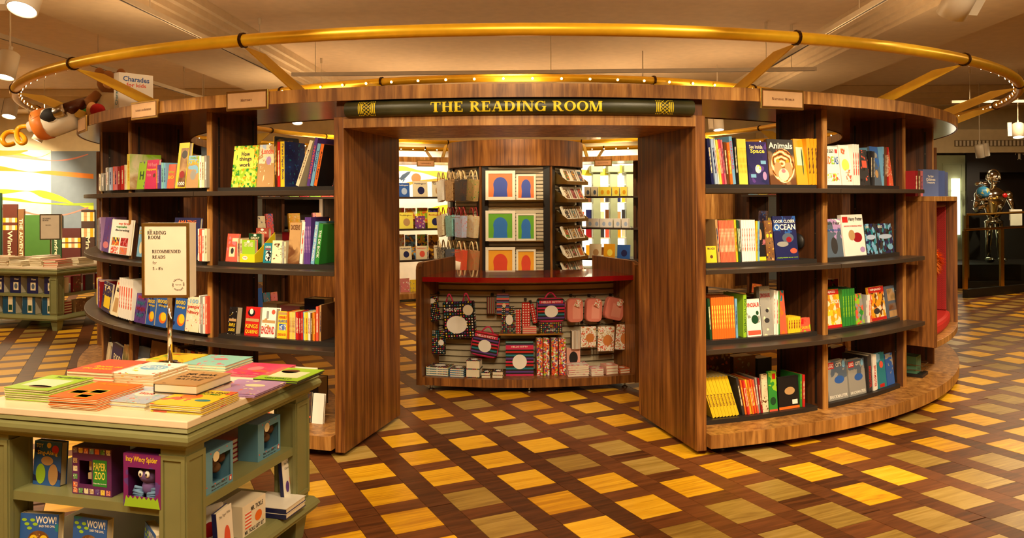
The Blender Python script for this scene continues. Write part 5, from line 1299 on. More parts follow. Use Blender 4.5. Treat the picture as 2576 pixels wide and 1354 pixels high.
tab = display_table(TN, RZ, 1.0, .96, 'sage green display table with books on top in front of the bookcase')
TMx = Matrix.Translation(TN) @ Matrix.Rotation(RZ, 4, 'Z')
TMi = TMx.inverted()
def flat_book(c, w, h, t, rot, front, sp, label, name='picture_book', z0=.8005):
    M = Matrix.Translation((c[0], c[1], z0 + t)) @ Matrix.Rotation(rot, 4, 'Z') @ Matrix.Rotation(R(-90), 4, 'X') @ Matrix.Translation((0, 0, -h / 2))
    return book(M, w, h, t, front, sp, label, name)
def stack(px, py, n, t, w, h, front, sp, desc, dr=0, zc=.84, tx=(), bx=(), jit=3):
    w *= .95; h *= .94
    p = at_height(px, py, .80 + n * t)
    for k in range(n):
        lab = '%s on the green table, %s' % (desc, 'topmost of its pile' if k == n - 1 else 'lowest of its pile' if k == 0 else '%s up in its pile' % nth(k)) if n > 1 else '%s on the green table' % desc
        o = flat_book((p.x + rnd.uniform(-.004, .004), p.y + rnd.uniform(-.004, .004)), w, h, t * .96, RZ + R(dr) + R(rnd.uniform(-jit, jit)) * .4, front, sp, lab, z0=.8004 + k * t)
    for s_, fx, fz, fw, fh, c in tx: text(o, s_, fx * w, fz * h, fw * w, fh * h, ink(c), y=-.0008)
    for b in bx:
        fx, fz, fw, fh, c = b[:5]
        (disc_part(o, fx * w, fz * h, fw * w / 2, fh * h / 2, pick_mat(c), y=-.0004) if len(b) > 5 else rect_part(o, fx * w, fz * h, fw * w, fh * h, pick_mat(c), y=-.0004))
stack(128, 962, 6, .009, .235, .25, 'lime', 'cream', 'green-covered picture book', tx=[('THE GRUFFALO', .1, .86, .7, .1, 'charcoal')], bx=[(0, .45, .7, .5, 'cream'), (.1, .2, .5, .16, 'brown', 'o')])
stack(246, 982, 8, .006, .235, .27, 'orange', 'cream', 'orange-red picture book', tx=[('A Squash', .0, .86, .6, .1, 'gold')], bx=[(-.22, .34, .3, .2, 'yellow'), (-.22, .34, .26, .16, 'charcoal'), (.12, .42, .3, .22, 'lemon'), (.12, .42, .26, .17, 'black'), (.1, .14, .28, .18, 'yellow'), (.1, .14, .24, .14, 'brown')])
stack(365, 992, 2, .014, .22, .25, 'blobs:pale,cream,mint,coral:34', 'cream', 'pale blue patterned book', bx=[(0, .55, .5, .36, 'white', 'o')], tx=[('World', 0, .55, .36, .14, 'red')])
stack(492, 1000, 5, .007, .24, .25, 'blobs:yellow,yellow,coral:8', 'cream', 'yellow storybook', bx=[(-.1, .55, .4, .3, 'orange', 'o'), (-.3, .4, .2, .16, 'coral', 'o'), (.26, .35, .3, .14, 'teal', 'o')], tx=[('REVOLTING', .1, .86, .6, .09, 'charcoal'), ('RHYMES', .12, .74, .44, .1, 'green')])
stack(278, 920, 4, .013, .25, .27, 'blobs:coral,coral,orange:18', 'cream', 'coral red storybook', tx=[('Room on', .05, .42, .6, .12, 'yellow'), ('the Broom', -.05, .25, .64, .12, 'yellow')])
stack(380, 926, 4, .013, .23, .25, 'blobs:white,white,coral,yellow:16', 'tan', 'white comic annual', bx=[(.05, .55, .6, .4, 'sky', 'o')], tx=[('BOYS', .05, .55, .44, .2, 'white')])
stack(490, 950, 2, .038, .21, .25, 'blobs:tan,tan,brown:10', 'black', 'thick brown and black novel', tx=[('MR BEAR', 0, .75, .7, .12, 'black'), ('AND THE LAST', 0, .55, .8, .09, 'black'), ('BATTLE', 0, .38, .6, .1, 'black')])
stack(620, 972, 2, .008, .25, .24, 'blobs:lilac,lilac,rose,cream:14', 'lilac', 'lilac picture book', bx=[(.1, .6, .4, .2, 'cream', 'o')])
stack(655, 928, 2, .008, .25, .25, 'blobs:magenta,rose,coral,magenta:14', 'rose', 'magenta picture book', bx=[(-.1, .5, .3, .36, 'rose', 'o'), (.1, .3, .3, .2, 'coral', 'o')])
stack(727, 941, 2, .008, .235, .25, 'lime', 'charcoal', 'green book at the back corner', bx=[(.02, .45, .68, .5, 'cream'), (-.1, .7, .4, .3, 'brown', 'o')], tx=[('GRUFFALO', 0, .1, .6, .1, 'forest')])
stack(550, 906, 3, .012, .25, .24, 'blobs:mint,mint,rose:12', 'cream', 'light blue picture book', bx=[(.0, .6, .3, .2, 'rose', 'o')])
stack(448, 898, 1, .01, .24, .2, 'blobs:yellow,lime,orange:9', 'yellow', 'yellow and green annual behind the pole')

# poster stand on the table
pp = at_height(428, 914, .8)
ps_ = empty('poster_stand', (pp.x, pp.y, .8005), label='recommended reads poster in gold frame on chrome pole, green table', cat='poster stand')
MB().lathe([(.07, 0), (.07, .006), (.012, .012)], 24).build('base_disc', CHROME, ps_, smooth=False)
MB().lathe([(.0115, .0121), (.0115, .345)], 14).build('pole', CHROME, ps_, smooth=True)
Zp = pp.y; zt = at_depth(420, 561, Zp).z - .8005; zb_ = at_depth(420, 747, Zp).z - .8005
xl = at_depth(357, 700, Zp - .04).x - pp.x; xr = at_depth(476, 700, Zp - .04).x - pp.x
MB().box(xl, xr, -.034, .045, zb_, zt).build('panel_block', CREAM, ps_)
fr = MB(); b = .013
fr.box(xl, xr, -.042, -.0345, zb_, zb_ + b).box(xl, xr, -.042, -.0345, zt - b, zt).box(xl, xl + b, -.042, -.0345, zb_ + b, zt - b).box(xr - b, xr, -.042, -.0345, zb_ + b, zt - b)
fr.build('gold_frame', BRASS, ps_)
W_, H_ = xr - xl - 2 * b, zt - zb_ - 2 * b; xm, zm = (xl + xr) / 2, (zb_ + zt) / 2
po = MB().box(xm - W_ / 2, xm + W_ / 2, -.0375, -.0345, zm - H_ / 2, zm + H_ / 2).build('poster', plain((212, 196, 174), .6), ps_)
def sline(s_, fx, fz, fw, fh):
    me = serif_mesh(s_, fw * W_, fh * H_, INK)
    o = link('lettering', me, po, M=Matrix.Translation((xm + fx * W_, -.038, zm + fz * H_)))
sline('THE', -.36, .44, .07, .015); sline('READING', -.21, .40, .44, .05); sline('ROOM', -.27, .335, .29, .05)
sline('RECOMMENDED', .02, .13, .68, .045); sline('READS', -.16, .05, .31, .045)
text(po, 'for', xm - .26 * W_, zm - .03 * H_, .1 * W_, .045 * H_, INK, y=-.0385, bold=0); text(po, "5 - 8's", xm - .19 * W_, zm - .115 * H_, .24 * W_, .045 * H_, INK, y=-.0385, bold=.01)
for k, ch in enumerate('THE KINGDOM THE KINGDOM '):
    if ch == ' ': continue
    t = -2 * math.pi * k / 24 + R(200)
    me = serif_mesh(ch, .028 * W_, .02 * H_, INK); link('lettering', me, po, M=Matrix.Translation((xm + .3 * W_ + .13 * W_ * math.cos(t), -.038, zm - .35 * H_ + .13 * W_ * math.sin(t))) @ Matrix.Rotation(-(t - R(90)), 4, 'Y'))
text(po, 'Harrods', xm + .3 * W_, zm - .35 * H_, .14 * W_, .02 * H_, INK, y=-.0385, bold=0)

# goods in the table: front face
def local_px(px, py, z): return TMi @ at_height(px, py, z)
def on_table(px, py, z, w, h, t, front, sp, label, name, cat, face='front', yaw=0, lean=4, push=0.0):
    p = local_px(px, py, z)
    M = TMx @ Matrix.Translation((p.x, p.y + push, z + .0004)) @ Matrix.Rotation(R(yaw) + (R(90) if face == 'right' else 0), 4, 'Z') @ Matrix.Rotation(R(-lean), 4, 'X')
    return book(M, w, h, t, front, sp, label, name, cat)
def case_box(px, py, z, w, h, t, mats, label, face='front', yaw=0, win=None, cat='box', name='gift_box'):
    """carton with a window cut in its face showing what is inside"""
    p = local_px(px, py, z)
    M = TMx @ Matrix.Translation((p.x, p.y, z + .0005)) @ Matrix.Rotation(R(yaw) + (R(90) if face == 'right' else 0), 4, 'Z')
    mb = MB(); e = .003
    if win:
        x0, x1, z0, z1 = win[0] * w, win[1] * w, win[2] * h, win[3] * h
        for a in ((-w / 2, x0, 0, h), (x1, w / 2, 0, h), (x0, x1, 0, z0), (x0, x1, z1, h)): mb.box(a[0], a[1], 0, e, a[2], a[3], 1)
    else: mb.box(-w / 2, w / 2, 0, e, 0, h, 1)
    mb.box(-w / 2, w / 2, t - e, t, 0, h); mb.box(-w / 2, -w / 2 + e, e, t - e, 0, h); mb.box(w / 2 - e, w / 2, e, t - e, 0, h); mb.box(-w / 2 + e, w / 2 - e, e, t - e, 0, e); mb.box(-w / 2 + e, w / 2 - e, e, t - e, h - e, h)
    return mb.build(name, mats, label=label, cat=cat, M=M)
ZS = .455
o = on_table(116, 1222, ZS, .135, .175, .035, 'blobs:blue,blue,navy:7', 'blue', 'blue sing-along board book on the upper shelf of the green table', 'board_book', 'book')
text(o, 'TOY', -.04, .157, .035, .016, ink('yellow')); text(o, 'Sing-Along', 0, .128, .1, .022, ink('yellow')); disc_part(o, .038, .145, .017, .017, ink('red')); disc_part(o, .006, .16, .011, .011, ink('yellow'))
disc_part(o, 0, .098, .03, .018, ink('tan')); disc_part(o, -.03, .045, .024, .04, ink('lime')); disc_part(o, .032, .045, .024, .042, ink('tan'))
p = local_px(42, 1195, ZS)
on_table(45, 1192, ZS, .09, .165, .02, 'blobs:teal,sky,tan:12', 'coral', 'teal wavy-edged book at the left end of the green table', 'board_book', 'book', yaw=35)
o = case_box(231, 1247, ZS, .185, .185, .10, [plain((84, 34, 92), .45), plain((96, 40, 100), .4)], 'purple craft kit box with green title panel', win=(-.32, .0, .22, .72))
sq = ['orange', 'green', 'cream', 'tan', 'purple', 'yellow', 'coral', 'sky']
for k in range(7):
    for zz in (.93, .08): rect_part(o, (-.42 + .14 * k) * .185, zz * .185, .02, .02, cover('blobs', sq[(k + int(zz * 5)) % 8], 'white', 'charcoal', scale=70), y=-.0006)
for k in range(4): rect_part(o, -.42 * .185, (.2 + .17 * k) * .185, .02, .02, cover('blobs', sq[k], 'white', 'navy', scale=70), y=-.0006)
rect_part(o, .21 * .185, .48 * .185, .36 * .185, .56 * .185, ink('green')); text(o, 'PAPER', .21 * .185, .62 * .185, .058, .03, ink('lemon'), y=-.0016); text(o, 'ZOO', .21 * .185, .43 * .185, .05, .03, ink('lemon'), y=-.0016); text(o, '15 Easy-to-Make, Cute Animals', .21 * .185, .26 * .185, .062, .007, ink('white'), y=-.0016)
MB().box(-.075, .02, .085, .09, .03, .15).build('window_card', plain((206, 140, 50), .6), o)
MB().box(-.045, -.005, .03, .06, .05, .075).box(-.04, -.01, .03, .06, .085, .125).build('paper_model', plain((222, 200, 160), .7), o)
o = case_box(357, 1278, ZS, .165, .2, .10, [plain((92, 30, 96), .45), cover('blobs', (120, 34, 110), (140, 40, 96), 'purple', scale=9)], 'purple spider toy box beside the table corner', win=(-.38, .36, .2, .74))
text(o, 'Incy Wincy Spider', 0, .178, .14, .026, ink('yellow')); MB().add([Vector((-.08 + .16 * k / 16, -.0006, .0 if k in (0, 16) else .03 + .012 * (k % 2))) for k in range(17)], [tuple(range(17))]).build('printed_grass', ink('lime'), o)
sp_ = MB().ball((0, .045, .112), .042, .036, .034).ball((0, .05, .062), .034, .03, .034)
sp_.build('plush_spider', plain((104, 80, 140), .9), o, smooth=True)
lm = MB()
for sx in (-1, 1):
    for q in range(3): lm.tube([(sx * .02, .03, .06 - .006 * q), (sx * .05, .024, .066 - .014 * q), (sx * .056, .022, .052 - .012 * q), (sx * .01, .018, .046 - .004 * q)], .006, 6)
lm.build('plush_leg_bundle', plain((104, 140, 180), .9), o, smooth=True)
for sx in (-1, 1):
    MB().ball((sx * .015, .012, .122), .011, .005, .014, 10, 6).build('eye', WHITE, o, smooth=True); MB().ball((sx * .013, .007, .121), .004, .002, .006, 8, 5).build('pupil', BLACK, o, smooth=True)
ZL = .1905
for k, (px, py, yw) in enumerate(((95, 1400, 8), (222, 1412, -2), (370, 1440, -38))):
    o = on_table(px, py, ZL, .165, .165, .035, 'blobs:blue,blue,teal:6', 'cream', 'blue owl board book on the table base, %s' % ('at the left end', 'in the middle', 'turned aside near the corner leg')[k], 'board_book', 'book', yaw=yw)
    text(o, 'WOW!', .03, .142, .09, .028, ink('white')); text(o, 'SAID THE OWL', .035, .118, .07, .009, ink('white'))
    disc_part(o, 0, .055, .05, .045, cover('blobs', 'brown', 'tan', 'brown', scale=60), y=-.0005)
    for sx in (-1, 1): disc_part(o, sx * .022, .066, .017, .017, ink('yellow'), y=-.0009); disc_part(o, sx * .02, .066, .006, .006, BLACK, y=-.0013)
    for q in range(5): disc_part(o, -.065 + .012 * q, .14 - .016 * (q % 3), .011, .006, ink('lime'), y=-.0006)
    disc_part(o, .055, .03, .016, .016, ink('charcoal'), y=-.0006)
# goods in the table: right-hand face
BXM = [plain((84, 132, 160), .45), plain((98, 150, 178), .4)]
for k, (px, py, lab) in enumerate(((552, 1230, 'pale blue toy box with window nearest the front leg'), (678, 1148, 'pale blue toy box with window nearest the back leg'))):
    o = case_box(px, py, ZS, .18, .165, .10, BXM, lab, face='right', win=(-.24, .42, .2, .82))
    disc_part(o, -.02, .135, .02, .02, ink('cream'), y=-.0008); text(o, 'My very BEST', .0, .022, .1, .012, ink('charcoal')); text(o, 'Book and toy set', .0, .009, .1, .008, ink('charcoal')); rect_part(o, .072, .02, .016, .018, ink('red')); rect_part(o, .072, .02, .01, .012, WHITE, y=-.0012)
    for q in range(7): disc_part(o, -.08 + .026 * q, .155 if q % 2 else .03, .004, .0025, ink('coral'), y=-.0007)
    mb = MB()
    for q in range(7): mb.ball((-.03 + .016 * q, .045 + .01 * (q % 2), .07 + .016 * ((q * 3) % 4)), .026, .022, .022, 10, 7)
    mb.build('brown_plush', plain((92, 62, 30), .95, bump=.6), o, smooth=True)
o = case_box(640, 1335, ZL, .17, .13, .12, [plain((226, 214, 190), .5), plain((232, 222, 200), .45)], 'white and orange gift set box in the table base', face='right')
text(o, 'MR. TICKLE', .02, .102, .09, .02, ink('charcoal')); text(o, 'MR. TICKLE GIFT SET', .0, .014, .14, .016, ink('charcoal')); rect_part(o, -.045, .062, .045, .07, cover('stripes', 'coral', 'white', scale=70)); disc_part(o, .03, .056, .026, .022, ink('orange')); disc_part(o, .07, .035, .012, .012, ink('cream'), y=-.0012)
for q in range(2): 
    p = local_px(740, 1290, ZL); 
    book(TMx @ Matrix.Translation((p.x - .09, p.y, ZL + .0005 + .024 * (q + 1))) @ Matrix.Rotation(R(90), 4, 'Z') @ Matrix.Rotation(R(-90), 4, 'X') @ Matrix.Translation((0, 0, -.1)), .17, .2, .023, 'white', 'navy', 'white storybook lying in the table base, %s of two' % ('lower', 'upper')[q], 'book')
p = local_px(738, 1275, ZL)
o = book(TMx @ Matrix.Translation((p.x - .03, p.y + .03, ZL + .049)) @ Matrix.Rotation(R(90), 4, 'Z') @ Matrix.Rotation(R(-5), 4, 'X'), .11, .165, .02, 'white', 'navy', 'white tea-time storybook standing on the lying pair', 'book')
text(o, 'The Tiger Who', 0, .145, .08, .014, ink('grey')); text(o, 'Came to Tea', 0, .125, .075, .012, ink('grey')); disc_part(o, .015, .06, .02, .042, ink('coral')); disc_part(o, -.025, .04, .014, .026, ink('purple'))
o = on_table(572, 1400, ZL, .12, .19, .022, 'white', 'navy', 'white tea-time storybook behind the front leg', 'book', 'book', face='right', yaw=8)
text(o, 'The Tiger Who', 0, .165, .09, .014, ink('grey')); disc_part(o, .01, .07, .024, .05, ink('coral'))
o = on_table(530, 1390, ZL, .13, .18, .012, 'white', 'white', 'white back cover leaning behind the front leg', 'book', 'book', face='right', yaw=-22); disc_part(o, 0, .09, .035, .03, ink('crimson'))
for q in range(5):
    p = Vector((-.30, .62, 0)); flat_book((TMx @ p)[:2], .22, .24, .02, RZ, 'crimson', 'crimson', 'dark red book in the middle of the table shelf, %s up' % nth(q), z0=.4555 + .0205 * q)

# ------------------------------------------------------------------ far green table by the mural wall
N2 = Vector((-5.66, 9.75, 0))
display_table(N2, RZ, 1.7, 1.3, 'far sage green display table in front of the printed wall')
T2 = Matrix.Translation(N2) @ Matrix.Rotation(RZ, 4, 'Z')
for k in range(4):
    M = T2 @ Matrix.Translation((-.19 - .27 * k, .08, .4555)); o = book(M, .17, .22, .12, 'navy', 'navy', 'navy story treasury on far table shelf, %s from right' % nth(k), 'boxed_book')
    rect_part(o, .01, .09, .08, .1, ink('cream')); disc_part(o, .01, .09, .025, .035, ink('slate'), y=-.0013); text(o, 'How', .02, .18, .07, .026, ink('cream'))
for k in range(4):
    M = T2 @ Matrix.Translation((-.21 - .31 * k, .08, .1905)); o = book(M, .2, .22, .1, plain((20, 76, 112), .4), plain((20, 76, 112), .4), 'teal boxed set on far table base, %s from right' % nth(k), 'boxed_book')
    rect_part(o, .02, .12, .075, .2, ink('cream')); rect_part(o, .02, .08, .055, .07, ink('forest'), y=-.0013)
for k in range(4):
    M = T2 @ Matrix.Translation((-.08, .2 + .2 * k, .4555)) @ Matrix.Rotation(R(90), 4, 'Z'); book(M, .13, .2, .04, ['cream', 'blobs:brown,crimson,tan', 'charcoal', 'crimson'][k], 'crimson', '%s gift book on the right side of the far table' % ['cream', 'brown patterned', 'charcoal', 'crimson'][k], 'book')
for k in range(3):
    M = T2 @ Matrix.Translation((-.08, .22 + .25 * k, .1905)) @ Matrix.Rotation(R(90), 4, 'Z'); book(M, .18, .16, .08, ['stripes:crimson,cream:30', 'blobs:brown,tan,brown', 'tan'][k], 'tan', '%s in the base of the far table' % ['red striped mug box', 'brown hamper box', 'plain tan carton'][k], 'gift_box', 'box')
rn = random.Random(5)
tops = [('coral', 4), ('cream', 5), ('cream', 3), ('tan', 5), ('red', 3), ('gold', 2), ('cream', 4), ('coral', 3), ('white', 5), ('crimson', 4), ('cream', 3), ('tan', 4)]
for k, (c, n) in enumerate(tops):
    lx, ly = -.14 - .27 * (k % 6), .16 + .36 * (k // 6) + .05 * (k % 2)
    for q in range(n):
        p = T2 @ Vector((lx, ly, 0)); flat_book((p.x + rn.uniform(-.01, .01), p.y), .2, .26, .021, RZ + R(rn.uniform(-6, 6)), c, 'cream' if q % 2 else c, '%s book %s up, %s pile from right on the far table, %s row' % (c, nth(q), nth(k % 6), ('front', 'back')[k // 6]), z0=.8004 + .022 * q)
pp = at_depth(128, 640, 10.75); pp.z = .8005
st2 = empty('poster_stand', pp, rz=R(12), label='small dark-framed poster on a pole, far green table', cat='poster stand')
MB().lathe([(.07, 0), (.07, .006), (.01, .012)], 18).build('base_disc', CHROME, st2); MB().lathe([(.011, .0121), (.011, .30)], 10).build('pole', CHROME, st2)
MB().box(-.13, .13, -.02, .04, .3001, .65).build('panel_block', CREAM, st2); MB().box(-.13, .13, -.026, -.0205, .3, .65).build('frame', plain((70, 58, 38), .4), st2)
po2 = MB().box(-.115, .115, -.028, -.0265, .315, .635).build('poster', plain((206, 192, 168), .6), st2)
link('lettering', serif_mesh('READING', .1, .018, INK), po2, M=Matrix.Translation((-.04, -.0285, .59))); link('lettering', serif_mesh('ROOM', .07, .018, INK), po2, M=Matrix.Translation((-.055, -.0285, .565))); link('lettering', serif_mesh('BOOKS', .07, .014, INK), po2, M=Matrix.Translation((-.02, -.0285, .5)))
# ------------------------------------------------------------------ back wall with printed mural, shop front on the right
YB = 15.75
mural_w = plain((226, 220, 208), 0.6); mural_dim_grey = plain((120, 134, 146), 0.6)  # the grey includes painted-in shade where the left wall is less lit
wall = MB().box(-15, 17, YB, YB + .1, 0, ZC).build('wall_back', WALLC, kind='structure')
def mx(px): return (px - CX) / F * (YB - .02)
def mz(py, px=100): return at_depth(px, py, YB - .02).z
def mural(x0, x1, z0, z1, mat, y=YB - .012): return MB().box(x0, x1, y, YB - .0005, z0, z1).build('mural_panel', mat, wall)
zt = mz(378)
mural(-14.9, mx(128), .0, zt, mural_w); mural(mx(128) + .002, -4.2, .0, zt - .02, mural_dim_grey)
mural(-4.19, 4.6, 0, zt, mural_w); mural(4.61, 8.19, 0, zt, mural_dim_grey)
def swirl(pts, mat, y=YB - .014):
    """printed ribbon through (px, py, half width in m)"""
    P = []
    for i in range(len(pts) - 1):
        for k in range(8):
            t = k / 8; a = pts[max(i - 1, 0)]; b = pts[i]; c = pts[i + 1]; d = pts[min(i + 2, len(pts) - 1)]
            P.append([0.5 * (2 * b[j] + (c[j] - a[j]) * t + (2 * a[j] - 5 * b[j] + 4 * c[j] - d[j]) * t * t + (3 * b[j] - a[j] - 3 * c[j] + d[j]) * t ** 3) for j in range(3)])
    P.append(list(pts[-1])); vs = []
    for x, yy, w in P: vs += [(mx(x), y, mz(yy, x) - max(w, .002)), (mx(x), y, mz(yy, x) + max(w, .002))]
    MB().add(vs, [(2 * i, 2 * i + 2, 2 * i + 3, 2 * i + 1) for i in range(len(P) - 1)]).build('mural_band', mat, wall)
YLW, ORG, PNK, LIM = plain((240, 214, 40), .6), plain((226, 130, 26), .6), plain((206, 130, 110), .6), plain((150, 176, 40), .6)
swirl([(-60, 392, .05), (30, 387, .04), (90, 396, .008), (120, 388, .006), (128, 382, .004)], YLW)
swirl([(-60, 383, .05), (20, 385, .05), (70, 379, .01)], ORG, YB - .0145)
swirl([(-40, 386, .01), (60, 396, .03), (130, 404, .008), (180, 400, .016), (222, 388, .01)], PNK, YB - .0142)
swirl([(-60, 420, .06), (0, 424, .05), (70, 432, .004), (128, 435, .04), (235, 444, .05)], ORG)
swirl([(-60, 484, .05), (10, 482, .045), (70, 481, .004), (105, 488, .07), (150, 500, .06), (190, 514, .004), (235, 524, .05)], YLW)
swirl([(-40, 496, .02), (40, 503, .03), (90, 510, .01), (160, 514, .02), (235, 514, .03)], LIM, YB - .0145)
swirl([(-40, 520, .01), (40, 530, .03), (100, 541, .01), (160, 541, .012), (222, 522, .016)], PNK, YB - .0142)
# ribbons seen through the ring
swirl([(960, 430, .06), (1010, 424, .05), (1060, 432, .02), (1110, 440, .07), (1170, 452, .05)], YLW); swirl([(960, 470, .05), (1010, 466, .04), (1060, 456, .02), (1120, 452, .04)], ORG)
swirl([(980, 530, .05), (1040, 542, .03), (1100, 530, .09), (1160, 520, .06)], YLW, YB - .0145); swirl([(1440, 430, .05), (1500, 436, .06), (1560, 426, .08), (1640, 432, .05)], YLW); swirl([(1440, 448, .03), (1510, 458, .05), (1580, 448, .06), (1660, 452, .02)], ORG, YB - .0145)
swirl([(560, 470, .08), (660, 452, .05), (760, 470, .08), (860, 450, .06)], YLW); swirl([(1760, 470, .08), (1860, 452, .05), (1960, 470, .08), (2060, 450, .06)], ORG)
# rocket and planet printed on the wall
def print_shape(pts, mat, y): MB().add([Vector((mx(x), y, mz(yy, x))) for x, yy in pts], [tuple(range(len(pts)))]).build('mural_print', mat, wall)
print_shape([(1003, 452), (1012, 440), (1026, 432), (1034, 431), (1030, 438), (1019, 449), (1006, 457)], plain((40, 60, 84), .5), YB - .016)
print_shape([(1004, 445), (999, 455), (1007, 452)], plain((60, 90, 130), .5), YB - .0165); print_shape([(1014, 452), (1012, 461), (1021, 449)], plain((60, 90, 130), .5), YB - .0165)
print_shape([(1000, 458), (1006, 450), (1010, 455)], plain((236, 226, 200), .5), YB - .017)
print_shape([(1047 + 12 * math.cos(t), 448 + 12 * math.sin(t)) for t in [2 * math.pi * k / 24 for k in range(24)]], plain((170, 96, 40), .5), YB - .016)
# giant book spines standing along the printed wall
def giant(x0, x1, y0, rgb, txt=None, bands=(), tc='cream', lab=''):
    a, b = mx(x0), mx(x1)
    o = MB().box(a, b, YB - .06, YB - .02, 0.0, mz(y0, x0)).build('giant_book_panel', plain(rgb, .6, bump=.3), label=lab, cat='wall panel')
    for z in bands:
        zz = mz(z, x0); MB().box(a, b, YB - .0615, YB - .0602, zz - .045, zz + .045).build('spine_band', cover('vstripes', 'cream', 'gold', 'cream', 'tan', scale=4), o)
    if txt: text(o, txt, (a + b) / 2, mz({'Winnie-the': 632, 'THE ADVENTURE': 610, 'Hundred': 618, 'Mrs': 612}[txt], x0), {'Winnie-the': .82, 'THE ADVENTURE': .95, 'Hundred': .5, 'Mrs': .26}[txt], (b - a) * (.34 if (b - a) > .13 else .6), ink(tc), y=YB - .062, rot=R(-90))
giant(-30, 6, 486, (24, 60, 36), lab='dark green giant book panel at the left edge of the wall')
giant(10, 46, 514, (92, 40, 22), 'Winnie-the', (554, 573), lab='brown giant book panel with two pale bands, left wall')
giant(48.5, 63, 526, (128, 88, 48), 'THE ADVENTURE', lab='narrow tan giant book panel, left wall'); giant(65, 130, 541, (66, 112, 40), lab='wide bright green giant book panel, left wall')
giant(131, 157, 541, (38, 74, 36), 'Hundred', lab='dark green giant book panel behind the small poster'); giant(158.5, 205, 574, (80, 26, 20), None, (604, 618), lab='short maroon giant book panel, left wall'); giant(207, 240, 528, (64, 40, 26), 'Mrs', (540, 551, 580, 591), lab='dark brown banded giant book panel by the ring')

# pale green pilasters and bright niches behind the ring on the right
PG = plain((150, 160, 126), 0.5)
NICHE = plain((250, 240, 214), 0.5, emit=1.1)
for k, (x0, x1) in enumerate(((1488, 1506), (1530, 1548), (1570, 1588), (1620, 1640), (1432, 1450))):
    a, b = mx(x0), mx(x1)
    e = empty('pilaster', ((a + b) / 2, YB - .2, 0), label='pale green pilaster of the back wall shelving, %s from the kiosk' % nth((1, 2, 3, 4, 0)[k]), cat='pilaster')
    w = b - a; MB().box(-w / 2, w / 2, -.15, .18, 0, 2.15).build('shaft', PG, e); MB().box(-w / 2 - .05, w / 2 + .05, -.2, .18, 2.1501, 2.3).build('capital', PG, e, bevel=.02)
for k, (x0, x1) in enumerate(((1450, 1488), (1506, 1530), (1548, 1570), (1588, 1620))):
    a, b = mx(x0) + .002, mx(x1) - .002
    e = empty('lit_niche', ((a + b) / 2, YB - .1, 0), label='lit display niche with small boxes, %s from the kiosk' % nth(k), cat='display niche')
    w = b - a; MB().box(-w / 2, w / 2, .05, .08, .3, 2.1).build('light_panel', NICHE, e)
    for z in (.5, .85, 1.2, 1.55, 1.9): MB().box(-w / 2, w / 2, -.2, .049, z, z + .02).build('shelf', CREAM, e)
    for z in (.52, .87, 1.22, 1.57):
        for q in range(2):
            c = ['brown', 'crimson', 'tan', 'charcoal', 'coral', 'navy', 'gold', 'cream'][(k * 3 + q + int(z * 10)) % 8]
            M = Matrix.Translation(((a + b) / 2 - w / 4 + q * w / 2, YB - .24, z + .0004)); book(M, w * .38, .16 + .04 * q, .05, c, c, '%s box in the lit niche %s from the kiosk, %s shelf' % (c, nth(k), nth(int((z - .5) / .35 + .5))), 'display_box', 'box')

# right side: pale green panelling, dark shop front, air grille
MB().box(8.2, 8.9, YB - .35, YB - .001, 0, 2.46).build('wall_panelling_right', PG, kind='structure')
rp = MB(); 
for z0, z1 in ((1.75, 2.3), (.3, 1.6)):
    for a, b, c, d in ((8.45, 8.84, z0, z0 + .02), (8.45, 8.84, z1 - .02, z1), (8.45, 8.47, z0 + .02, z1 - .02), (8.82, 8.84, z0 + .02, z1 - .02)): rp.box(a, b, YB - .362, YB - .3505, c, d)
trim(rp, PG)
sfront = MB().box(8.905, 16.9, YB - .40, YB - .30, 2.12, 2.50).box(8.905, 9.15, YB - .40, YB - .30, 0, 2.12).box(9.15, 16.9, YB - .05, YB - .02, 0, 2.12).build('wall_shopfront', plain((28, 20, 16), .5), kind='structure')
link('lettering', serif_mesh('THE', .55, .14, plain((220, 212, 190), .4)), sfront, M=Matrix.Translation((at_depth(2588, 393, YB - .4).x, YB - .402, at_depth(2560, 393, YB - .4).z)))
bulk = MB().box(4.9, 16.9, YB - .5, YB - .001, 2.501, 2.95).build('wall_bulkhead', WALLC, kind='structure')
gr = MB().box(8.6, 16.8, YB - .51, YB - .501, 2.62, 2.74).build('air_grille_backing', plain((120, 104, 78), .6), label='long slotted air grille above the dark shop front', cat='air grille')
gr.name = 'air_grille'
for k in range(110): MB().box(8.62 + .0745 * k, 8.66 + .0745 * k, YB - .516, YB - .5105, 2.63, 2.73).build('slat', CREAM, gr) if k < 60 else None
# lit white recess beside the panelling
MB().box(8.62, 8.76, YB - .41, YB - .352, .9, 2.0).build('light_box', plain((255, 244, 214), .5, emit=1.6), label='narrow glowing wall light beside the green panelling', cat='wall light')

# chrome waiter robot with a tray
RX, RY = at_depth(2500, 600, 14.6).x, 14.6
S_ = 1.0
rob = empty('robot_waiter', (RX, RY, .42), label='chrome humanoid robot waiter holding a tray at the right edge', cat='robot')
def rpart(name, mb, mat=CHROME): return mb.build(name, mat, rob, smooth=True)
rpart('torso', MB().lathe([(.10, .80), (.13, .88), (.15, .95), (.2, 1.08), (.235, 1.2), (.22, 1.3), (.12, 1.37), (.05, 1.40)], 20, Matrix.Diagonal((1, .62, 1, 1))))
rpart('waist', MB().lathe([(.16, .72), (.17, .76), (.12, .80), (.10, .801)], 18, Matrix.Diagonal((1, .7, 1, 1))))
rpart('neck', MB().lathe([(.05, 1.395), (.05, 1.45)], 12))
hd = rpart('head', MB().ball((0, 0, 1.56), .10, .11, .13))
MB().tube([(.125 * math.cos(t), 0, 1.57 + .15 * math.sin(t)) for t in [math.pi * k / 10 for k in range(11)]], .018, 8).build('helmet_band', CHROME, hd, smooth=True)
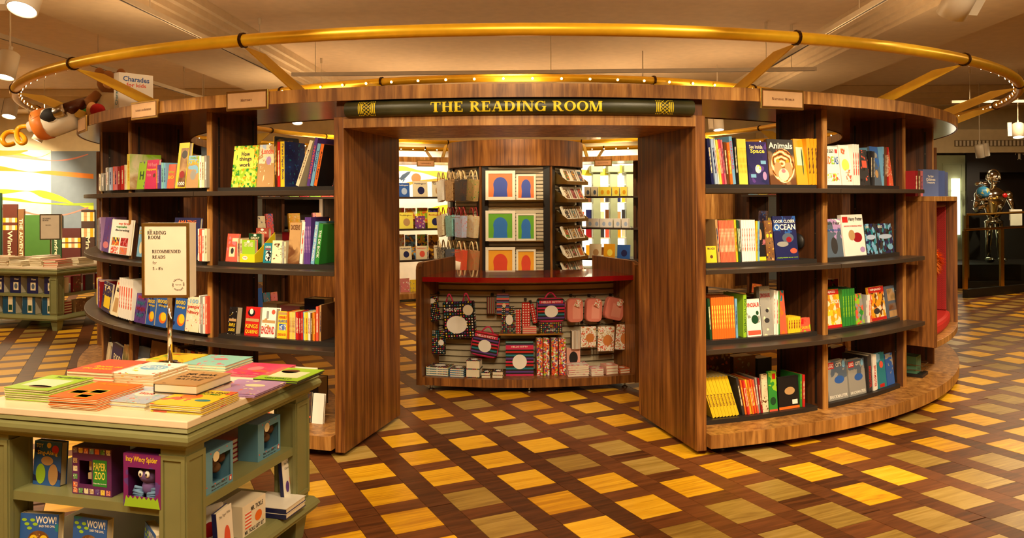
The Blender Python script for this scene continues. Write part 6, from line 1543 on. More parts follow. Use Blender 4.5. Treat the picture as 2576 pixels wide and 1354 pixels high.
for sx in (-1, 1):
    MB().ball((sx * .04, -.095, 1.58), .026, .014, .026, 10, 7).build('eye', CREAM, hd, smooth=True); MB().ball((sx * .04, -.108, 1.58), .011, .008, .011, 8, 6).build('pupil', BLACK, hd, smooth=True)
    MB().ball((sx * .11, 0, 1.56), .03, .04, .04, 10, 7).build('ear', CHROME, hd, smooth=True)
MB().box(-.05, .05, -.108, -.09, 1.49, 1.505).build('mouth', BLACK, hd); MB().ball((0, -.115, 1.54), .014, .02, .024, 8, 6).build('nose', CHROME, hd, smooth=True)
MB().ball((.13, -.13, 1.24), .045, .02, .045, 12, 8).build('red_badge', plain((190, 20, 20), .3), rob, smooth=True)
for sx in (-1, 1):
    rpart('leg', MB().tube([(sx * .09, 0, .76), (sx * .10, -.01, .44), (sx * .10, 0, .40), (sx * .11, 0, .09)], [.075, .055, .06, .045], 12)); rpart('foot', MB().ball((sx * .115, -.05, .055), .065, .13, .055))
    rpart('shoulder', MB().ball((sx * .27, 0, 1.24), .085, .08, .085))
rpart('arm', MB().tube([(-.28, 0, 1.22), (-.36, -.05, 1.0), (-.36, -.08, .97), (-.34, -.3, 1.06)], [.06, .05, .055, .04], 12)); rpart('hand', MB().ball((-.33, -.32, 1.1), .05, .06, .04))
rpart('arm', MB().tube([(.28, 0, 1.22), (.36, .0, 1.0), (.36, -.04, .94), (.22, -.2, .95)], [.06, .05, .055, .04], 12)); rpart('hand', MB().ball((.2, -.22, .95), .05, .05, .04))
def rw(x, y, z): return Vector((RX + x, RY + y, .42 + z))
MB().lathe([(.22, 0), (.24, .008), (.24, .014), (.21, .012)], 24, Matrix.Translation(rw(-.33, -.34, 1.142))).build('serving_tray', CHROME, label='round silver tray on the robot hand', cat='tray')
def globe_mat():
    m, N, L, P = new_mat('globe_map'); tc = N.new('ShaderNodeTexCoord'); n = N.new('ShaderNodeTexNoise'); n.inputs['Scale'].default_value = 9; n.inputs['Detail'].default_value = 5; L.new(tc.outputs['Object'], n.inputs['Vector'])
    r = ramp(N, [(0, srgb(60, 140, 190)), (.52, srgb(60, 140, 190)), (.53, srgb(200, 190, 110)), (.62, srgb(110, 150, 80))], 'CONSTANT'); L.new(n.outputs['Fac'], r.inputs[0]); L.new(r.outputs[0], P.inputs['Base Color']); P.inputs['Roughness'].default_value = .3; return m
g = MB().ball((0, 0, 0), .11, seg=20, rings=14).build('globe_ball', globe_mat(), smooth=True, label='small blue globe on the robot tray', cat='globe', M=Matrix.Translation(rw(-.40, -.34, 1.3))); g.name = 'globe'
MB().lathe([(.06, 0), (.06, .01), (.012, .016), (.012, .05)], 14, Matrix.Translation((0, 0, -.143))).build('stand', BRASS, g)
tm = MB().ball((0, 0, .03), .055, .05, .03).ball((.06, .01, .05), .03).ball((-.07, -.01, .03), .03, .03, .02).build('metal_toy', BRASS, smooth=True, label='gold metal toys on the robot tray', cat='toy', M=Matrix.Translation(rw(-.24, -.40, 1.156)))
MB().ball((0, 0, 0), .06, .05, .04).tube([(-.16, 0, .0), (.05, 0, .02)], .03, 8).build('toy_rocket', CHROME, smooth=True, label='silver toy rocket above the globe', cat='toy', M=Matrix.Translation(rw(-.36, -.32, 1.45)))
MB().box(-.11, .11, -.02, .0, -.3, .0).box(-.11, .11, .001, .02, -.2, .0).build('napkin', plain((232, 222, 204), .9), label='white napkin over the robot forearm', cat='napkin', bevel=.008, M=Matrix.Translation(rw(.24, -.262, .985)))
MB().box(RX - 1.2, RX + 2.2, RY - .5, RY + .7, 0, .419).build('display_platform', plain((40, 30, 24), .5), label='low dark platform under the robot', cat='platform', bevel=.01)
# brass framed glass balustrade
POLG = gold('polished_brass', (222, 176, 84), .16, 1.0)
def balustrade(P, ztops, label):
    e = empty('glass_balustrade', P[0].to_3d(), label=label, cat='balustrade')
    L0 = Vector((P[0].x, P[0].y, 0))
    for i in range(len(P) - 1):
        a, b = P[i].to_3d() - L0, P[i + 1].to_3d() - L0; d = (b - a).normalized(); n = Vector((-d.y, d.x, 0)) * .03
        MB().hexa([a - n * 1.4, a + n * 1.4, b - n * 1.4, b + n * 1.4] + [v + Vector((0, 0, .14)) for v in (a - n * 1.4, a + n * 1.4, b - n * 1.4, b + n * 1.4)]).build('kerb', plain((22, 16, 12), .5), e)
        n2 = n * .15
        MB().hexa([v + Vector((0, 0, .1405)) for v in (a - n2, a + n2, b - n2, b + n2)] + [v + Vector((0, 0, z)) for v, z in ((a - n2, ztops[i] - .02), (a + n2, ztops[i] - .02), (b - n2, ztops[i + 1] - .02), (b + n2, ztops[i + 1] - .02))]).build('glass_pane', GLASS, e)
        MB().tube([a + Vector((0, 0, ztops[i])), b + Vector((0, 0, ztops[i + 1]))], .022, 8).build('handrail', POLG, e)
    for p, z in zip(P, ztops): MB().box(-.028, .028, -.028, .028, .1406, z - .02, M=Matrix.Translation(p.to_3d() - L0)).build('post', POLG, e)
    return e
b0 = at_height(2428, 750, 0).to_2d(); b1 = at_height(2520, 741, 0).to_2d(); b2 = at_height(2620, 731, 0).to_2d()
balustrade([b0, b1, b2], [1.10, 1.11, 1.13], 'brass-railed glass balustrade in front of the robot')
c0 = Vector((b0.x - .1, b0.y + .5)); balustrade([Vector((8.05, 13.9)), Vector((9.15, 13.95))], [1.32, 1.36], 'inner glass balustrade behind the brass-railed one')
# ------------------------------------------------------------------ brass plaques on the canopy
def plaque(px0, px1, py, h, txt, lines_w, label, r=4.548):
    a0, z, _ = on_ring(px0, py, r); a1, _, _ = on_ring(px1, py, r); w = (pol(r, a0) - pol(r, a1)).length; a = (a0 + a1) / 2
    r2 = r + (1 - math.cos(R(abs(a1 - a0) / 2))) * r * 0 + .004
    e = empty('brass_plaque', pol(r2, a, z), rz=R(a), label=label, cat='plaque')
    MB().box(-w / 2, w / 2, 0, .012, -h / 2, h / 2).build('plate', BRASS, e, bevel=.002)
    MB().box(-w / 2 + .012, w / 2 - .012, -.002, -.0004, -h / 2 + .012, h / 2 - .012).build('inset_border', plain((120, 74, 34), .4), e)
    f_ = MB().box(-w / 2 + .016, w / 2 - .016, -.004, -.0022, -h / 2 + .016, h / 2 - .016).build('face', gold('copper_plate', (236, 190, 140), .35, .4), e)
    if txt: link('lettering', serif_mesh(txt, w * lines_w, h * .12, plain((90, 44, 20), .5)), f_, M=Matrix.Translation((0, -.0045, 0)))
    return e
plaque(571, 676, 256, .128, 'History', .27, 'brass plaque lettered History on the canopy')
plaque(332, 398, 281, .128, 'Activity and Reference', .6, 'brass plaque lettered Activity and Reference on the canopy')
plaque(199, 219, 318, .13, '', .5, 'brass plaque seen edge-on at the left of the canopy')
plaque(1912, 2020, 247, .128, 'Natural World', .52, 'brass plaque lettered Natural World on the canopy')
def back_plaque(px, py, txt, label, r=3.535):
    a, z, _ = on_ring(px, py, r, False)
    e = empty('brass_plaque', pol(r, a, z), rz=R(a + 180), label=label, cat='plaque'); w, h = .29, .105
    MB().box(-w / 2, w / 2, 0, .01, -h / 2, h / 2).build('plate', BRASS, e)
    f_ = MB().box(-w / 2 + .014, w / 2 - .014, -.002, -.0004, -h / 2 + .014, h / 2 - .014).build('face', gold('copper_plate', (216, 160, 110), .35, .4), e)
    link('lettering', serif_mesh(txt, w * .6, h * .14, plain((90, 44, 20), .5)), f_, M=Matrix.Translation((0, -.0026, 0)))
back_plaque(1071, 411, 'Paddington Bear', 'small brass plaque on the far canopy left of the kiosk'); back_plaque(1517, 410, 'Beatrix Potter', 'small brass plaque on the far canopy right of the kiosk')

# ------------------------------------------------------------------ books on the far side of the ring, facing inwards
def far_item(x0, x1, yt, z, c, label, r=3.87, t=.02, tx=None, sp=None, patch=None, name='storybook', cat='book', lean=6):
    a0, _, Y = on_ring(x0, 560, r, False); a1, _, _ = on_ring(x1, 560, r, False); a, zt, _ = on_ring((x0 + x1) / 2, yt, r, False)
    w = (pol(r, a0) - pol(r, a1)).length; h = zt - z
    M = Matrix.Translation(pol(r, a, z + .0005)) @ Matrix.Rotation(R(a + 180), 4, 'Z') @ Matrix.Rotation(R(-lean), 4, 'X')
    o = book(M, w, h, t, c, sp or c, label, name, cat)
    if tx: text(o, tx[0], 0, h * .82, w * .8, h * .12, ink(tx[1]))
    if patch: disc_part(o, .01, h * .4, w * .24, h * .24, pick_mat(patch))
    return o
z1, z2, z3 = Z_SHELF[0] + .0005, Z_SHELF[1] + .0005, Z_SHELF[2] + .0005
for k, (x0, x1, yt, z, c, tc, ttl, pt) in enumerate([
    (1001, 1031, 460, z1, 'blue', 'white', 'Paddington', 'pale'), (1040, 1076, 455, z1, 'cream', 'navy', 'Paddington', 'navy'), (1088, 1112, 456, z1, 'cream', 'navy', 'Paddington', 'tan'),
    (1004, 1040, 535, z2, 'lemon', 'brown', 'Paddington', 'tan'), (1045, 1070, 544, z2, 'blobs:purple,coral,cream:12', 'coral', 'Treasury', None), (1076, 1112, 534, z2, 'lemon', 'red', 'Paddington', 'navy'),
    (1006, 1036, 620, z3, 'cream', 'navy', 'Paddington', 'navy'), (1047, 1075, 619, z3, 'cream', 'coral', 'Paddington', 'coral'), (1092, 1112, 617, z3, 'cream', 'navy', 'Paddington', 'teal')]):
    far_item(x0, x1, yt, z, c, '%s book facing in on the far left %s shelf, %s' % ('blue' if c == 'blue' else 'pale' if k != 4 else 'purple', ('top', 'middle', 'lower')[k // 3], ('first', 'second', 'third')[k % 3]), tx=(ttl, tc), sp=['navy', 'tan', 'teal', 'coral'][k % 4], patch=pt)
for k, x in enumerate((992, 1020, 1050, 1078)):
    far_item(x, x + 26, 523 + (k % 2), z2, ['cells:gold,lime,coral:30', 'cells:gold,coral,cream:30', 'cells:orange,lime,yellow:30', 'cells:navy,lime,purple:30'][k], 'bright comic in the far left back row, middle shelf, %s' % nth(k), r=4.02, lean=2)
    far_item(x, x + 26, 590 + (k % 2), z3, ['cells:gold,coral,cream:26', 'cells:slate,sky,gold:26', 'cells:navy,gold,lime:26', 'cells:brown,gold:26'][k], 'bright comic in the far left back row, lower shelf, %s' % nth(k), r=4.02, lean=2)
for k, x in enumerate((1470, 1487, 1505, 1520, 1540, 1560)):
    far_item(x, x + (15 if k < 2 else 17), 470, z1, 'cream' if k < 2 else 'lemon', '%s gift box on the far right top shelf, %s' % ('cream' if k < 2 else 'pale yellow', nth(k)), t=.06, patch='slate' if k < 2 else 'gold', name='gift_box', cat='box', lean=0)
    far_item(x + 4, x + 21, 550, z2, 'white', 'white small box on the far right middle shelf, %s' % nth(k), t=.06, patch='pale', name='gift_box', cat='box', lean=0)
for k, (x0, x1, yt, c, p_) in enumerate(((1482, 1512, 614, 'cream', 'tan'), (1518, 1546, 614, 'gold', 'lemon'), (1552, 1584, 616, 'blue', 'navy'))):
    far_item(x0, x1, yt, z3, c, '%s gift book on the far right lower shelf' % ('cream', 'golden', 'blue')[k], patch=p_)
# generic rows on the other bays of the far side
rb = random.Random(11)
PAL = ['yellow', 'lemon', 'orange', 'coral', 'red', 'sky', 'blue', 'teal', 'lime', 'green', 'cream', 'white', 'pink', 'rose', 'navy', 'purple', 'tan', 'gold']
UPS = (105, 121.6, 136.0, 150.6, 165)
for side in (1, -1):
    for si, z in enumerate(Z_SHELF + (Z_PL,)):
        lev = ('top', 'middle', 'lower', 'base')[si]; k = 0; a = 106.5
        while a < 150.0 or (si == 3 and a < 163.5):
            wd = rb.uniform(.12, .22); da = math.degrees(wd / 3.86); hit = [u for u in UPS if a < u + .7 and a + da > u - .7]
            if hit: a = hit[0] + .75; continue
            skip = (side > 0 and a + da > 121 and a < 136) or (side < 0 and si == 3 and a + da > 121 and a < 136)
            if not skip:
                c1, c2, c3 = rb.choice(PAL), rb.choice(PAL), rb.choice(PAL); an = side * (a + da / 2); h = rb.uniform(.17, .29)
                M = Matrix.Translation(pol(3.86, an, z + .0006)) @ Matrix.Rotation(R(an + 180), 4, 'Z') @ Matrix.Rotation(R(-6), 4, 'X')
                book(M, wd * .96, h, .03, 'blobs:%s,%s,%s:18' % (c1, c2, c3), c1, '%s and %s book on far %s %s shelf, %s along' % (c1, c2, 'right' if side > 0 else 'left', lev, nth(k)), name='storybook'); k += 1
            a += da + .15
for q in range(4):
    an = 126 + 2.3 * q; c = PAL[(q * 5 + 3) % 18]
    book(Matrix.Translation(pol(3.98, an, 1.7606)) @ Matrix.Rotation(R(an + 180), 4, 'Z'), .13, .09 + .04 * (q % 2), .09, c, c, '%s boxed set on top of the far right seat box, %s along' % (c, nth(q)), 'boxed_set', 'box')
# inner rows standing behind the front shelves, seen from behind
INNER = [(-1, Z_SHELF[1], [(22.3, 'rose', .17, .24), (25.3, 'crimson', .12, .22), (27.8, 'cream', .1, .2)]), (-1, Z_SHELF[2], [(22.0, 'navy', .17, .25), (25.2, 'pink', .18, .19), (28.0, 'cream', .14, .2)]),
         (1, Z_SHELF[1], [(22, 'cream', .14, .27), (24.8, 'white', .13, .3), (27.4, 'forest', .14, .26)]), (1, Z_SHELF[2], [(21.8, 'charcoal', .18, .27), (24.8, 'purple', .16, .24), (27.4, 'brown', .14, .25)]),
         (1, Z_PL, [(21.2, 'blobs:brown,orange,tan:14', .2, .36), (24.6, 'blobs:tan,orange,cream:14', .2, .33), (27.4, 'slate', .14, .3)]), (1, Z_SHELF[2], [(36.6, 'sky', .15, .27), (39.4, 'blobs:red,navy,lime:12', .18, .31), (42, 'cream', .12, .24)]),
         (1, Z_SHELF[1], [(37, 'coral', .16, .25), (40.5, 'brown', .2, .22)]), (1, Z_PL, [(37.5, 'brown', .2, .3), (41, 'crimson', .2, .28)]), (-1, Z_PL, [(23, 'charcoal', .2, .2), (27, 'brown', .2, .22)])]
for k, (sg, z, its) in enumerate(INNER):
    for q, (a, c, w, h) in enumerate(its):
        an = sg * a; cw = c if ':' not in c else 'patterned ' + c.split(':')[1].split(',')[0]
        if ':' in c or len(c) > 20: cw = cw.split(',')[0]
        M = Matrix.Translation(pol(3.925, an, z + .0006)) @ Matrix.Rotation(R(an), 4, 'Z')
        o = book(M, w, h, .115, c, c if ':' not in c else 'brown', '%s book in inner back row, %s %s, %s from portal' % (cw, 'History' if sg < 0 else 'Natural World' if a < 30 else 'end bay', {Z_SHELF[1]: 'middle', Z_SHELF[2]: 'lower', Z_PL: 'base'}[z], nth(q)))
        if c == 'navy': text(o, 'FABULOUS', 0, h * .62, w * .7, h * .14, ink('cream')); text(o, 'FASHION', 0, h * .42, w * .7, h * .14, ink('cream'))
# yellow card dispenser on the History middle shelf
a0, _, _ = on_ring(605, 650, 4.31); a1, _, _ = on_ring(642, 650, 4.31); am = (a0 + a1) / 2; w = (pol(4.31, a0) - pol(4.31, a1)).length
Mx = Matrix.Translation(pol(4.315, am, Z_SHELF[1] + .029)) @ Matrix.Rotation(R(am), 4, 'Z')
YB_ = plain((240, 214, 30), .5)
mb = MB().box(-w / 2, w / 2, 0, .003, 0, .055)
for sx in (-1, 1): mb.add([Vector((sx * w / 2 + d, y, z_)) for d in (0, -sx * .003) for y, z_ in ((.003, 0), (.2, 0), (.2, .2), (.003, .055))], [(0, 1, 2, 3), (4, 5, 6, 7), (0, 1, 5, 4), (1, 2, 6, 5), (2, 3, 7, 6), (3, 0, 4, 7)])
mb.box(-w / 2 + .003, w / 2 - .003, .003, .2, 0, .003)
o = mb.build('card_dispenser', YB_, label='bright yellow card dispenser on the History middle shelf', cat='dispenser', M=Mx); disc_part(o, -.02, .03, .024, .014, ink('white')); text(o, 'snap', -.02, .03, .03, .01, ink('coral'), y=-.0016)
for k, (y, z_, c, t_, lab) in enumerate(((.012, 0.0035, 'scene:lime,lime,coral:9', 'CREEPY CRAWLIES', 'front'), (.075, .045, 'forest', 'GREAT', 'middle'), (.145, .08, plain((150, 60, 44), .5), 'LONDON', 'rear'))):
    M = Mx @ Matrix.Translation((0, y, z_)); b_ = book(M, w * .86, .15, .03, c, 'coral', '%s card pack in the yellow dispenser' % lab, 'card_pack', 'card game'); text(b_, t_, 0, .118, w * .6, .016 if k else .03, ink('cream')); disc_part(b_, 0, .138, .014, .008, ink('white'))
# other loose things on the shelves
dk = MB().lathe([(.0, 0), (.055, .0), (.06, .012), (.055, .024), (0, .026)], 20)
a_, z_, _ = on_ring(2012, 620, 4.12); M = Matrix.Translation(pol(4.15, 29.4 - .5, 1.30)) @ Matrix.Rotation(R(29.4), 4, 'Z') @ Matrix.Rotation(R(-90), 4, 'Y')
dk.build('cable_grommet', BLACK, label='black round grommet on the upright beside the shark book', cat='grommet', M=M, smooth=True)
a_, z_, _ = on_ring(2128, 540, 4.12); MB().lathe([(.0, 0), (.11, 0), (.12, .012), (.1, .026), (0, .032)], 24, Matrix.Diagonal((1, .6, 1, 1))).build('puzzle_tin', plain((60, 130, 150), .35), label='oval teal tin behind the white books, end bay middle shelf', cat='tin', smooth=True, M=Matrix.Translation(pol(4.08, a_, Z_SHELF[1] + .03 + .24)) @ Matrix.Rotation(R(a_), 4, 'Z'))
book(Matrix.Translation(pol(4.08, a_, Z_SHELF[1] + .0285)) @ Matrix.Rotation(R(a_), 4, 'Z'), .24, .24, .06, 'brown', 'brown', 'brown carton under the oval teal tin', 'carton', 'box')
# boxed books on top of the seat alcove
TB = [(2302, 2309, ['crimson']), (2309.5, 2316, ['brown']), (2316.5, 2322, ['rose'])]
for k, (x0, x1, cs) in enumerate(TB):
    fill_shelf(1, 1.6223, [s(x0, x1, 430, cs, 'book', dep=.2)], '%s slot of the seat top' % ('first', 'second', 'third')[k], r0=4.42)
for k, (x0, x1, c) in enumerate(((2323, 2356, (92, 108, 160)), (2357, 2374, (70, 86, 140)), (2378, 2395, (86, 96, 140)))):
    a0, _, _ = on_ring(x0, 490, 4.45); a1, _, _ = on_ring(x1, 490, 4.45); am = (a0 + a1) / 2; w = (pol(4.45, a0) - pol(4.45, a1)).length
    o = book(Matrix.Translation(pol(4.45, am, 1.6225)) @ Matrix.Rotation(R(am - (a_ * 0)), 4, 'Z') @ Matrix.Rotation(R((-22, -10, -4)[k]), 4, 'Z'), min(w, .19), .215, .04, plain(c, .4), plain(c, .4), 'periwinkle treasury on the seat top, %s' % ('facing out', 'second', 'third from left')[k], 'book')
    if k == 0: text(o, 'The Faber', 0, .16, .07, .018, ink('white')); text(o, 'Childrens', 0, .135, .11, .022, ink('white')); text(o, 'Treasury', 0, .108, .1, .02, ink('white'))
# fluffy toy and a coral cushion in the seat
def shaggy(c, r, n, seed, ln=.06):
    rr = random.Random(seed); mb = MB().ball(c, r * .8, r * .8, r)
    for k in range(n):
        t = rr.uniform(0, 2 * math.pi); ph = math.acos(rr.uniform(-1, 1)); d = Vector((math.sin(ph) * math.cos(t), math.sin(ph) * math.sin(t), math.cos(ph)))
        p = Vector(c) + Vector((d.x * r * .75, d.y * r * .75, d.z * r * .95)); q = p + d * ln * rr.uniform(.6, 1.1) + Vector((0, 0, -ln * .4))
        s_ = d.cross(Vector((.3, .2, 1))).normalized() * .008
        mb.add([p - s_, p + s_, q], [(0, 1, 2)])
    return mb
aa, zz, _ = on_ring(2366, 655, 4.44)
shaggy((0, 0, 0), .10, 900, 2).build('fluffy_toy', plain((236, 130, 20), .9), label='shaggy orange toy leaning in the red seat', cat='toy', M=Matrix.Translation(pol(4.36, aa - .6, zz)))
MB().ball((0, 0, 0), .07, .05, .1).build('cushion', plain((226, 86, 70), .8), smooth=True, label='coral cushion low in the red seat', cat='cushion', M=Matrix.Translation(pol(4.33, aa - .5, .70)))
# wire basket of green books under the seat
ab, zb2, _ = on_ring(2352, 900, 4.3); eb = empty('wire_rack', pol(4.22, 50.5, Z_PL), rz=R(50.5), label='small wire rack on the plinth below the red seat', cat='rack')
MB().box(-.1, .1, -.14, .14, .0004, .025).build('tray', TRAY, eb)
wr = MB()
for z_ in (.06, .1): wr.tube([(-.1, -.14, z_), (.1, -.14, z_), (.1, .14, z_), (-.1, .14, z_)], .003, 5, closed=True)
wr.build('wire_guard', STEEL, eb)
for k in range(3): book(eb.matrix_basis @ Matrix.Translation((-.06 + .055 * k, -.1, .0256)) @ Matrix.Rotation(R(80), 4, 'Z') @ Matrix.Translation((.08, 0, 0)), .15, .14, .03, 'teal', plain((96, 150, 120), .5), 'pale green notebook in the wire rack, %s' % nth(k), 'notebook', 'notebook')

# ------------------------------------------------------------------ toys and props on the canopy at the left
ZTOP = 2.3095
def on_top(px, r): a, _, _ = on_ring(px, 290, r); return a
a = on_top(350, 4.30); M = Matrix.Translation(pol(4.32, a, ZTOP)) @ Matrix.Rotation(R(48), 4, 'Z')
o = book(M, .26, .30, .10, 'white', 'white', 'white charades game box on the canopy', 'game_box', 'box'); text(o, 'Charades', 0, .255, .2, .04, ink('blue')); text(o, 'for kids', 0, .21, .15, .03, ink('coral'))
S2 = Matrix.Translation((-.13, .05, 0)) @ Matrix.Rotation(R(-90), 4, 'Z'); text(o, 'Charades', 0, .13, .16, .05, ink('teal'), M=S2, rot=R(90), y=-.0012)
a = on_top(300, 4.05); M = Matrix.Translation(pol(4.05, a, ZTOP)) @ Matrix.Rotation(R(a + 35), 4, 'Z')
o = book(M, .12, .42, .06, 'yellow', 'yellow', 'tall yellow game box standing at the back of the toys', 'game_box', 'box'); rect_part(o, 0, .34, .06, .11, ink('red')); text(o, 'OLY', 0, .34, .09, .04, ink('white'), rot=R(90), y=-.0014)
FURB = plain((150, 96, 44), .95, bump=.7); FURG = plain((40, 110, 30), .95, bump=.7); SKIN = plain((222, 170, 110), .9, bump=.4); DKB = plain((56, 28, 14), .95, bump=.7)
def toy(name, px, r, parts, label, yaw=0, sc=1.0):
    a = on_top(px, r); e = empty(name, pol(r, a, ZTOP), rz=R(yaw), label=label, cat='soft toy'); e.scale = (1.3, 1.3, 1.3)
    for nm, mb, m in parts: mb.build(nm, m, e, smooth=True)
    return e
toy('plush_bear', 278, 4.30, [('body', MB().ball((0, 0, .1), .085, .075, .11), plain((210, 190, 150), .95, bump=.6)), ('head', MB().ball((0, -.01, .25), .08, .075, .075), FURB), ('ear', MB().ball((-.065, 0, .32), .03, .02, .035), FURB), ('ear', MB().ball((.065, 0, .32), .03, .02, .035), FURB), ('snout', MB().ball((0, -.075, .235), .035, .03, .028), SKIN),
      ('arm', MB().tube([(-.07, -.02, .17), (-.12, -.06, .12), (-.1, -.1, .09)], [.035, .03, .03], 10), FURB), ('arm', MB().tube([(.07, -.02, .17), (.12, -.06, .12), (.1, -.1, .09)], [.035, .03, .03], 10), FURB),
      ('leg', MB().tube([(-.05, -.02, .05), (-.08, -.14, .04)], [.045, .04], 10), FURB), ('leg', MB().tube([(.05, -.02, .05), (.07, -.14, .04)], [.045, .04], 10), FURB),
      ('foot', MB().ball((-.085, -.17, .05), .035, .03, .055), SKIN), ('foot', MB().ball((.075, -.17, .05), .035, .03, .055), SKIN)], 'brown plush toy with pale feet sitting on the canopy', yaw=20)
toy('plush_monster', 224, 4.22, [('body', MB().ball((0, 0, .12), .08, .07, .12), DKB), ('head', MB().ball((0, 0, .29), .075, .07, .07), FURB), ('ear', MB().ball((-.05, 0, .37), .04, .025, .025), FURB), ('ear', MB().ball((.055, 0, .36), .03, .025, .025), FURB), ('arm', MB().tube([(-.06, -.02, .2), (-.12, -.08, .16)], [.03, .03], 8), DKB), ('arm', MB().tube([(.06, -.02, .2), (.12, -.08, .16)], [.03, .03], 8), DKB)], 'dark brown plush toy with horns behind the green one', yaw=15)
toy('green_plush', 220, 4.44, [('body', MB().ball((0, 0, .08), .08, .08, .08).ball((.05, -.03, .05), .06, .06, .05), FURG)], 'round green plush cushion at the canopy edge')
toy('red_plush_ball', 246, 4.44, [('ball', MB().ball((0, 0, .045), .045), plain((180, 24, 24), .9))], 'red plush ball beside the green cushion')
a = on_top(245, 4.30); o = book(Matrix.Translation(pol(4.34, a, ZTOP + .16)) @ Matrix.Rotation(R(a + 20), 4, 'Z') @ Matrix.Rotation(R(-8), 4, 'X'), .14, .15, .012, 'cream', 'navy', 'white picture book held between the plush toys', 'book'); disc_part(o, .01, .04, .03, .03, ink('orange')); text(o, 'The Very', 0, .11, .07, .012, ink('charcoal'))
a = on_top(208, 4.2); book(Matrix.Translation(pol(4.2, a, ZTOP)) @ Matrix.Rotation(R(a + 30), 4, 'Z'), .12, .2, .05, 'cells:white,red,charcoal:50', 'white', 'red and white chequered game box on the canopy', 'game_box', 'box')
# giant paintbrush and paint tube
YP = 6.55
def P7(x, y, d=0.0): return at_depth(x, y, YP + d)
br = empty('giant_paintbrush', P7(200, 262), label='giant paintbrush with black bristles jutting from the canopy', cat='prop')
def rel(e, mb, nm, m): o = mb.build(nm, m, smooth=True); o.parent = e; o.matrix_parent_inverse = Matrix.Translation(e.location).inverted(); return o
def along(p, q, prof, seg=14):
    d = q - p; n = [p + d * t for t, _ in prof]; return MB().tube(n, [r for _, r in prof], seg)
rel(br, along(P7(165, 277), P7(238, 248, .3), [(0, .055), (.5, .05), (1, .036)]), 'handle', plain((84, 34, 14), .3))
rel(br, along(P7(138, 287), P7(166, 277), [(0, .045), (.1, .052), (.85, .058), (1, .055)]), 'ferrule', STEEL)
rel(br, along(P7(97, 298), P7(141, 286), [(0, .003), (.12, .016), (.3, .04), (.55, .062), (.8, .058), (1, .046)]), 'bristles', plain((22, 20, 20), .7, bump=.9))
tu = empty('giant_paint_tube', P7(150, 315, .15), label='giant white paint tube with orange band squeezing yellow paint', cat='prop')
p, q = P7(88, 318, .1), P7(195, 292, .1)
rel(tu, along(p, q, [(.06, .05), (.1, .11), (.12, .13), (.45, .125), (1, .10)]), 'tube_body', plain((232, 222, 200), .35))
rel(tu, along(P7(97, 316, .1), P7(124, 309, .1), [(0, .128), (.2, .1335), (1, .1325)], 18), 'orange_band', plain((230, 130, 50), .4))
rel(tu, along(P7(75, 321, .1), P7(92, 317, .1), [(0, .05), (.5, .055), (.55, .06), (1, .06)]), 'cap', plain((206, 196, 180), .35))
wv = [(80, 318), (62, 318), (48, 322), (42, 334), (44, 350), (52, 360), (62, 358), (62, 348), (52, 338), (36, 332), (20, 333), (9, 342), (6, 354), (14, 364), (26, 364), (36, 360)]
wv2 = []
for i in range(len(wv) - 1):
    for k in range(5):
        t = k / 5; a_, b_, c_, d_ = wv[max(i - 1, 0)], wv[i], wv[i + 1], wv[min(i + 2, len(wv) - 1)]
        wv2.append([0.5 * (2 * b_[j] + (c_[j] - a_[j]) * t + (2 * a_[j] - 5 * b_[j] + 4 * c_[j] - d_[j]) * t * t + (3 * b_[j] - a_[j] - 3 * c_[j] + d_[j]) * t ** 3) for j in (0, 1)])
rel(tu, MB().tube([P7(x, y, .1 + .04 * math.sin(k * .18)) for k, (x, y) in enumerate(wv2)], .02, 10), 'squeezed_paint', plain((232, 160, 20), .3))
for k in range(5): 
    pt = p + (q - p) * (.55 + .08 * k); rel(tu, MB().box(-.003, .003, -.004, .004, -.012, .012, M=Matrix.Translation(pt + Vector((0, -.118 + .004 * k, .02)))), 'printed_tick', BLACK)
wl = MB(); wl.tube([P7(66, 272, -.1), P7(88, 310, 0)], .0015, 4).tube([P7(70, 272, -.1), P7(82, 312, 0)], .0015, 4); rel(tu, wl, 'hanging_wire', STEEL)

# ------------------------------------------------------------------ ceiling tracks and spotlights
TRK = plain((222, 208, 184), .5); DARKSLOT = plain((70, 54, 40), .6)
ZT = 3.18
def track(p, q, label):
    p, q = Vector(p), Vector(q); d = (q - p); L_ = d.length; an = math.atan2(d.y, d.x)
    e = empty('lighting_track', (p.x, p.y, ZT), rz=an, label=label, cat='track')
    MB().box(0, L_, -.022, .022, 0, .045).build('rail_bar', TRK, e); MB().box(.02, L_ - .02, -.008, .008, -.002, -.0002).build('slot', DARKSLOT, e)
    n = max(2, int(L_ / 2.6) + 1)
    for k in range(n):
        x = .3 + (L_ - .6) * k / (n - 1); MB().lathe([(.004, .0451), (.004, ZC - ZT - .08), (.018, ZC - ZT - .079), (.018, ZC - ZT - .001)], 8, Matrix.Translation((x, 0, 0))).build('hanger_rod', TRK, e)
def rxy(x, y): v = RM @ Vector((x, y, 0)); return (v.x, v.y)
track(rxy(-3.25, 1.0), rxy(-3.25, 14.5), 'long ceiling lighting track running left of the ring centre'); track(rxy(2.75, 1.0), rxy(2.75, 9.9), 'long ceiling lighting track running right of the ring centre')
track(rxy(-3.1, 9.75), rxy(3.4, 9.75), 'cross lighting track above the ring centre'); track(rxy(-5.15, 3.0), rxy(-5.15, 15.0), 'outer lighting track at the left of the ceiling')
track(rxy(-9.5, 12.2), rxy(-5.3, 12.2), 'short lighting track above the far table'); track(rxy(6.8, 13.2), rxy(11.5, 13.2), 'far lighting track above the balustrade')
LENS = plain((255, 240, 205), .4, emit=7.0)
house_me = MB().lathe([(.0, .245), (.07, .245), (.086, .23), (.086, .0), (.078, .0), (.078, .012), (0, .014)], 22).mesh('housing', plain((226, 216, 198), .4), True)
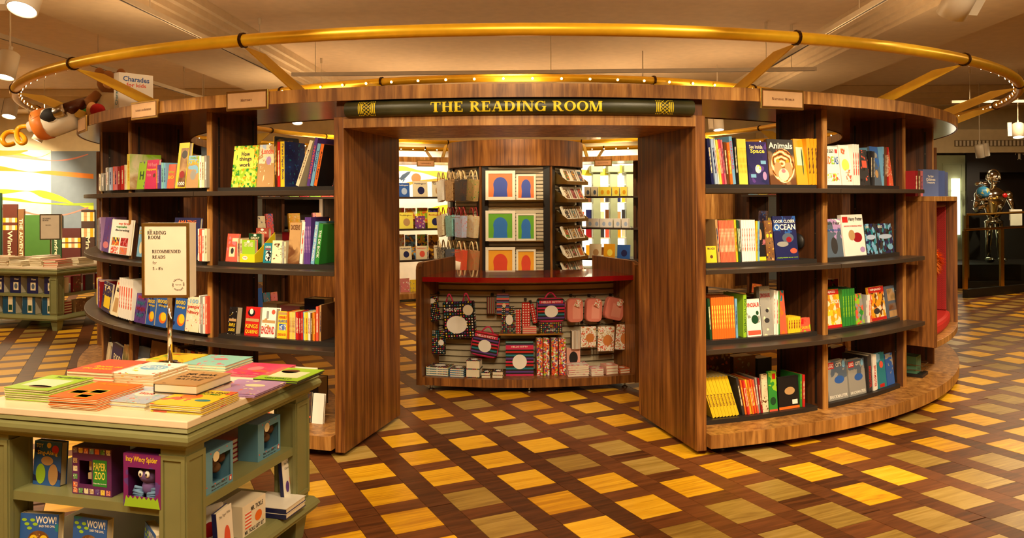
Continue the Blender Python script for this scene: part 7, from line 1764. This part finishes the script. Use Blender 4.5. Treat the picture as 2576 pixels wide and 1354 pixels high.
lens_me = MB().lathe([(0, .009), (.074, .009), (.074, .0125), (0, .0128)], 20).mesh('lens', LENS)
gear_me = MB().box(.09, .15, -.03, .03, .02, .26).box(-.012, .012, -.012, .012, .246, .30).mesh('gear_box', plain((222, 212, 194), .4))
def spotlight(loc, target, label):
    d = (Vector(loc) - Vector(target)).normalized(); q = d.to_track_quat('Z', 'Y')
    e = empty('track_spotlight', loc, label=label, cat='spotlight'); e.rotation_mode = 'QUATERNION'; e.rotation_quaternion = q
    rod = MB().tube([Vector(loc) + Vector((d.x, d.y, d.z)) * .26, Vector((loc[0] + d.x * .26, loc[1] + d.y * .26, ZC - .001))], .008, 8).build('drop_rod', TRK, e); rod.matrix_parent_inverse = (Matrix.Translation(loc) @ q.to_matrix().to_4x4()).inverted()
    for nm, me in (('housing', house_me), ('lens', lens_me), ('gear_box', gear_me)): link(nm, me, e)
    return e
FIX = [((55, 25), 4.66, (-2.9, 4.1, 1.5), 'large spotlight at the top left corner'), ((10, 195), 7.0, (-4.7, 6.3, 0), 'spotlight at the left edge below the corner one'), ((22, 294), 10.4, (-6.6, 9.6, .5), 'tilted spotlight at the left above the paint tube'),
       ((92, 354), 13.6, (-9.2, 13.0, .5), 'far spotlight aimed at the printed wall'), ((2392, 38), 4.7, (2.2, 7.0, 0), 'spotlight at the top right seen from behind'), ((2562, 346), 13.0, (8.2, 12.6, 1.0), 'spotlight at the right edge aimed at the robot'),
       ((2468, 396), 14.6, (9.2, 14.9, 0), 'small spotlight hanging above the robot'), ((1808, 328), 12.4, (3.3, 12.0, 1.0), 'spotlight seen through the gap above the space books'), ((1497, 357), 12.8, (1.2, 12.6, 1.0), 'small spotlight seen right of the kiosk head'), ((748, 310), 12.5, (-3.3, 11.9, 1.0), 'spotlight seen through the gap above the city book'), ((512, 352), 12.8, (-4.9, 12.3, 1.0), 'spotlight seen behind the science books'), ((1620, 345), 11.2, (1.9, 10.8, 1.0), 'spotlight behind the right-hand jamb')]
for (px, py), Y, t, lab in FIX: spotlight(at_depth(px, py, Y), t, lab)
for (x, y, z), t, e_, an in SPOTS: 
    pass
finish_texts()
